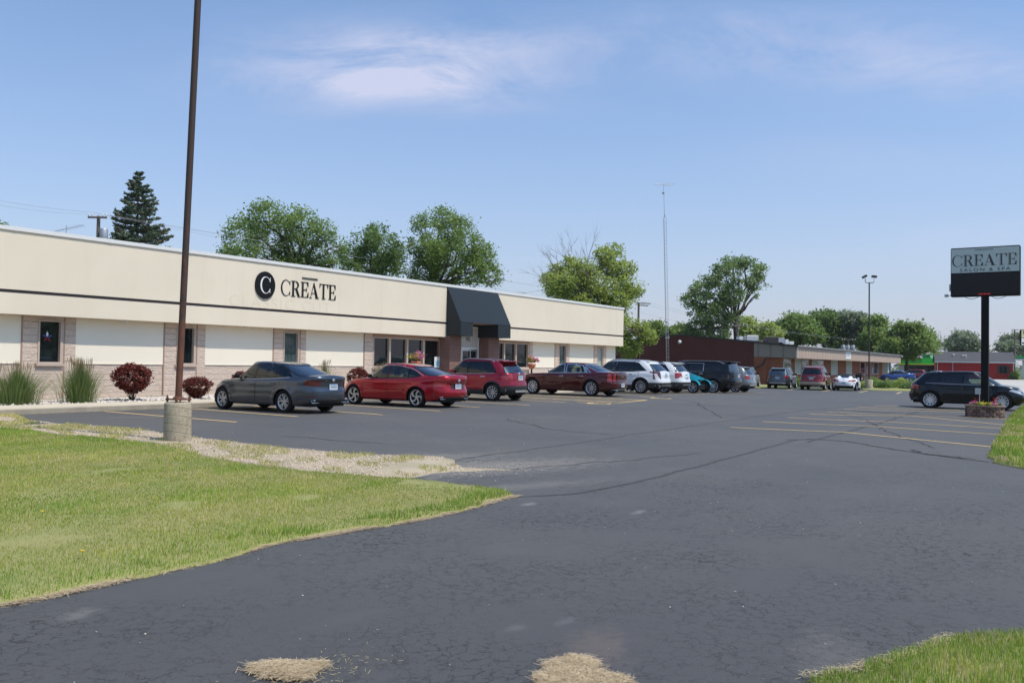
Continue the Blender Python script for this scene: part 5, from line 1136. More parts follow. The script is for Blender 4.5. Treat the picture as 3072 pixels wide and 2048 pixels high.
# ---- teal three-wheeled roadster, backed into its bay
def three_wheeler(loc, rz):
    t = empty('three_wheeler', loc, rz, 'teal and black three-wheeled open roadster between the white crossover and the black sport utility', 'three-wheeler', GRP)
    def hull(nm, secs, mat):
        m = MB(); n = len(secs[0][1]); v = []
        for x, pr in secs: v += [(x, y, z) for y, z in pr]
        m.add(v, [(i * n + k, i * n + (k + 1) % n, (i + 1) * n + (k + 1) % n, (i + 1) * n + k) for i in range(len(secs) - 1) for k in range(n)], 0, False); m.add(v[:n], [tuple(range(n))]); m.add(v[-n:], [tuple(range(n))]); return m.build(nm, MATS[mat], t)
    hull('chassis', [(-1.4, [(-.2, .3), (.2, .3), (.22, .62), (-.22, .62)]), (-.7, [(-.55, .2), (.55, .2), (.6, .6), (-.6, .6)]), (.4, [(-.6, .18), (.6, .18), (.62, .55), (-.62, .55)]), (1.25, [(-.35, .2), (.35, .2), (.3, .5), (-.3, .5)])], 'black')
    hull('bonnet', [(.1, [(-.50, .66), (.50, .66), (.40, 1.18), (-.40, 1.18)]), (.55, [(-.44, .68), (.44, .68), (.34, 1.04), (-.34, 1.04)]), (1.0, [(-.26, .72), (.26, .72), (.16, .92), (-.16, .92)]), (1.32, [(-.06, .74), (.06, .74), (.03, .80), (-.03, .80)])], 'paint_teal')
    for s_ in (1, -1):
        hull('side_panel', [(-1.2, [(s_ * .35, .45), (s_ * .5, .45), (s_ * .5, .95), (s_ * .35, .9)]), (-.3, [(s_ * .5, .35), (s_ * .72, .35), (s_ * .66, .72), (s_ * .5, .75)]), (.5, [(s_ * .45, .35), (s_ * .6, .35), (s_ * .55, .7), (s_ * .45, .75)])], 'paint_teal')
        m = MB(); v = []
        for k in range(11):
            an = R(15 + 150 * k / 10); x, z = 1.05 + .39 * math.cos(an), .33 + .39 * math.sin(an)
            for y in (.68, .74, .90, .96): v.append((x, s_ * y, z + (.0 if y in (.68, .96) else .03)))
        m.add(v, [(4 * k + j, 4 * k + j + 1, 4 * k + 5 + j, 4 * k + 4 + j) for k in range(10) for j in range(3)], 0, True); m.build('fender', MATS['paint_teal'], t)
        m = MB(); m.tube([(.95, s_ * .3, .3), (1.05, s_ * .75, .33)], .03, 6); m.tube([(1.2, s_ * .3, .45), (1.05, s_ * .75, .36)], .025, 6); m.build('suspension_arm', MATS['dark_metal'], t)
        m = MB(); m.tube([(-.75, s_ * .18, .6), (-.85, s_ * .2, 1.12), (-.85, s_ * .45, 1.12), (-.75, s_ * .5, .6)], .035, 8); m.build('roll_hoop', MATS['black_gloss'], t)
        m = MB(); m.bbox((-.62, s_ * .32 - .22, .4), (-.45, s_ * .32 + .22, .95), .05); m.bbox((-.5, s_ * .32 - .22, .35), (0, s_ * .32 + .22, .5), .05); m.build('seat', MATS['seat_fabric'], t)
        add_wheel(t, 1.05, s_ * .82, .33, 'five')
    m = MB(); m.add([(.1, -.42, 1.17), (.1, .42, 1.17), (-.08, .36, 1.30), (-.08, -.36, 1.30)], [(0, 1, 2, 3)]); m.build('windshield', MATS['glass_grey'], t)
    add_wheel(t, -1.6, .0, .33, 'five', .26); return t
tx = raycol(2083.7, 18.4)
three_wheeler((tx + .80, 19.5, gz(tx, 19.5)), R(-90))

# ================================================================== vegetation helpers
def quads(name, C, U, V, mats, tint=None, parent=None, mi=None, diamond=True):
    """one mesh of many small leaf faces; C centres, U and V half axes"""
    n = len(C); C, U, V = (np.asarray(a, np.float32) for a in (C, U, V))
    if diamond: P4 = np.stack([C - U, C - V * .9 + U * .1, C + U, C + V * .9 + U * .1], 1)
    else: P4 = np.stack([C - U - V, C + U - V, C + U + V, C - U + V], 1)
    me = mesh(name, P4.reshape(-1, 3), np.arange(4 * n).reshape(n, 4), mats)
    if mi is not None: me.polygons.foreach_set('material_index', mi.astype(np.int32))
    at = me.attributes.new('tint', 'FLOAT', 'FACE'); at.data.foreach_set('value', (tint if tint is not None else rng.random(n)).astype(np.float32)); return link(name, me, parent)
def rdir(n, r=rng):
    v = r.normal(size=(n, 3)); return v / np.linalg.norm(v, axis=1)[:, None]
def leafcloud(name, cl, rad, per, size, mats, parent, r, up=.35, mi=None, squash=.65):
    n = len(cl) * per; ci = np.repeat(np.arange(len(cl)), per); off = r.normal(size=(n, 3)) * .5; off[:, 2] *= squash
    C = cl[ci] + off * rad[ci][:, None]
    d = rdir(n, r); nrm = rdir(n, r); nrm[:, 2] = np.abs(nrm[:, 2]) + up; U = np.cross(d, nrm); U /= np.linalg.norm(U, axis=1)[:, None] + 1e-6; V = np.cross(nrm / np.linalg.norm(nrm, axis=1)[:, None], U)
    s = size * (.6 + .8 * r.random(n))[:, None]; t = np.clip(r.random(len(cl))[ci] * .6 + r.random(n) * .5, 0, 1)
    return quads(name, C, U * s * .5, V * s * .34, mats, t, parent, mi)
def noise3(p, s, seed):
    q = np.random.default_rng(seed); o = np.zeros(len(p))
    for k in range(7):
        w = q.normal(size=3) * s * (1 + .25 * k); o += np.sin(p @ w + q.random() * 6.28)
    return o / 2.6
def limb(mb, a, b, r0, r1, r, sag=.12, n=5, seg=6):
    a, b = np.array(a, float), np.array(b, float); L = np.linalg.norm(b - a); j = r.normal(size=(n + 1, 3)) * L * .035; j[0] = j[-1] = 0
    pts = [a + (b - a) * (k / n) + j[k] + np.array([0, 0, 1]) * L * sag * math.sin(math.pi * k / n) for k in range(n + 1)]
    mb.tube(pts, [r0 + (r1 - r0) * (k / n) for k in range(n + 1)], seg, cap=False); return pts
def tree(name, label, cat, base, blobs, mat, nleaf, size, tr=.25, seed=1, gap=-.35, fork=None, group=None, per=14, crad=.55, bark='bark', shell=.45, dead=None):
    r = np.random.default_rng(seed); bx, by = base; bz = gz(bx, by); root = empty(name, (bx, by, bz), 0, label, cat, group)
    bl = np.array([(x - bx, y - by, z - bz, rx, ry, rz) for x, y, z, rx, ry, rz in blobs]); w = (bl[:, 3] * bl[:, 5]); w /= w.sum(); ncl = nleaf // per
    cs, own = [], []
    for i, b in enumerate(bl):
        k = int(ncl * w[i] * 1.5) + 4; d = rdir(k, r); rad = (shell + (1.05 - shell) * r.random(k) ** .6)[:, None]; p = b[:3] + d * rad * b[3:6]; cs.append(p); own += [i] * k
    cl = np.concatenate(cs); own = np.array(own); keep = noise3(cl, 1.9 / np.median(bl[:, 3]), seed) > gap; cl, own = cl[keep], own[keep]
    rad = crad * (.6 + .8 * r.random(len(cl)))
    leafcloud('crown', cl, rad, per, size, [MATS[mat]], root, r)
    mb = MB(); top = bl[:, 2].max(); fk = np.array(fork) - np.array([bx, by, bz]) if fork is not None else np.array([0, 0, max(1.2, (bl[:, 2] - bl[:, 5]).min() + .5)])
    mid = fk * .5 + r.normal(size=3) * [.06, .06, 0]; mb.tube([(0, 0, -.3), (0, 0, .2), mid, fk], [tr * 1.35, tr * 1.05, tr * .9, tr * .8], 9, cap=False)
    for i, b in enumerate(bl):
        e = b[:3] - np.array([0, 0, b[5] * .1]); pts = limb(mb, fk - [0, 0, .3], e, tr * .45, tr * .13, r, .06, 5)
        mine = cl[own == i]
        if len(mine):
            for q in mine[r.choice(len(mine), min(len(mine), 9), False)]: limb(mb, pts[int(r.integers(2, 6))], q, tr * .12, tr * .035, r, .05, 3, 4)
    if dead:
        for a, b in dead:
            a = np.array(a) - [bx, by, bz]; b = np.array(b) - [bx, by, bz]; pts = limb(mb, a, b, tr * .30, tr * .06, r, .02, 5, 5)
            for k in range(16):
                s0 = pts[int(r.integers(1, 6))]; d = (b - a) / np.linalg.norm(b - a) + r.normal(size=3) * .45; e = s0 + d * r.uniform(.7, 2.0); p2 = limb(mb, s0, e, tr * .07, tr * .02, r, .02, 3, 4)
                for _ in range(3): limb(mb, p2[2], p2[2] + (d + r.normal(size=3) * .5) * .6, tr * .03, tr * .012, r, 0, 2, 3)
    t = mb.build('trunk', MATS['dead_wood' if dead else bark], root); return root
def blobs(d, lst, dj=1.0, seed=0, flat=.9):
    r = np.random.default_rng(seed); out = []
    for px, py, pr in lst:
        dd = d + r.uniform(-1, 1) * dj; x, y, z = PT(px, py, dd); R_ = pr * dd / FPX; out.append((x, y, z, R_, R_, R_ * flat))
    return out
def base_at(px, d): x, y, _ = PT(px, 1120, d); return (x, y)
GT = 'broadleaf trees behind the salon'
tree('broadleaf_tree', 'broad green tree with open spreading limbs, leftmost of the trees behind the salon roof', 'tree', base_at(905, 72), blobs(72, [(700, 770, 42), (735, 705, 62), (790, 655, 55), (855, 640, 52), (905, 680, 60), (965, 700, 48), (1005, 735, 38), (820, 720, 70), (890, 750, 66), (760, 775, 50), (950, 770, 50), (995, 790, 40), (850, 800, 60)], 3, 1), 'leaf_mid', 24000, .21, .34, 11, -.05, PT(905, 800, 72), GT, dead=None)
tree('broadleaf_tree', 'smaller darker tree between two taller ones behind the salon roof', 'tree', base_at(1125, 80), blobs(80, [(1055, 765, 42), (1100, 720, 42), (1135, 700, 34), (1160, 740, 45), (1190, 780, 42), (1110, 780, 50), (1150, 800, 50), (1050, 815, 40)], 3, 2), 'leaf_dark', 16000, .22, .26, 12, -.15, PT(1125, 830, 80), GT)
tree('broadleaf_tree', 'tall dense green tree nearest the awning behind the salon roof', 'tree', base_at(1300, 84), blobs(84, [(1250, 735, 34), (1275, 680, 42), (1325, 655, 40), (1365, 690, 50), (1400, 735, 52), (1445, 770, 42), (1465, 815, 34), (1285, 750, 55), (1345, 770, 62), (1410, 810, 52), (1270, 820, 50), (1330, 835, 50), (1480, 840, 24)], 3, 3), 'leaf_mid', 28000, .21, .34, 13, -.15, PT(1300, 850, 84), GT)
tree('broadleaf_tree', 'tuft of leaves just above the roof line at the left edge', 'tree', base_at(-10, 75), blobs(75, [(-20, 700, 32), (8, 694, 16), (-40, 690, 40)], 1, 4), 'leaf_mid', 2500, .25, .2, 14)
B4 = blobs(70, [(1648, 835, 20), (1675, 812, 22), (1705, 790, 20), (1722, 812, 24), (1752, 800, 22), (1775, 815, 22), (1660, 850, 34), (1672, 872, 34), (1700, 845, 40), (1735, 840, 38), (1745, 865, 42), (1790, 850, 40), (1815, 765, 28), (1845, 752, 24), (1825, 805, 38), (1872, 812, 34), (1905, 868, 26), (1860, 858, 34), (1690, 905, 36), (1740, 915, 44), (1800, 905, 46), (1855, 905, 38), (1885, 880, 28), (1850, 955, 36)], 1.6, 5) + blobs(73, [(1885, 985, 36), (1920, 985, 30), (1945, 1010, 26), (1870, 1030, 28), (1900, 1045, 24), (1885, 1065, 16), (1850, 1010, 30)], 1, 6)
tree('half_dead_tree', 'yellow green tree with bare dead branches at its top beside the corner of the salon', 'tree', base_at(1800, 71), B4, 'leaf_yellow', 28000, .20, .22, 15, -.35, PT(1790, 960, 70), None, per=11, crad=.42,
     dead=[(PT(1740, 900, 70), PT(1655, 790, 70)), (PT(1745, 880, 70), PT(1715, 748, 71)), (PT(1750, 880, 70.5), PT(1770, 755, 70)), (PT(1720, 900, 70), PT(1645, 850, 69)), (PT(1735, 890, 70), PT(1690, 770, 70))])
tree('maple_tree', 'tall dark green maple leaning right behind the brown metal building', 'tree', base_at(2216, 114), blobs(113, [(2070, 900, 26), (2085, 925, 28), (2098, 868, 30), (2130, 835, 32), (2165, 800, 32), (2200, 790, 26), (2245, 795, 30), (2280, 815, 26), (2292, 840, 18), (2215, 830, 36), (2150, 880, 44), (2200, 885, 38), (2120, 925, 42), (2170, 940, 42), (2095, 985, 42), (2150, 990, 44), (2195, 960, 28), (2262, 855, 26), (2075, 1010, 30), (2110, 1010, 34), (2270, 880, 14)], 3, 7), 'leaf_maple', 24000, .29, .40, 16, -.08, PT(2205, 960, 114), None, per=12)
GF2 = 'trees beyond the second building'
FT = [('small bright green tree low behind the antenna tower', 2030, 120, [(2040, 992, 26), (2010, 1002, 20), (2070, 1005, 22), (1965, 985, 26), (1990, 1000, 22)], 'leaf_mid', 5000, 21), ('pale green bushy tree between the maple and the roof vents', 2270, 140, [(2245, 975, 26), (2265, 1000, 28), (2300, 990, 26), (2325, 1003, 22), (2235, 1005, 22)], 'leaf_yellow', 5000, 22),
      ('wide bright green tree behind the roof equipment', 2390, 150, [(2345, 985, 26), (2380, 965, 30), (2415, 980, 34), (2440, 1005, 34), (2395, 1010, 38), (2355, 1015, 24)], 'leaf_mid', 8000, 23), ('dark green tree just left of the greyish willow', 2470, 165, [(2450, 960, 26), (2480, 955, 28), (2470, 990, 38), (2500, 1015, 34), (2440, 1000, 24)], 'leaf_dark', 7000, 24),
      ('grey green willow-like tree behind the tan fascia', 2550, 168, [(2530, 962, 32), (2570, 960, 30), (2600, 980, 26), (2550, 1000, 42), (2590, 1015, 36), (2520, 1020, 30)], 'leaf_grey', 9000, 25), ('round green tree directly behind the distant lamp post', 2620, 160, [(2625, 975, 28), (2640, 965, 20), (2625, 1010, 34), (2600, 1035, 26), (2650, 1020, 22)], 'leaf_mid', 6000, 26),
      ('large spreading green tree above the green canopy roof', 2720, 150, [(2680, 1000, 26), (2705, 985, 24), (2745, 990, 24), (2775, 1005, 24), (2795, 1030, 22), (2720, 1020, 38), (2760, 1035, 36), (2680, 1040, 30), (2725, 1055, 30), (2800, 1050, 14), (2650, 1055, 24)], 'leaf_mid', 10000, 27),
      ('hazy rounded tree left of the sign post above the red building', 2890, 265, [(2848, 1035, 22), (2868, 1025, 22), (2885, 1012, 20), (2905, 1025, 26), (2930, 1040, 22), (2945, 1055, 14), (2890, 1045, 30)], 'leaf_grey', 6000, 28), ('hazy dark tree at the right edge behind the red building', 3040, 255, [(3000, 1040, 16), (3022, 1025, 20), (3050, 1018, 22), (3085, 1025, 26), (3040, 1048, 26), (3075, 1050, 22)], 'leaf_grey', 5000, 29)]
for lb, px, d, bs, mt, n, sd_ in FT: tree('broadleaf_tree', lb, 'tree', base_at(px, d), blobs(d, bs, 4, sd_), mt, n, d * .0032, .3, sd_, -.5, None, GF2, per=10, crad=d * .0055, shell=.35)
# tree line closing the horizon; unseen belt behind camera added to darken reflections
r = np.random.default_rng(5); cl = []
for k in range(4200):
    a = r.uniform(-30, 130) if k < 1500 else r.uniform(130, 330); d = r.uniform(300, 420) if k < 1500 else r.uniform(95, 150); x, y = d * math.cos(R(a)), d * math.sin(R(a)); h = 5 + 3 * math.sin(a * .9) + 2 * math.sin(a * 2.7 + 1) + (4 if k >= 1500 else 0); cl.append((x, y, r.uniform(.2, h)))
o = leafcloud('woods_with_reflection_belt', np.array(cl), np.full(len(cl), 3.2), 9, 2.0, [MATS['leaf_grey']], None, r); tag(o, 'low hazy belt of distant trees along the horizon, with an unseen belt added behind the camera for dark reflections', 'trees', None, 'stuff')
# ---- spruce
def spruce(base, H, Rm, seed):
    r = np.random.default_rng(seed); bx, by = base; bz = gz(bx, by); root = empty('spruce_tree', (bx, by, bz), 0, 'tall dark blue green spruce behind the roof at the left', 'tree')
    mb = MB(); mb.tube([(0, 0, -.2), (0, 0, H * .5), (0, 0, H * .97)], [.28, .15, .02], 8, cap=False); C, U, V, mi = [], [], [], []
    z = 1.5
    while z < H - .15:
        f = 1 - z / H; Rr = Rm * (f ** .90) + .14; nb = int(7 + 9 * f)
        for k in range(nb):
            a = r.uniform(0, 6.28); L = Rr * r.uniform(.62, 1.12); dz0 = -.10 * L * f; ca, sa = math.cos(a), math.sin(a); tip = np.array([ca * L, sa * L, z + dz0 + .10 * L]); st = np.array([0, 0, z]); mid = np.array([ca * L * .55, sa * L * .55, z - .10 * L])
            mb.tube([st, mid, tip], [.035, .022, .008], 4, cap=False); m_ = int(14 + L * 46)
            for q in range(m_):
                t = r.uniform(.12, 1) ** .8; p = (1 - t) ** 2 * st + 2 * t * (1 - t) * mid + t * t * tip; side = r.normal() * .17 * L * (1.15 - t); p = p + np.array([-sa * side, ca * side, -abs(side) * .25 + r.normal() * .05])
                d = np.array([ca, sa, .25]) + r.normal(size=3) * .55; d /= np.linalg.norm(d); s = r.uniform(.10, .20); w = np.cross(d, r.normal(size=3)); w /= np.linalg.norm(w) + 1e-6
                C.append(p); U.append(d * s); V.append(w * s * .38); mi.append(1 if r.random() < .06 * (1 + (z > H * .6)) else 0)
        z += .29 + .13 * f
    quads('crown', C, U, V, [MATS['leaf_spruce'], MATS['leaf_cone']], None, root, np.array(mi)); mb.build('trunk', MATS['bark'], root)
sb = base_at(401, 62); st_ = PT(397, 512, 62); spruce(sb, st_[2] - gz(*sb), 6.0, 31)
# ---- shrubs in the stone bed
def shrub(name, label, px, Y, w, h, mat, seed, stem=.25, size=.055, n=5200, group='red barberry shrubs', z0=.13, mat2=None, wide=1.0):
    x = PY(px, 1150, Y)[0]; r = np.random.default_rng(seed); z = gz(x, 20) + z0; root = empty(name, (x, Y, z), 0, label, 'shrub', group)
    k = n // 12; d = rdir(k, r); rad = (.72 + .3 * r.random(k))[:, None]; cl = d * rad * [w / 2, w / 2 * .8, (h - stem * h) / 2 * 1.0] ; cl[:, 2] = np.sign(cl[:, 2]) * np.abs(cl[:, 2] / (h / 2)) ** .8 * h / 2 * .92 if True else 0
    cl[:, 2] += h * (.5 + stem * .5); tap = np.clip(.38 + cl[:, 2] / (h * .62) * .62, .3, 1); cl[:, 0] *= tap; cl[:, 1] *= tap
    o = leafcloud('foliage', cl, np.full(k, .07 * max(w, .6)), 12, size, [MATS[mat]] + ([MATS[mat2]] if mat2 else []), root, r, mi=(r.random(k * 12) < .3).astype(int) if mat2 else None)
    mb = MB()
    for q in range(12): e = cl[int(r.integers(k))]; limb(mb, (r.normal() * .03, r.normal() * .03, -.02), e * [.8, .8, .85], .018, .006, r, .02, 3, 4)
    mb.build('stem', MATS['bark'], root); return root
shrub('barberry_shrub', 'large rounded dark red shrub left of the rusty pole', 397, 25.5, 1.22, 1.18, 'leaf_red', 41, .22, .07, 7500)
shrub('barberry_shrub', 'low flat-topped dark red and green shrub right of the rusty pole', 591, 25.3, 1.05, .78, 'leaf_red', 42, .05, .06, 5500, mat2='leaf_redgreen')
shrub('barberry_shrub', 'dark red shrub peeping over the bonnet of the grey saloon', 724, 26.0, .75, .95, 'leaf_red', 43, .15, .06, 3500)
shrub('barberry_shrub', 'upright dark red shrub between the grey and the bright red saloons', 1073, 25.3, .92, 1.12, 'leaf_red', 44, .1, .065, 5000)
def tall_grass(label, px, Y, w, h, n, seed, heads=120):
    x = PY(px, 1150, Y)[0]; r = np.random.default_rng(seed); z = gz(x, 20) + .12; root = empty('ornamental_grass', (x, Y, z), 0, label, 'ornamental grass', 'clumps of tall grass in the stone bed')
    V, F, T = [], [], []
    for k in range(n):
        a = r.uniform(0, 6.28); q = abs(r.normal()) * .5; b0 = np.array([math.cos(a) * q * w * .42, math.sin(a) * q * w * .25, 0]); hh = h * r.uniform(.40, .95); lean = np.array([math.cos(a), math.sin(a), 0]) * q * w * .46 * r.uniform(.4, 1.3) + r.normal(size=3) * [.05, .05, 0]
        wd = .006; s = np.array([-math.sin(a + r.normal()), math.cos(a + r.normal()), 0]) * wd; i0 = len(V)
        for t, ww in ((0, 1), (.4, 1), (.75, .7), (1, .1)):
            p = b0 + lean * t * t + np.array([0, 0, hh * (t - .12 * q * t ** 3)]); V += [p - s * ww, p + s * ww]
        F += [(i0 + 2 * j, i0 + 2 * j + 1, i0 + 2 * j + 3, i0 + 2 * j + 2) for j in range(3)]; T += [r.random()] * 3
    me = mesh('blades', V, np.array(F), [MATS['blade_tall']]); at = me.attributes.new('tint', 'FLOAT', 'FACE'); at.data.foreach_set('value', T); link('blades', me, root)
    C, U, W_ = [], [], []
    for k in range(heads):
        a = r.uniform(0, 6.28); q = r.random() * .5; p = np.array([math.cos(a) * q * w * .8, math.sin(a) * q * w * .5, h * r.uniform(.8, 1.0)]); d = np.array([math.cos(a) * .35 * q, math.sin(a) * .35 * q, 1]); C.append(p); U.append(d * .12); W_.append(np.cross(d, [math.cos(a + 1), math.sin(a + 1), 0]) * .008)
        C.append(p - d * .3); U.append(d * .25); W_.append(np.cross(d, [1, .2, 0]) * .0025)
    quads('seed_heads', C, U, W_, [MATS['seed_head']], None, root); return root
tall_grass('wide clump of tall green grass at the left edge by the first window', 48, 25.4, 1.35, 1.18, 1500, 51)
tall_grass('upright clump of tall green grass between the first window and the red shrub', 240, 25.4, 1.05, 1.32, 1600, 52, 200)
tall_grass('clump of tall grass showing above the roof of the grey saloon', 973, 26.0, .75, 1.35, 600, 53, 100)
tall_grass('clump of tall grass behind the bonnet of the bright red saloon', 1136, 26.2, .7, 1.2, 450, 54, 80)
tall_grass('small clump of grass between the red saloon and the wide windows', 1155, 26.3, .45, 1.25, 250, 55, 50)
# ---- bushes of the far verge
GH = 'bushes along the far edge of the lot'
def bush(label, px, d, w, h, mat, seed, n=1800, name='bush', size=.13):
    x, y, _ = PT(px, 1150, d); r = np.random.default_rng(seed); root = empty(name, (x, y, gz(x, y) - .02), 0, label, 'bush', GH); k = n // 10
    cl = rdir(k, r) * (.5 + .5 * r.random(k) ** .6)[:, None] * [w / 2, w / 2 * .7, h * .6]; cl[:, 2] = np.abs(cl[:, 2]) + .08; cl += r.normal(size=cl.shape) * .08; leafcloud('foliage', cl, np.full(k, .22), 10, size, [MATS[mat]], root, r)
    mb = MB(); [limb(mb, (0, 0, 0), cl[int(r.integers(k))] * .9, .02, .006, r, .02, 3, 4) for _ in range(8)]; mb.build('stem', MATS['bark'], root); return root
for i, (lb, px, d, w, h, mt) in enumerate([('bush pushing up just right of the distant lamp base', 2632, 78, 1.6, .95, 'leaf_mid'), ('low wide bush in the middle of the hedge line', 2668, 77, 1.9, 1.0, 'leaf_mid'), ('tallest bush of the hedge line in front of the blue saloon', 2703, 77.5, 1.7, 1.3, 'leaf_yellow'),
        ('bush at the right end of the hedge line beside the black crossover', 2738, 76, 1.7, 1.05, 'leaf_mid'), ('dark trimmed bush in the foot of the hedge line', 2650, 75.2, 1.5, .75, 'leaf_dark'), ('pale bush between the roadster and the distant lamp base', 2592, 76, 1.3, .75, 'leaf_yellow'),
        ('loose tall shrub behind the distant lamp base', 2618, 82, 1.5, 1.35, 'leaf_mid'), ('shrub between the slate crossover and the dark red sport utility', 2386, 77, 1.6, 1.3, 'leaf_mid'), ('low weeds right of the tallest hedge bush', 2722, 75, 1.5, .6, 'leaf_dark')]): bush(lb, px, d, w, h, mt, 60 + i)
bush('rounded evergreen bush at the right end of the red building', 3044, 166, 2.0, 2.6, 'leaf_dark', 75, 1800, size=.28)
verge = [P(2585, 1170), P(2640, 1171.5), P(2750, 1174), P(2800, 1172), P(2780, 1158), P(2600, 1156)]
surface('verge_ground', verge, .05, MATS['grass_soil'], 1.5); surface('verge_ground', [P(2200, 1160.5), P(2300, 1164.5), P(2330, 1156), P(2220, 1152)], .05, MATS['grass_soil'], 1.5)

# ================================================================== grass, straw, stones
def blades(name, poly, dens, h0, h1, wd, mats, seed, label=None, drymask=None, lean=.35, zoff=.02, nearfade=None, greener=lambda x, y: 0, keepmask=None):
    r = np.random.default_rng(seed); xs = [p[0] for p in poly]; ys = [p[1] for p in poly]; A = (max(xs) - min(xs)) * (max(ys) - min(ys)); n = int(A * dens)
    x = r.uniform(min(xs), max(xs), n); y = r.uniform(min(ys), max(ys), n); k = pip(x, y, poly)
    # only what the lens can plausibly see
    f = x * FW[0] + y * FW[1]; s = x * RT[0] + y * RT[1]; k &= (f > 3.5) & (np.abs(s) < f * .78 + 3.0)
    if nearfade: k &= r.random(n) < np.clip(nearfade / np.maximum(f, .1), .12, 1)
    if keepmask is not None: k &= keepmask(x, y)
    x, y = x[k], y[k]; n = len(x); f = f[k]
    patch = noise3(np.column_stack([x, y, x * 0]), 1.3, seed + 1); z = G(x, y) + zoff
    h = r.uniform(h0, h1, n) * (1 + .3 * patch.clip(-1, 1)); a = r.uniform(0, 6.28, n); l = h * lean * r.normal(size=n); w = wd * (1 + np.clip((f - 7) / 14, 0, 1.2))
    dx, dy = np.cos(a), np.sin(a); b0 = np.column_stack([x - dy * w, y + dx * w, z - .01]); b1 = np.column_stack([x + dy * w, y - dx * w, z - .01])
    m0 = np.column_stack([x + dx * l * .4, y + dy * l * .4, z + h * .6]); m1 = m0 + np.column_stack([dy * w, -dx * w, w * 0]) * 1.2; m0 = m0 - np.column_stack([dy * w, -dx * w, w * 0]) * .2; tp = np.column_stack([x + dx * l, y + dy * l, z + h])
    V = np.stack([b0, b1, m1, m0, tp, tp + np.column_stack([dy * w, -dx * w, w * 0]) * .25], 1).reshape(-1, 3); i0 = np.arange(n)[:, None] * 6
    F = np.concatenate([i0 + [0, 1, 2, 3], i0 + [3, 2, 5, 4]]); tint = np.clip(r.random(n) * .7 + patch * .35 + .1, 0, 1); q_ = r.random(n)
    if drymask is None:
        p3 = np.column_stack([x, y, x * 0]); pa = noise3(p3 * [1, 1.6, 1], .55, seed + 5); pb = noise3(p3, 2.6, seed + 6); dryp = np.clip(.10 + .16 * pa + .10 * pb, .03, .5); grn = np.clip(.30 - .35 * pa - .25 * pb + greener(x, y), .05, .95)
        mi = np.where(q_ < dryp, 1, np.where(q_ < dryp + (1 - dryp) * grn, 2, 0))
    else: mi = (q_ < drymask(x, y, patch)).astype(int)
    me = mesh(name, V, F, mats, mi=np.concatenate([mi, mi])); at = me.attributes.new('tint', 'FLOAT', 'FACE'); at.data.foreach_set('value', np.concatenate([tint, tint]).astype(np.float32))
    o = link(name, me); o['kind'] = 'stuff'; tag(o, label, 'grass'); print(name, n); return o
m_leaf('blade_green', (.165, .275, .03), (.225, .335, .045), .4, .9)
m_leaf('hay', (.40, .31, .19), (.56, .45, .30), .2, 14)
BM = [MATS['blade'], MATS['blade_dry'], MATS['blade_green']]
_e = np.array(lawn[1:30])
def near_edge(x, y):
    d = np.full(len(x), 9.)
    for k in range(len(_e)): d = np.minimum(d, np.hypot(x - _e[k, 0], y - _e[k, 1]))
    return .55 * np.clip(1 - d / 1.3, 0, 1)
_bs = [(P(a * D_, b * D_), w) for a, b, w in ((1015, 1116, .55), (960, 1112, .45), (1060, 1122, .35), (250, 1085, .5), (430, 1165, .4), (60, 1245, .6), (700, 1150, .3))]
def bare(x, y):
    k = np.ones(len(x)); nn = noise3(np.column_stack([x, y, 0 * x]), 4.0, 55) * .35
    for (c, w) in _bs: k = np.minimum(k, np.clip((np.hypot((x - c[0]) * 1.0, (y - c[1]) * 1.6) / w + nn - .35) * 1.6, .12, 1))
    return k
blades('lawn_grass', lawnj, 2900, .014, .038, .0024, BM, 101, 'mown yellow green lawn at the left', nearfade=13, greener=near_edge, keepmask=lambda x, y: bare(x, y) > rng.random(len(x)))
def near2(x, y):
    d = np.full(len(x), 9.)
    for k in range(len(_e)): d = np.minimum(d, np.hypot(x - _e[k, 0], y - _e[k, 1]))
    return d
_ed = densify(list(lawn[1:16]), .12, False); _ed = np.array(_ed)
def dist_edge(x, y):
    d = np.full(len(x), 9.)
    for k in range(len(_ed)): d = np.minimum(d, np.hypot(x - _ed[k, 0], y - _ed[k, 1]))
    return d
blades('edge_weeds', lawnj, 900, .04, .095, .0034, [MATS['blade_green'], MATS['blade_dry']], 131, 'taller darker weeds in clumps along the drive edge of the lawn', drymask=lambda x, y, p: .06 + 0 * x, lean=.6, keepmask=lambda x, y: (dist_edge(x, y) < .42) & (noise3(np.column_stack([x, y, 0 * x]), 2.2, 77) > .05))
blades('lawn_tufts', lawnj, 260, .04, .075, .0032, [MATS['blade_green'], MATS['blade']], 132, 'scattered taller tufts standing out of the mown lawn', drymask=lambda x, y, p: .4 + 0 * x, lean=.6, keepmask=lambda x, y: noise3(np.column_stack([x, y, 0 * x]), 3.1, 78) > .95)

blades('corner_grass', cgj, 7500, .02, .052, .0022, BM, 102, 'brighter grass in the bottom right corner', greener=lambda x, y: .55 + 0 * x)
blades('roadside_grass', rgj, 420, .04, .09, .005, BM, 103, 'grass strip at the right edge beside the bays', greener=lambda x, y: .3 + 0 * x)
blades('verge_weeds', gravj, 650, .015, .05, .003, [MATS['blade'], MATS['blade_dry']], 104, 'sparse weeds growing through the gravel verge', drymask=lambda x, y, p: .30 + 0 * x, keepmask=lambda x, y: noise3(np.column_stack([x, y * 1.6, 0 * x]), 1.5, 303) + .35 * (y > 16.5) > .15)
def along(poly_pts, n, spread, r):
    p = np.array(poly_pts); seg = np.linalg.norm(np.diff(p, axis=0), axis=1); L = np.concatenate([[0], np.cumsum(seg)]); u = r.uniform(0, L[-1], n); x = np.interp(u, L, p[:, 0]) + r.normal(size=n) * spread; y = np.interp(u, L, p[:, 1]) + r.normal(size=n) * spread; return x, y
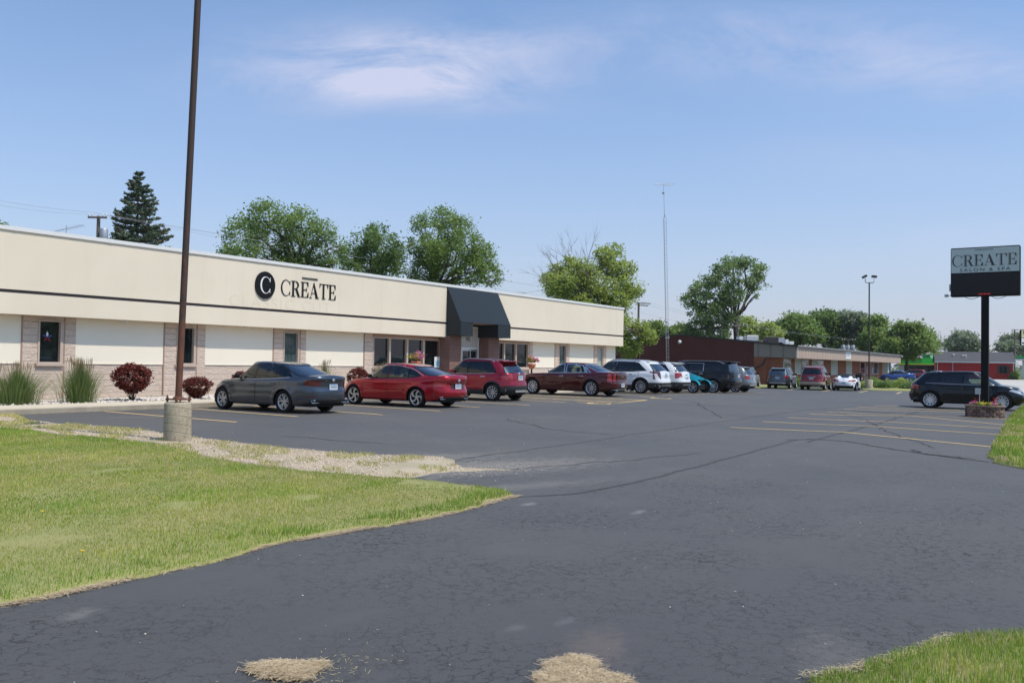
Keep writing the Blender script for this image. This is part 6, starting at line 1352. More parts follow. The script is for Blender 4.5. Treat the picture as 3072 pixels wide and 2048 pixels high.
def straws(name, x, y, z, ln, seed, label=None, cat=None, stuff=True, mat='blade_dry', wd=.0013):
    r = np.random.default_rng(seed); n = len(x); a = r.uniform(0, 6.28, n); l = ln * r.uniform(.5, 1.3, n); el = r.normal(size=n) * (.12 if mat == 'hay' else .18)
    U = np.column_stack([np.cos(a) * l, np.sin(a) * l, el * l]); V = np.column_stack([-np.sin(a) * wd, np.cos(a) * wd, wd * .3 + 0 * a]); o = quads(name, np.column_stack([x, y, z]), U * .5, V, [MATS[mat]], r.random(n), None, None, False)
    if stuff: o['kind'] = 'stuff'
    tag(o, label, cat); return o
r = np.random.default_rng(77)
edge = lawn[1:16]; x, y = along(edge, 9000, .034, r); straws('dry_clippings', x, y, G(x, y) + .006 + r.random(len(x)) * .014, .06, 3, 'pale dry clippings lying along the curved edge of the lawn', 'clippings', True, 'hay')
x, y = along(edge, 2500, .02, r); 
edge2 = [P(a * D_, b * D_) for a, b in [(1850, 1562), (1960, 1545), (2070, 1515), (2150, 1486), (2190, 1466)]]; x, y = along(edge2, 900, .03, r); straws('dry_clippings', x, y, G(x, y) + .02 + r.random(len(x)) * .02, .06, 4, 'thin line of dry clippings at the edge of the corner grass', 'clippings')
def clump(label, poly, n, seed, hh=.010):
    p = jitter([P(a * D_, b * D_) for a, b in poly], .035, .06, seed); rr_ = np.random.default_rng(seed); xs, ys = zip(*p); x = rr_.uniform(min(xs), max(xs), n * 3); y = rr_.uniform(min(ys), max(ys), n * 3); k = pip(x, y, p); x, y = x[k][:n] , y[k][:n]; x = x + rr_.normal(size=len(x)) * .03 * (rr_.random(len(x)) < .35); y = y + rr_.normal(size=len(y)) * .03 * (rr_.random(len(y)) < .35); cx_, cy_ = np.mean(xs), np.mean(ys)
    straws('hay_clump', x, y, G(x, y) + .012 + rr_.random(len(x)) * hh, .075, seed, label, 'hay clump', False, 'hay', .0010)
clump('pale clump of dry hay on the asphalt, the left one at the bottom edge', [(585, 1533), (640, 1526), (700, 1530), (735, 1524), (705, 1545), (690, 1562), (640, 1560), (610, 1545)], 16000, 5)
clump('larger pale clump of dry hay on the asphalt at the bottom centre', [(1253, 1549), (1285, 1520), (1330, 1517), (1365, 1528), (1362, 1550), (1440, 1562), (1440, 1580), (1250, 1580)], 26000, 6)
x, y = P(720 * D_, 1548 * D_)[0] + r.normal(size=260) * .25, P(720 * D_, 1548 * D_)[1] + r.normal(size=260) * .12; straws('loose_straw', x, y, G(x, y) + .006, .03, 7, 'scattered straws beside the hay clumps', 'straw')
def stones(name, x, y, z, s, mat, seed, label, kind='stuff'):
    r = np.random.default_rng(seed); n = len(x); T = np.array([(1, 0, -.0), (-.5, .87, 0), (-.5, -.87, 0), (.1, 0, .8), (0, .05, -.3)]); base = np.array([(1, 0, 0), (0, 1, 0), (-1, 0, 0), (0, -1, 0), (.1, .1, .75), (0, 0, -.4)])
    sc_ = (s * r.uniform(.5, 1.5, n))[:, None, None]; a = r.uniform(0, 6.28, n); V = base[None] * (1 + r.normal(size=(n, 6, 3)) * .2) * sc_; V[:, :, 0] *= 1.3; c, s_ = np.cos(a)[:, None], np.sin(a)[:, None]; X = V[:, :, 0] * c - V[:, :, 1] * s_; Y = V[:, :, 0] * s_ + V[:, :, 1] * c
    V = np.stack([X + x[:, None], Y + y[:, None], V[:, :, 2] + z[:, None]], 2).reshape(-1, 3); i0 = np.arange(n)[:, None] * 6; F = np.concatenate([i0 + f for f in ([0, 1, 4], [1, 2, 4], [2, 3, 4], [3, 0, 4], [1, 0, 5], [2, 1, 5], [3, 2, 5], [0, 3, 5])])
    me = mesh(name, V, F, [MATS[mat]], True); at = me.attributes.new('tint', 'FLOAT', 'FACE'); at.data.foreach_set('value', np.tile(r.random(n), 8).astype(np.float32)); o = link(name, me); o['kind'] = kind; tag(o, label, 'stones'); return o
def m_stone(name, c1, c2):
    m = pmat(name, c1, .85, spec=.3); t = NT(m); at = t.n.new('ShaderNodeAttribute'); at.attribute_name = 'tint'; t.col(t.ramp(at.outputs['Fac'], [(0, c2), (.5, c1), (.8, tuple(min(.8, v * 1.25) for v in c1)), (1, tuple(v * .5 for v in c2))])); return m
m_stone('pebble', (.58, .53, .48), (.36, .30, .27)); m_stone('gravel', (.60, .47, .345), (.38, .30, .22)); m_stone('grit', (.50, .44, .37), (.4, .35, .3))
n = 16000; x = r.uniform(2, 55, n); y = r.uniform(CURB_Y + 1.76, WALL_Y - .1, n); kp = r.random(n) < np.clip(24 / x, .2, 1) ; x, y = x[kp], y[kp]; stones('river_stones', x, y, G(x, np.full(len(x), 20.)) + .135, .05, 'pebble', 8, 'pale rounded stones filling the bed along the wall')
gx_, gy_ = [p[0] for p in gravj], [p[1] for p in gravj]; x = r.uniform(min(gx_), max(gx_), 110000); y = r.uniform(min(gy_), max(gy_), 110000); k = pip(x, y, gravj) & (noise3(np.column_stack([x, y, 0 * x]), 1.1, 9) > -1.1); x, y = x[k], y[k]; stones('gravel', x, y, G(x, y) + .013, .014, 'gravel', 9, 'loose pale gravel along the edge of the car park')
tip = P(1120 * D_, 1080 * D_); x = tip[0] + r.normal(size=260) * .7; y = tip[1] + r.normal(size=260) * .3; stones('scattered_grit', x, y, G(x, y) + .004, .010, 'grit', 10, 'grit spilled from the verge onto the asphalt', 'stuff')
x = r.uniform(1, 26, 5000); y = r.uniform(-6, 16, 5000); k = ~(pip(x, y, lawn) | pip(x, y, grav) | pip(x, y, cgrass) | pip(x, y, rgrass)) & (r.random(5000) < .16); x, y = x[k], y[k]; stones('loose_chips', x, y, G(x, y) + .002, .007, 'grit', 11, 'few pale stone chips scattered over the drive')
# small yellow dandelions in the lawn
for i, (a, b, lb) in enumerate([(245, 1684, 'dandelion flower nearest the drive in the lower left of the lawn'), (125, 1560, 'dandelion flower further up at the left of the lawn'), (470, 1352, 'dandelion flower by the gravel near the concrete base')]):
    x, y = P(a, b); m = MB(); m.tube([(0, 0, 0), (.005, 0, .07)], .002, 5); 
    m.lathe([(.001, .078), (.016, .08), (.022, .072), (.008, .066)], 12, m=1, cap=False); o = m.build('dandelion', [MATS['blade_tall'], MATS['petal_yellow']], None, (x, y, gz(x, y) + .02)); tag(o, lb, 'flower', 'dandelions in the lawn')

# ================================================================== poles, signs and street furniture
pb = P(532, 1322)
pole = empty('lamp_pole', (pb[0], pb[1], gz(*pb)), 0, 'tall rusty brown steel pole bolted to a round weathered concrete base', 'pole')
m = MB(); m.lathe([(.252, -.1), (.252, .15), (.249, .4), (.25, .70), (.235, .735), (.001, .737)], 40); m.build('concrete_base', MATS['old_concrete'], pole)
lean = np.array(RT) * .0245
m = MB(); H_ = 9.5; m.tube([(lean[0] * z, lean[1] * z, .80 + z) for z in (0, 2, 4, 6, H_ - .8)], .062, 20); m.build('shaft', MATS['rusty_paint'], pole)
m = MB(); m.box((-.17, -.17, .775), (.17, .17, .80)); m.lathe([(.105, 0), (.095, .03), (.07, .04)], 16, (0, 0, .80)); m.build('base_plate', MATS['rusty_paint'], pole)
for sx_ in (-1, 1):
    for sy_ in (-1, 1): m = MB(); m.tube([(sx_ * .14, sy_ * .14, .735), (sx_ * .14, sy_ * .14, .87)], .013, 8); m.lathe([(.026, 0), (.026, .025)], 6, (sx_ * .14, sy_ * .14, .80)); m.lathe([(.026, 0), (.026, .02)], 6, (sx_ * .14, sy_ * .14, .752)); m.build('anchor_bolt', MATS['rusty_paint'], pole)
for s_ in (-1, 1):
    m = MB(); m.tube([(lean[0] * 9, lean[1] * 9, H_), (lean[0] * 9 + s_ * .5, lean[1] * 9, H_ + .15)], .03, 8); m.bbox((lean[0] * 9 + s_ * .7 - .25, -.2, H_ + .1), (lean[0] * 9 + s_ * .7 + .25, .1, H_ + .25), .03); m.build('lamp_head', MATS['dark_metal'], pole)
# second lamp post far across the lot
lp = P(2607, 1166.5); lp3 = (lp[0], lp[1], gz(*lp)); dL = lp[0] * FW[0] + lp[1] * FW[1]
lam = empty('lamp_post', lp3, -YAW * 0 + math.atan2(RT[1], RT[0]), 'distant black lamp post with two floodlights on a round concrete base', 'lamp post')
hb_ = PT(2607, 1138, dL)[2] - lp3[2]; hp = PT(2607, 848, dL)[2] - lp3[2]
m = MB(); m.lathe([(.30, -.1), (.30, hb_ - .02), (.28, hb_), (.001, hb_)], 28); m.build('concrete_base', MATS['old_concrete'], lam)
m = MB(); m.tube([(0, 0, hb_), (-.03, 0, hp)], .055, 10); m.build('shaft', MATS['dark_metal'], lam)
for s_, tilt in ((-1, .5), (1, -.1)):
    m = MB(); m.tube([(0, 0, hp), (s_ * .30, 0, hp + .0), (s_ * .36, 0, hp + .08), (s_ * .37, 0, hp + .36)], .028, 8); m.build('bracket', MATS['dark_metal'], lam)
    m = MB(); c_, s2 = math.cos(tilt), math.sin(tilt); pts = [(-.20, -.07), (.16, -.07), (.16, .10), (-.20, .10)]; pr = [(s_ * .40 + x * c_ - z * s2, hp + .50 + x * s2 + z * c_) for x, z in pts]
    m.prism(pr, lambda x, z: (x, -.16, z), lambda x, z: (x, .16, z)); m.build('floodlight', MATS['dark_metal'], lam)
# pylon sign in the stone planter
SX, SY = 37.0, 3.66; SZ = gz(SX, SY)
sg = empty('pylon_sign', (SX, SY, SZ), 0, 'pole mounted sign reading CREATE SALON & SPA above a blank black display', 'sign')
m = MB(); m.bbox((-.125, -.125, 0), (.125, .125, 4.5), .02); m.build('post', MATS['black'], sg)
m = MB(); m.bbox((-.17, -1.145, 4.49), (.17, 1.145, 6.33), .03); m.build('cabinet', MATS['black'], sg)
m = MB(); m.box((-.18, -1.12, 5.38), (-.171, 1.12, 6.29)); pmat('sign_face', (.50, .56, .54), .5); m.build('sign_face', MATS['sign_face'], sg)
m = MB(); m.box((.171, -1.12, 5.38), (.18, 1.12, 6.29)); m.build('sign_face', MATS['sign_face'], sg)
m = MB(); m.box((-.178, -1.11, 4.54), (-.171, 1.11, 5.34)); m.build('display', MATS['black_gloss'], sg)
pmat('sign_letter', (.045, .035, .04), .5); pmat('led_red', (.5, .01, .02), .5, emit=(1, .02, .05), es=.8)
word('CREATE', 1.09, -1.07, lambda y: (-.178, y, 5.625), (0, 1, 0), (0, 0, 1), .42, .008, (-1, 0, 0), MATS['sign_letter'], sg)
m = MB(); m.box((-.186, -.28, 6.225), (-.179, .34, 6.237)); m.box((-.186, -.28, 6.21), (-.179, .34, 6.216)); m.build('letter_bar', MATS['sign_letter'], sg)
tm = text_mesh('SALON & SPA', .165, .003, 'lettering', MATS['sign_letter'], 1.30, 1.35); o = link('lettering', tm, sg); o.location = (-.184, .0, 5.425); o.rotation_euler = (R(90), 0, R(-90))
m = MB()
for k in range(7): m.box((-.182, .17 - k * .06, 4.555), (-.179, .20 - k * .06, 4.575 + .012 * (k % 2)))
m.build('red_display_row', MATS['led_red'], sg)
for s_ in (-1, 1):
    m = MB(); m.tube([(0, s_ * (.22 + .45 * t), 4.48 - .08 * math.sin(math.pi * t)) for t in np.linspace(0, 1, 8)], .01, 5); m.build('cable', MATS['black'], sg)
m = MB(); m.bbox((-.06, 1.15, 4.72), (.06, 1.21, 4.98), .01); m.build('junction_box', MATS['galv'], sg)
m = MB(); m.tube([(0, 1.14, 4.55), (0, 1.25, 4.55)], .012, 6); m.bbox((-.06, 1.24, 4.50), (.06, 1.37, 4.60), .015); m.build('sensor', MATS['galv'], sg)
pl_ = empty('stone_planter', (SX, SY, SZ), 0, 'round brown stone planter full of flowers around the sign post', 'planter')
pmat('stone_a', (.20, .13, .10), .95, spec=.2); pmat('stone_b', (.13, .085, .07), .95, spec=.2); pmat('stone_c', (.27, .19, .15), .95, spec=.2)
r = np.random.default_rng(12); z = -.05
m = MB()
for row in range(4):
    hh = .125; nb = 17
    for k in range(nb):
        a0 = (k + .5 * (row % 2)) * 2 * math.pi / nb + .012; a1 = a0 + 2 * math.pi / nb - .03; ro = .78 + r.uniform(-.012, .02); am = (a0 + a1) / 2; ri = .58
        v = [(rr * math.cos(a), rr * math.sin(a), zz) for zz in (z + .004, z + hh - .004) for rr, a in ((ri, a0), (ro - .02, a0), (ro + .015, am), (ro - .02, a1), (ri, a1))]
        m.add(v, [(4, 3, 2, 1, 0), (5, 6, 7, 8, 9), (0, 1, 6, 5), (1, 2, 7, 6), (2, 3, 8, 7), (3, 4, 9, 8), (4, 0, 5, 9)], int(r.integers(0, 3)))
    z += hh
m.build('stone_wall', [MATS['stone_a'], MATS['stone_b'], MATS['stone_c']], pl_)
m = MB()
for k in range(15):
    a0 = k * 2 * math.pi / 15 + .01; a1 = a0 + 2 * math.pi / 15 - .02; v = [(rr * math.cos(a), rr * math.sin(a), zz) for zz in (z, z + .05) for rr, a in ((.56, a0), (.83, a0), (.835, (a0 + a1) / 2), (.83, a1), (.56, a1))]
    m.add(v, [(4, 3, 2, 1, 0), (5, 6, 7, 8, 9), (0, 1, 6, 5), (1, 2, 7, 6), (2, 3, 8, 7), (3, 4, 9, 8), (4, 0, 5, 9)])
m.build('coping', MATS['stone_c'], pl_)
m = MB(); m.lathe([(.57, .3), (.57, .44), (.001, .46)], 24); m.build('soil', MATS['bark'], pl_)
def flowers(parent, cl, col_, n, size, seed, nm='flowers', rad=.07):
    r = np.random.default_rng(seed); return leafcloud(nm, np.array(cl), np.full(len(cl), rad), n, size, [MATS[col_]], parent, r, .1)
a_ = r.uniform(0, 6.28, 60); q_ = r.uniform(.2, .62, 60)
flowers(pl_, np.column_stack([q_ * np.cos(a_), q_ * np.sin(a_), .5 + r.random(60) * .08]), 'leaf_flower', 22, .07, 1, 'foliage')
ang = lambda c, s_, k: np.column_stack([(rq := r.uniform(.35, .66, k)) * np.cos(t_ := r.normal(c, s_, k)), rq * np.sin(t_), .55 + r.random(k) * .09])
flowers(pl_, ang(R(115), .35, 14), 'petal_pink', 12, .045, 2); flowers(pl_, ang(R(245), .35, 14), 'petal_pink', 12, .045, 3); flowers(pl_, ang(R(185), .35, 20), 'petal_yellow', 10, .042, 4)
for yy_ in (.36, -.38): flowers(pl_, np.column_stack([r.normal(-.25, .04, 7), r.normal(yy_, .04, 7), .62 + r.random(7) * .22]), 'petal_red', 9, .045, int(7 + yy_ * 5))
m = MB(); [m.tube([(-.25, y_, .45), (-.25, y_ + .01, .8)], .006, 4) for y_ in (.34, .38, -.36, -.40)]; m.build('stems', MATS['blade_tall'], pl_); pl_.scale = (.82, .82, .88)
m = MB(); m.tube([(0, 0, 0), (0, 0, .95)], .014, 6); m.box((-.012, -.15, .95), (.012, .15, 1.18)); x, y = P(2932, 1234)[0] - .2, P(2932, 1234)[1] + .1
tag(m.build('yard_sign', MATS['alu_white'], None, (SX + .4, SY + .22, SZ - .12)), 'small pale placard on a stake between the sign post and the black crossover', 'sign')
# flower pots on posts in front of the salon
for i, (px, py, lb) in enumerate([(1248, 1083, 'raised pot of pink flowers above the roof of the bright red saloon'), (1595, 1091, 'raised clay pot of pink and yellow flowers between the crimson crossover and the maroon saloon')]):
    x, y, z = PY(px, py, 24.6); g0 = gz(x, 20) + .15; fp = empty('flower_pot', (x, 24.6, g0), 0, lb, 'flower pot', 'flower pots on posts'); z -= g0; r = np.random.default_rng(90 + i); w = .42
    pmat('clay', (.42, .13, .06), .8); m = MB(); m.tube([(0, 0, 0), (0, 0, z - .25)], .045, 8); m.build('post', MATS['black'], fp)
    m = MB(); m.lathe([(.001, z - .27), (.10, z - .26), (.20, z - .12), (.23, z), (.20, z - .01)], 18); m.build('bowl', MATS['clay'], fp)
    c_ = np.column_stack([r.normal(0, w * .36, 60), r.normal(0, w * .30, 60), z + .10 + np.abs(r.normal(0, .10, 60))]); flowers(fp, c_[:34], 'leaf_flower', 18, .07, 5, 'foliage', .1)
    flowers(fp, c_[(c_[:, 0] > -.2)][:40] + [.03, -.04, .03], 'petal_pink', 20, .07, 6, rad=.1); flowers(fp, c_[(c_[:, 0] < .05)][:14] + [-.05, -.05, .02], 'petal_yellow', 12, .06, 7, rad=.08)
# wheel stop in front of the maroon saloon
for (px, lb) in ((1690, 'long pale concrete wheel stop under the nose of the maroon saloon'),):
    x = raycol(px, 21.9); m = MB(); m.prism([(-.09, 0), (.09, 0), (.06, .13), (-.06, .13)], lambda a, b: (-.95, a, b), lambda a, b: (.95, a, b)); o = m.build('wheel_stop', MATS['concrete_walk'], None, (x, 21.95, gz(x, 21.95))); tag(o, lb, 'wheel stop')

# ================================================================== second building
X0, Y0 = 85.9, 24.7; dirL = np.array([148.6 - 85.9, 26.4 - 24.7]); LL = np.linalg.norm(dirL); ang2 = math.atan2(dirL[1], dirL[0])
B2 = empty('brown_building', (X0, Y0, 0), ang2, 'low brown metal and brick building with a long tan fascia and black roof edge', 'building')
def hz2(y): return 3.87 + (5.0 - 3.87) * y / 11.9 if y < 11.9 else 5.0 - (y - 11.9) * .105
def l2(px):                               # distance along the long side of the point seen in column px, wall 1.4 m behind the fascia
    r_ = ray(px, 1100); c, s = math.cos(ang2), math.sin(ang2); ox, oy = X0 - s * 1.4, Y0 + c * 1.4; A = np.array([[r_[0], -c], [r_[1], -s]]); t, u = np.linalg.solve(A, [ox, oy]); return float(u)
W2 = 22.5
m = MB(); pr = [(4.1, .0), (W2, .0), (W2, hz2(W2) - .12), (11.9, hz2(11.9) - .12), (4.1, hz2(4.1) - .12)]; m.prism(pr, lambda y, z: (0, y, z), lambda y, z: (.25, y, z)); m.build('metal_wall', MATS['brown_metal'], B2)
m = MB(); m.prism([(-.0, 2.62), (4.08, 2.62 + .08), (4.08, hz2(4.08) - .12), (-.0, hz2(0) - .12)], lambda y, z: (-.02, y, z), lambda y, z: (.23, y, z)); m.build('end_fascia', MATS['tan_fascia_shaded'], B2)
m = MB(); m.box((.26, 0, 2.62), (LL, .25, 3.78)); m.build('fascia', MATS['tan_fascia'], B2)
m = MB(); m.box((.5, 1.4, 0), (LL - 8, 1.65, 2.7)); m.box((.02, 2.9, 0), (.25, 4.09, 2.69)); m.box((.26, 1.4, 0), (.5, 2.9, 2.69)); m.build('brick_wall', MATS['brick'], B2)
m = MB(); m.box((.0, .0, 2.60), (LL, 1.5, 2.618)); m.build('eave_soffit', MATS['trim_brown'], B2)
m = MB(); y_ = [-.2, 11.9, W2 + .2]; zt = [hz2(0) - .02, hz2(11.9), hz2(W2)]
for i in (0, 1): m.prism([(y_[i], zt[i] - .17), (y_[i + 1], zt[i + 1] - .17), (y_[i + 1], zt[i + 1]), (y_[i], zt[i])], lambda y, z: (-.15, y, z), lambda y, z: (.15, y, z))
m.build('roof_edge', MATS['dark_roof_edge'], B2)
m = MB(); m.prism([(-.15, 3.80), (11.9, 4.93), (W2, hz2(W2) - .08), (W2, 3.7), (-.15, 3.72)], lambda y, z: (.155, y, z), lambda y, z: (LL, y, z)); m.build('roof', MATS['roof_grey'], B2)
m = MB(); m.box((0, -.22, 3.74), (LL, -.151, 3.86)); m.build('gutter', MATS['steel'], B2)
m = MB(); m.box((.3, -.1, 2.6), (.42, -.005, 3.74)); m.build('downpipe', MATS['alu_white'], B2)
m = MB(); m.lathe([(.16, 0), (.20, .12), (.12, .22), (.001, .24)], 12); o = m.build('wall_light', MATS['alu_white'], B2); o.location = PX(2043, 1026, 85.7); o.location = (-.15, o.location[1] - Y0, o.location[2]); o.rotation_euler = (0, R(-90), 0)
pmat('blind', (.42, .43, .38), .7)
for a, b, z0, z1, mt in [(2384, 2401, 1.0, 2.6, 'blind'), (2435, 2449, 1.0, 2.6, 'blind'), (2492.5, 2511.5, .9, 2.6, 'blind'), (2538, 2554.5, .9, 2.6, 'blind'), (2580, 2596, .9, 2.6, 'window_glass'), (2621, 2634, .9, 2.6, 'window_glass')]:
    u0, u1 = l2(a), l2(b); w = empty('window', (0, 0, 0)); w.parent = B2; mf = MB(); t = .06
    mf.box((u0, 1.34, z0), (u1, 1.40, z0 + t)); mf.box((u0, 1.34, z1 - t), (u1, 1.40, z1)); mf.box((u0, 1.34, z0 + t), (u0 + t, 1.40, z1 - t)); mf.box((u1 - t, 1.34, z0 + t), (u1, 1.40, z1 - t)); mf.build('frame', MATS['alu_white'], w)
    mf = MB(); mf.box((u0 + t, 1.37, z0 + t), (u1 - t, 1.385, z1 - t)); mf.build('pane', MATS[mt], w)
for a, b, mt in [(2350, 2370, 'window_glass'), (2404, 2423, 'window_glass'), (2451, 2468, 'window_glass'), (2594, 2604, 'rust_door'), (2612, 2618, 'rust_door')]:
    if mt == 'rust_door' and 'rust_door' not in MATS: pmat('rust_door', (.22, .035, .03), .6)
    u0, u1 = l2(a), l2(b); w = empty('door', (0, 0, 0)); w.parent = B2; mf = MB(); mf.box((u0, 1.33, 0), (u1, 1.399, 2.55)); mf.build('leaf', MATS[mt], w); mf = MB(); mf.box((u0 - .08, 1.32, 0), (u0 - .005, 1.398, 2.6)); mf.box((u1 + .005, 1.32, 0), (u1 + .08, 1.398, 2.6)); mf.box((u0 + (u1 - u0) * .5, 1.31, .9), (u0 + (u1 - u0) * .5 + .25, 1.329, 1.9)); mf.build('frame', MATS['alu_white'], w)
m = MB(); m.box((LL - 7.9, .6, 0), (LL - 5.6, 1.6, 2.6)); m.build('white_bay', MATS['alu_white'], B2)
m = MB(); m.box((l2(2648), .0 + .3, 0), (l2(2648) + .2, .5, 2.6)); pmat('post_blue', (.05, .18, .35), .6); m.build('blue_post', MATS['post_blue'], B2)
# projecting brace and storefront opening of the gable end
m = MB(); m.tube([(-.1, W2 * .5, 1.05), (-.25, 6, 1.3), (-.3, 4.2, 1.45), (-.3, 3.2, 1.9), (-.2, 2.8, 2.6)], .09, 6); m.build('brace', MATS['dark_roof_edge'], B2)
def s2(px, z): return None
sgn = MB(); u0, u1 = l2(2508) - 1.5, l2(2524) - 1.5
o = MB().box((u0, -.03, 2.82), (u1, -.004, 3.62)).build('shop_sign', MATS['white_paint']); 
so2 = empty('shop_sign_board', (X0, Y0, 0), ang2, 'square white sign with small dark writing on the tan fascia', 'sign'); o.parent = so2
m = MB(); m.box((u0 + .15, -.036, 3.0), (u0 + .28, -.031, 3.45)); m.box((u0 + .4, -.036, 3.33), (u1 - .2, -.031, 3.42)); m.box((u0 + .4, -.036, 3.10), (u1 - .35, -.031, 3.18)); m.build('writing', MATS['plate_mark'], so2)
mbx = empty('drop_box', (*PT(2577, 1134, 100)[:2], 0.0), ang2, 'black rounded drop box standing in front of the brick wall', 'drop box')
m = MB(); m.bbox((-.38, -.3, .12), (.38, .3, .8), .1); m.build('box', MATS['black'], mbx); m = MB(); m.lathe([(.38, -.3), (.38, .3)], 20, (0, 0, .8), 'y'); m.build('lid', MATS['black'], mbx); m = MB(); m.box((-.15, -.32, .45), (.15, -.302, .65)); m.build('label_plate', MATS['alu_white'], mbx)
# roof equipment
def roofbox(name, label, px0, px1, py0, py1, d, mat, slats=0, dep=1.4, hood=False):
    a = PT(px0, py1, d); b = PT(px1, py1, d); t = PT(px0, py0, d); w = math.hypot(b[0] - a[0], b[1] - a[1]); h = t[2] - a[2]; e = empty(name, (a[0], a[1], a[2] - .12), math.atan2(RT[1], RT[0]), label, 'roof unit', 'equipment on the brown building roof')
    m = MB(); m.bbox((0, 0, 0), (w, dep, h + .12), .03); m.build('casing', MATS[mat], e)
    if slats:
        for k in range(slats): m = MB(); m.bbox((-.05, -.05, .15 + (h - .05) * k / slats), (w + .05, dep + .05, .15 + (h - .05) * (k + .45) / slats), .02); m.build('louvre', MATS['alu_white'], e)
    if hood: m = MB(); m.prism([(0, 0), (.5, 0), (.75, -.25), (.75, h - .1), (.0, h - .1)], lambda x, z: (w + x * .9, .05, z + .15), lambda x, z: (w + x * .9, dep - .1, z + .15)); m.build('hood', MATS['galv'], e)
    m = MB(); m.box((.1, .1, -.35), (w - .1, dep - .1, -.002)); m.build('kerb', MATS['dark_metal'], e); return e
roofbox('roof_vent', 'pale round-edged vent, leftmost on the brown building roof', 2218, 2230, 1009, 1017, 103, 'alu_white')
roofbox('roof_vent', 'square white louvred vent on the brown building roof', 2242, 2275, 1005, 1020, 102, 'galv', 4)
roofbox('air_unit', 'dark box and silver hood of the air unit on the brown building roof', 2301, 2336, 1010, 1027, 100, 'dark_metal', 0, 1.8, True)
roofbox('roof_vent', 'small pale vent right of the air unit', 2356, 2366, 1018, 1029, 102, 'alu_white'); roofbox('roof_vent', 'low flat pale unit at the right end of the roof equipment', 2368, 2382, 1024, 1030, 102, 'alu_white')

# ---- antenna tower
a = np.array(PT(2003.5, 1135, 91)); b = np.array(PT(1993.5, 642, 91)); b[:2] = a[:2] + (b[:2] - a[:2]); a[2] = gz(a[0], a[1]); up = b - a
tw = empty('antenna_tower', tuple(a), 0, 'slender triangular lattice tower carrying a television antenna beside the brown building', 'antenna tower')
nS = 46; hw_ = .17; off = [np.array([hw_ * math.cos(q), hw_ * math.sin(q), 0]) for q in (math.atan2(RT[1], RT[0]), math.atan2(RT[1], RT[0]) + 2.094, math.atan2(RT[1], RT[0]) - 2.094)]
for q in off: m = MB(); m.tube([q, up * .965 + q, up + q * .1], .018, 5); m.build('leg', MATS['galv'], tw)
m = MB()
for k in range(nS):
    c0_ = up * (.965 * k / nS); c1_ = up * (.965 * (k + 1) / nS)
    for i in range(3): m.tube([c0_ + off[i], c0_ + off[(i + 1) % 3]], .009, 4, cap=False); m.tube([c0_ + off[i], c1_ + off[(i + 1) % 3]], .0045, 3, cap=False)
m.build('lattice', MATS['galv'], tw)
mt_ = np.array(PT(1990.5, 553, 91)) - a; m = MB(); m.tube([up * .98, mt_ * 1.0], [.028, .018], 6); m.build('mast', MATS['galv'], tw)
def antenna(parent, c, ux, n, L, w, th=.008, vert=0):
    m = MB(); ux = np.array(ux, float); ux /= np.linalg.norm(ux); cr = np.cross(ux, [0, 0, 1]); cr /= np.linalg.norm(cr); c = np.array(c); m.tube([c - ux * L / 2, c + ux * L / 2], th * 1.6, 5)
    for k in range(n): t = -L / 2 + L * (k + .3) / n; w_ = w * (.55 + .45 * k / n); m.tube([c + ux * t - cr * w_ / 2 + np.array([0, 0, vert * w_ * .3]), c + ux * t + cr * w_ / 2 - np.array([0, 0, vert * w_ * .3])], th * .8, 4)
    return m.build('aerial', MATS['galv'], parent)
antenna(tw, mt_, list(RT * 1.0 + FW * .3) + [.03], 9, 2.3, 1.5, .014); m = MB(); m.bbox(tuple(mt_ - [.1, .1, 1.0]), tuple(mt_ + [.1, .1, -.8]), .03); m.build('rotor', MATS['galv'], tw)
m = MB(); m.tube([np.array(PT(1993, 960, 91)) - a, np.array(PT(2012, 975, 91)) - a + [0, 0, .2]], .03, 6); m.tube([np.array(PT(1996, 1013, 91)) - a, np.array(PT(2009, 1012, 91)) - a], .03, 6); m.build('bracket', MATS['white_paint'], tw)
# roof aerial at left, and small aerial far right
ra = PT(199, 690, 46); e = empty('roof_aerial', (ra[0], ra[1], 5.4), 0, 'small television aerial standing on the salon roof at the left', 'aerial'); m = MB(); m.tube([(0, 0, -.2), (0, 0, ra[2] - 5.4 + .25)], .015, 6); m.build('mast', MATS['galv'], e)
a1_, b1_ = np.array(PT(150, 698, 46)), np.array(PT(252, 675, 46)); antenna(e, (a1_ + b1_) / 2 - [ra[0], ra[1], 5.4], b1_ - a1_, 12, float(np.linalg.norm(b1_ - a1_)), .9, .009)
fa = PT(2818, 1055, 230); e = empty('distant_mast', (fa[0], fa[1], 0), 0, 'faint distant lattice mast with an aerial above the trees', 'mast')
ftop = PT(2818, 992, 230)[2]; 
for q in (-.35, .35): m = MB(); m.tube([(q * RT[0], q * RT[1], 0), (q * RT[0] * .6, q * RT[1] * .6, ftop)], .05, 4); m.build('leg', MATS['galv'], e)
m = MB(); [m.tube([(-.33 * RT[0], -.33 * RT[1], k * .8), (.33 * RT[0], .33 * RT[1], k * .8 + .4)], .025, 3) for k in range(int(ftop / .8))]; m.build('lattice', MATS['galv'], e)
a1_, b1_ = np.array(PT(2797, 992, 230)), np.array(PT(2841, 982, 230)); m = MB(); m.tube([a1_ - [fa[0], fa[1], 0], b1_ - [fa[0], fa[1], 0]], .05, 4); m.build('aerial', MATS['galv'], e)
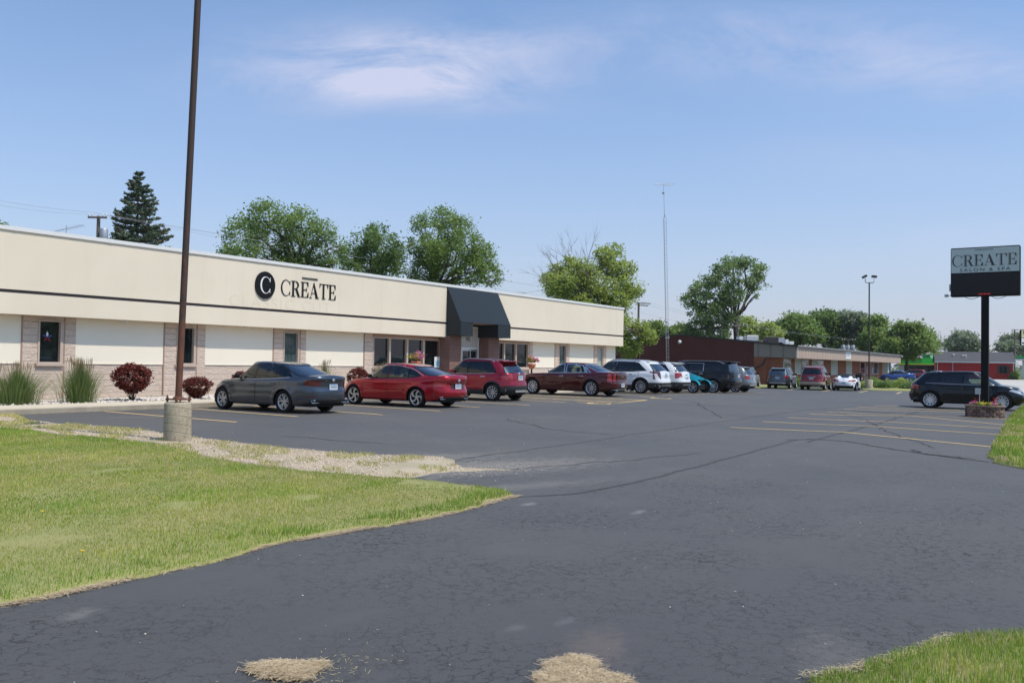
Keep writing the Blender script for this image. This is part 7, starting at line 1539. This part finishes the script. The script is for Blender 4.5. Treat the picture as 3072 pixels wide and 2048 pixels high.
# ---- utility poles, transformers and wires
def upole(label, px, pyt, d, arms, r0=.14, trans=(), dark=False):
    x, y, zt_ = PT(px, pyt, d); e = empty('utility_pole', (x, y, gz(x, y)), math.atan2(RT[1], RT[0]), label, 'utility pole', 'utility poles'); h = zt_ - gz(x, y)
    m = MB(); m.tube([(0, 0, -.2), (0, 0, h)], [r0 * 1.2, r0 * .85], 10); m.build('pole', MATS['pole_wood'], e)
    for (z, w, ry) in arms:
        m = MB(); m.bbox((-w / 2, -.16 - .06, h + z - .06), (w / 2, -.16 + .06, h + z + .06), .01); m.build('crossarm', MATS['pole_wood'], e).rotation_euler = (0, ry, 0)
        for k in (-.92, -.55, .55, .92): m = MB(); m.lathe([(.02, 0), (.06, .06), (.04, .1), (.055, .14), (.02, .2)], 8, (k * w / 2, -.16, h + z + .06)); m.build('insulator', MATS['alu_white'], e)
    for (tx_, tz_, rr_, th_) in trans: m = MB(); m.lathe([(rr_ * .9, 0), (rr_, .05), (rr_, th_ - .05), (rr_ * .9, th_), (.001, th_ + .04)], 14, (tx_, -.1, h + tz_)); m.build('transformer', MATS['galv'], e)
    return (x, y, zt_)
q1 = upole('utility pole with crossarm and grey transformer rising behind the left end of the salon roof', 296, 648, 58, [(-.12, 1.25, 0)], .13, [(.42, -1.75, .26, .9)])
q2 = upole('utility pole top with a dark crossarm right of the half dead tree', 1916, 908, 118, [(-.05, 2.0, .06), (-.35, 1.4, .06)], .16)
q3 = upole('utility pole in front of the maple trunk above the brown roof', 2213, 975, 108, [(-.1, 2.4, 0)], .12)
q4 = upole('utility pole with three transformers among the trees behind the tan fascia', 2545, 1018, 150, [(-.1, 2.4, 0)], .14, [(-.9, -2.2, .35, 1.2), (-.1, -2.2, .35, 1.2), (.75, -2.2, .35, 1.2)])
q5 = upole('bare utility pole at the right edge above the hazy tree', 3044, 988, 200, [(-.1, 1.6, 0)], .16)
q6 = upole('slim utility pole between the roof hood and the trees', 2322, 985, 125, [], .1)
def wire(label, pts, sag, n=14, rad=.008):
    m = MB(); allp = []
    for a, b in zip(pts[:-1], pts[1:]):
        a, b = np.array(a), np.array(b); allp += [a + (b - a) * k / n - np.array([0, 0, sag * 4 * (k / n) * (1 - k / n)]) for k in range(n)]
    allp.append(np.array(pts[-1])); m.tube(allp, rad, 4); tag(m.build('power_line', MATS['galv']), label, 'power line', 'overhead wires')
off3 = lambda p, dx, dz: (p[0] + RT[0] * dx, p[1] + RT[1] * dx, p[2] + dz)
wire('upper overhead wire running from the left edge past the spruce to the far poles', [PT(-60, 590, 52), off3(q1, -.5, .25), off3(q2, -.9, .25), off3(q3, -1, .15), off3(q4, -1, .1)], .12)
wire('lower overhead wire passing behind the spruce and the trees', [PT(-60, 604, 52), off3(q1, .2, .12), off3(q2, .9, .2), off3(q3, 1, .1), off3(q4, 1, .1)], .2)
wire('low overhead wire beneath the others crossing the spruce', [off3(q1, .5, .05), off3(q2, .0, -1.2), off3(q3, 0, -.8)], .3)
# distant high-voltage pylon
x, y, z = PT(3018, 1003, 330); e = empty('transmission_pylon', (x, y, 0), math.atan2(RT[1], RT[0]), 'faint grey lattice transmission pylon far behind the red building', 'pylon')
for s_ in (-1, 1): m = MB(); m.tube([(s_ * 2.4, 0, 0), (s_ * .8, 0, z * .8), (s_ * 1.4, 0, z)], .12, 4); m.build('leg', MATS['galv'], e)
m = MB(); m.tube([(-4.6, 0, z * .80), (-3, 0, z * .88), (3, 0, z * .88), (3.6, 0, z * .88)], .13, 4); m.tube([(-1.4, 0, z), (1.6, 0, z)], .12, 4); [m.tube([(-1 + k * .3, 0, z * (.55 + .06 * k)), (1 - k * .1, 0, z * (.6 + .06 * k))], .08, 4) for k in range(6)]; m.build('crossarm', MATS['galv'], e)

# ================================================================== red building, fuel station
def frame_at(name, px, d, label, cat): x, y, _ = PT(px, 1130, d); return empty(name, (x, y, 0), math.atan2(RT[1], RT[0]) - R(23), label, cat)
d = 172; e = frame_at('red_building', 2808.5, d, 'long low dark red building with a grey shingle roof across the far lot', 'building'); k_ = 13.3 / 233.5; Wd = (3042 - 2808.5) * k_
rp = lambda py, px=2925: PT(px, py, d)[2]
ze, zr = rp(1086), rp(1057); DP = 7.5
m = MB(); m.box((0, 0, 0), (Wd, DP, ze)); m.prism([(0, ze), (DP, ze), (DP / 2, zr)], lambda y, z: (.02, y, z), lambda y, z: (Wd - .02, y, z)); m.build('wall', MATS['red_siding'], e)
m = MB(); m.prism([(-.45, ze - .12), (-.45, ze), (DP / 2, zr + .12), (DP + .45, ze), (DP + .45, ze - .12), (DP / 2, zr)], lambda y, z: (-.3, y, z), lambda y, z: (Wd + .3, y, z)); m.build('roof', MATS['shingle'], e)
m = MB(); m.box((-.35, -.52, ze - .16), (Wd + .35, -.451, ze + .02)); m.build('gutter', MATS['alu_white'], e)
for x in (.15, 2.85, Wd - .15): m = MB(); m.box((x, -.1, 0), (x + .12, -.005, ze - .16)); m.build('downpipe', MATS['alu_white'] if x > 9 or x < 1 else MATS['galv'], e)
w0 = (2992 - 2808.5) * k_; w1 = (3030 - 2808.5) * k_; z0, z1 = rp(1119), rp(1095); w = empty('window', (0, 0, 0)); w.parent = e
m = MB(); m.box((w0 + .3, -.06, z0), (w1 - .35, -.004, z1)); m.build('frame', MATS['dark_metal'], w); m = MB(); m.box((w0 + .45, -.07, z0 + .12), ((w0 + w1) / 2 - .05, -.061, z1 - .12)); m.box(((w0 + w1) / 2 + .03, -.07, z0 + .12), (w1 - .5, -.061, z1 - .12)); m.build('pane', MATS['window_glass'], w)
for a_, b_ in ((w0, w0 + .28), (w1 - .33, w1 - .02)): m = MB(); m.box((a_, -.05, z0), (b_, -.005, z1)); m.build('shutter', MATS['dark_metal'], w)
m = MB(); m.box(((2944 - 2808.5) * k_, -.06, 0), ((2952 - 2808.5) * k_, -.004, 2.3)); m.build('door', MATS['dark_metal'], e)
for px, h_ in ((2864, .5), (2892, .35), (2900, .3)): x = (px - 2808.5) * k_; m = MB(); m.lathe([(.12, 0), (.12, h_), (.2, h_ + .02), (.2, h_ + .15), (.001, h_ + .2)], 10, (x, 1.8 if px < 2890 else 1.4, ze + (zr - ze) * .45)); m.build('vent_pipe', MATS['alu_white'], e)
pmat('green_sign', (.012, .38, .03), .4); pmat('green_vivid', (.03, .62, .05), .4); pmat('green_dark', (.01, .17, .09), .5); pmat('yellow_band', (.75, .62, .02), .5); pmat('stucco_grey', (.42, .40, .37), .8)
d = 192; k_ = d / FPX; e = frame_at('fuel_station', 2698, d, 'fuel station shop with a bright green and yellow band left of the red building', 'building'); rp = lambda py, px=2750: PT(px, py, d)[2]; Wd = 150 * k_
m = MB(); m.box((0, 0, 0), (Wd, 9, rp(1093))); m.build('wall', MATS['stucco_grey'], e)
m = MB(); m.box((-.2, -.5, rp(1091)), (4.4, 9, rp(1074)), 0); m.box((4.4, -.52, rp(1091)), (Wd, 9, rp(1074)), 1); m.box((-.22, -.56, rp(1093.5)), (Wd, -.1, rp(1091)), 2); m.build('band', [MATS['green_sign'], MATS['green_vivid'], MATS['yellow_band']], e)  # left part of the band plain green, right part a more vivid green
m = MB(); m.box((4.8, 2, rp(1074)), (Wd, 8, rp(1063))); m.build('upper_canopy', MATS['green_dark'], e); m = MB(); m.box((4.7, 1.9, rp(1063)), (Wd, 8.1, rp(1061.5))); m.build('canopy_trim', MATS['alu_white'], e)
m = MB(); m.lathe([(.8, -.1), (.8, .1), (.001, .14)], 20, (6.9, 1.8, rp(1066)), 'y'); m.build('round_logo', MATS['alu_white'], e)
m = MB(); m.box((1.0, -.1, .9), (7.5, -.01, 2.5)); m.build('window', MATS['window_glass'], e)
d = 200; k_ = d / FPX; e = frame_at('fuel_canopy', 3043, d, 'green and white forecourt canopy on pale columns at the right edge', 'canopy'); rp = lambda py, px=3060: PT(px, py, d)[2]
m = MB(); m.box((0, 0, rp(1079)), (14, 8, rp(1067)), 0); m.box((-.05, -.05, rp(1079.5)), (14, 8, rp(1076)), 1); m.box((-.04, -.06, rp(1072)), (14, -.01, rp(1069.5)), 2); m.build('canopy', [MATS['green_dark'], MATS['alu_white'], MATS['green_vivid']], e)
for x in (1.75, 9): m = MB(); m.box((x, 1, 0), (x + .5, 1.5, rp(1079.6))); m.build('column', MATS['alu_white'], e)
# roadside sign cut by the right edge
d = 95; x, y, _ = PT(3095, 1100, d); e = empty('road_sign', (x, y, 0), math.atan2(RT[1], RT[0]), 'tall sign cut by the right edge with a yellow and a white panel', 'sign'); k_ = d / FPX; rp = lambda py: PT(3075, py, d)[2]; xl = -(3095 - 3061) * k_
m = MB(); m.box((xl, -.12, rp(1036)), (-xl, .12, rp(988.5))); m.build('cabinet', MATS['black'], e); pmat('sign_cream', (.62, .60, .34), .6)
m = MB(); m.box((xl + .05, -.13, rp(1013)), (-xl - .05, -.121, rp(990))); m.build('sign_face', MATS['sign_cream'], e); m = MB(); m.box((xl + .05, -.13, rp(1035)), (-xl - .05, -.121, rp(1014.5))); m.build('sign_face', MATS['white_paint'], e)
for s_, pz, xx, sz in (('B', 1001, xl + .32, .45), ('E', 1011, xl + .42, .40)): o = link('lettering', text_mesh(s_, sz, .004, 'lettering', MATS['black'], 1.1), e); o.location = (xx, -.136, rp(pz)); o.rotation_euler = (R(90), 0, 0)
m = MB(); m.box((xl + .1, -.138, rp(1031)), (xl + .7, -.131, rp(1027))); m.build('lettering', MATS['black'], e); m = MB(); m.box((-.12, -.12, 0), (.12, .12, rp(1036))); m.build('post', MATS['galv'], e)

# ------------------------------------------------------------------ pieces that stand apart become parts of their own
def split_apart(o, gap=.06):
    me = o.data; n = len(me.vertices); par = list(range(n))
    def find(a):
        while par[a] != a: par[a] = par[par[a]]; a = par[a]
        return a
    for e in me.edges:
        a, b = find(e.vertices[0]), find(e.vertices[1])
        if a != b: par[a] = b
    co = np.array([v.co for v in me.vertices]); root = np.array([find(i) for i in range(n)]); ids = list(dict.fromkeys(root)); box_ = {i: (co[root == i].min(0) - gap / 2, co[root == i].max(0) + gap / 2) for i in ids}
    grp = {i: i for i in ids}; ch = True
    def top(i):
        while grp[i] != i: i = grp[i]
        return i
    for i in ids:
        for j in ids:
            a, b = top(i), top(j)
            if a != b and np.all(box_[i][0] <= box_[j][1]) and np.all(box_[j][0] <= box_[i][1]): grp[a] = b
    tops = {top(i) for i in ids}
    if len(tops) < 2: return
    g = [top(r_) for r_ in root]; sm_ = me.polygons[0].use_smooth
    for k, t_ in enumerate(tops):
        fs = [p for p in me.polygons if g[p.vertices[0]] == t_]; vm = {}; ff = [[vm.setdefault(v, len(vm)) for v in p.vertices] for p in fs]; vv = [None] * len(vm)
        for v, i in vm.items(): vv[i] = tuple(me.vertices[v].co)
        m2 = mesh(o.name.split('.')[0], vv, ff, list(me.materials), sm_, [p.material_index for p in fs]); m2.polygons.foreach_set('use_smooth', [p.use_smooth for p in fs])
        o2 = o.copy(); o2.data = m2; COL.objects.link(o2)
        for c_ in o.children: pass
    bpy.data.objects.remove(o)
for o in list(COL.objects):
    if o.type == 'MESH' and o.name.split('.')[0] in ('trim', 'valance', 'side_panel', 'wheel_well', 'groove', 'fascia', 'pane', 'brick_wall', 'door_leaf', 'window') and not o.children: split_apart(o)

# ------------------------------------------------------------------ summer haze in the air
hm = bpy.data.materials.new('haze_air'); hm.use_nodes = True; hn = hm.node_tree; hn.nodes.clear(); ho = hn.nodes.new('ShaderNodeOutputMaterial'); hv = hn.nodes.new('ShaderNodeVolumePrincipled')
hv.inputs['Color'].default_value = (1, .98, .96, 1); hv.inputs['Density'].default_value = .00014; hv.inputs['Anisotropy'].default_value = .2; hn.links.new(hv.outputs[0], ho.inputs['Volume'])
MATS['haze_air'] = hm
hb = MB(); hb.box((-300, -300, -1.2), (520, 520, 30)); hz_o = hb.build('haze', MATS['haze_air']); hz_o['kind'] = 'stuff'
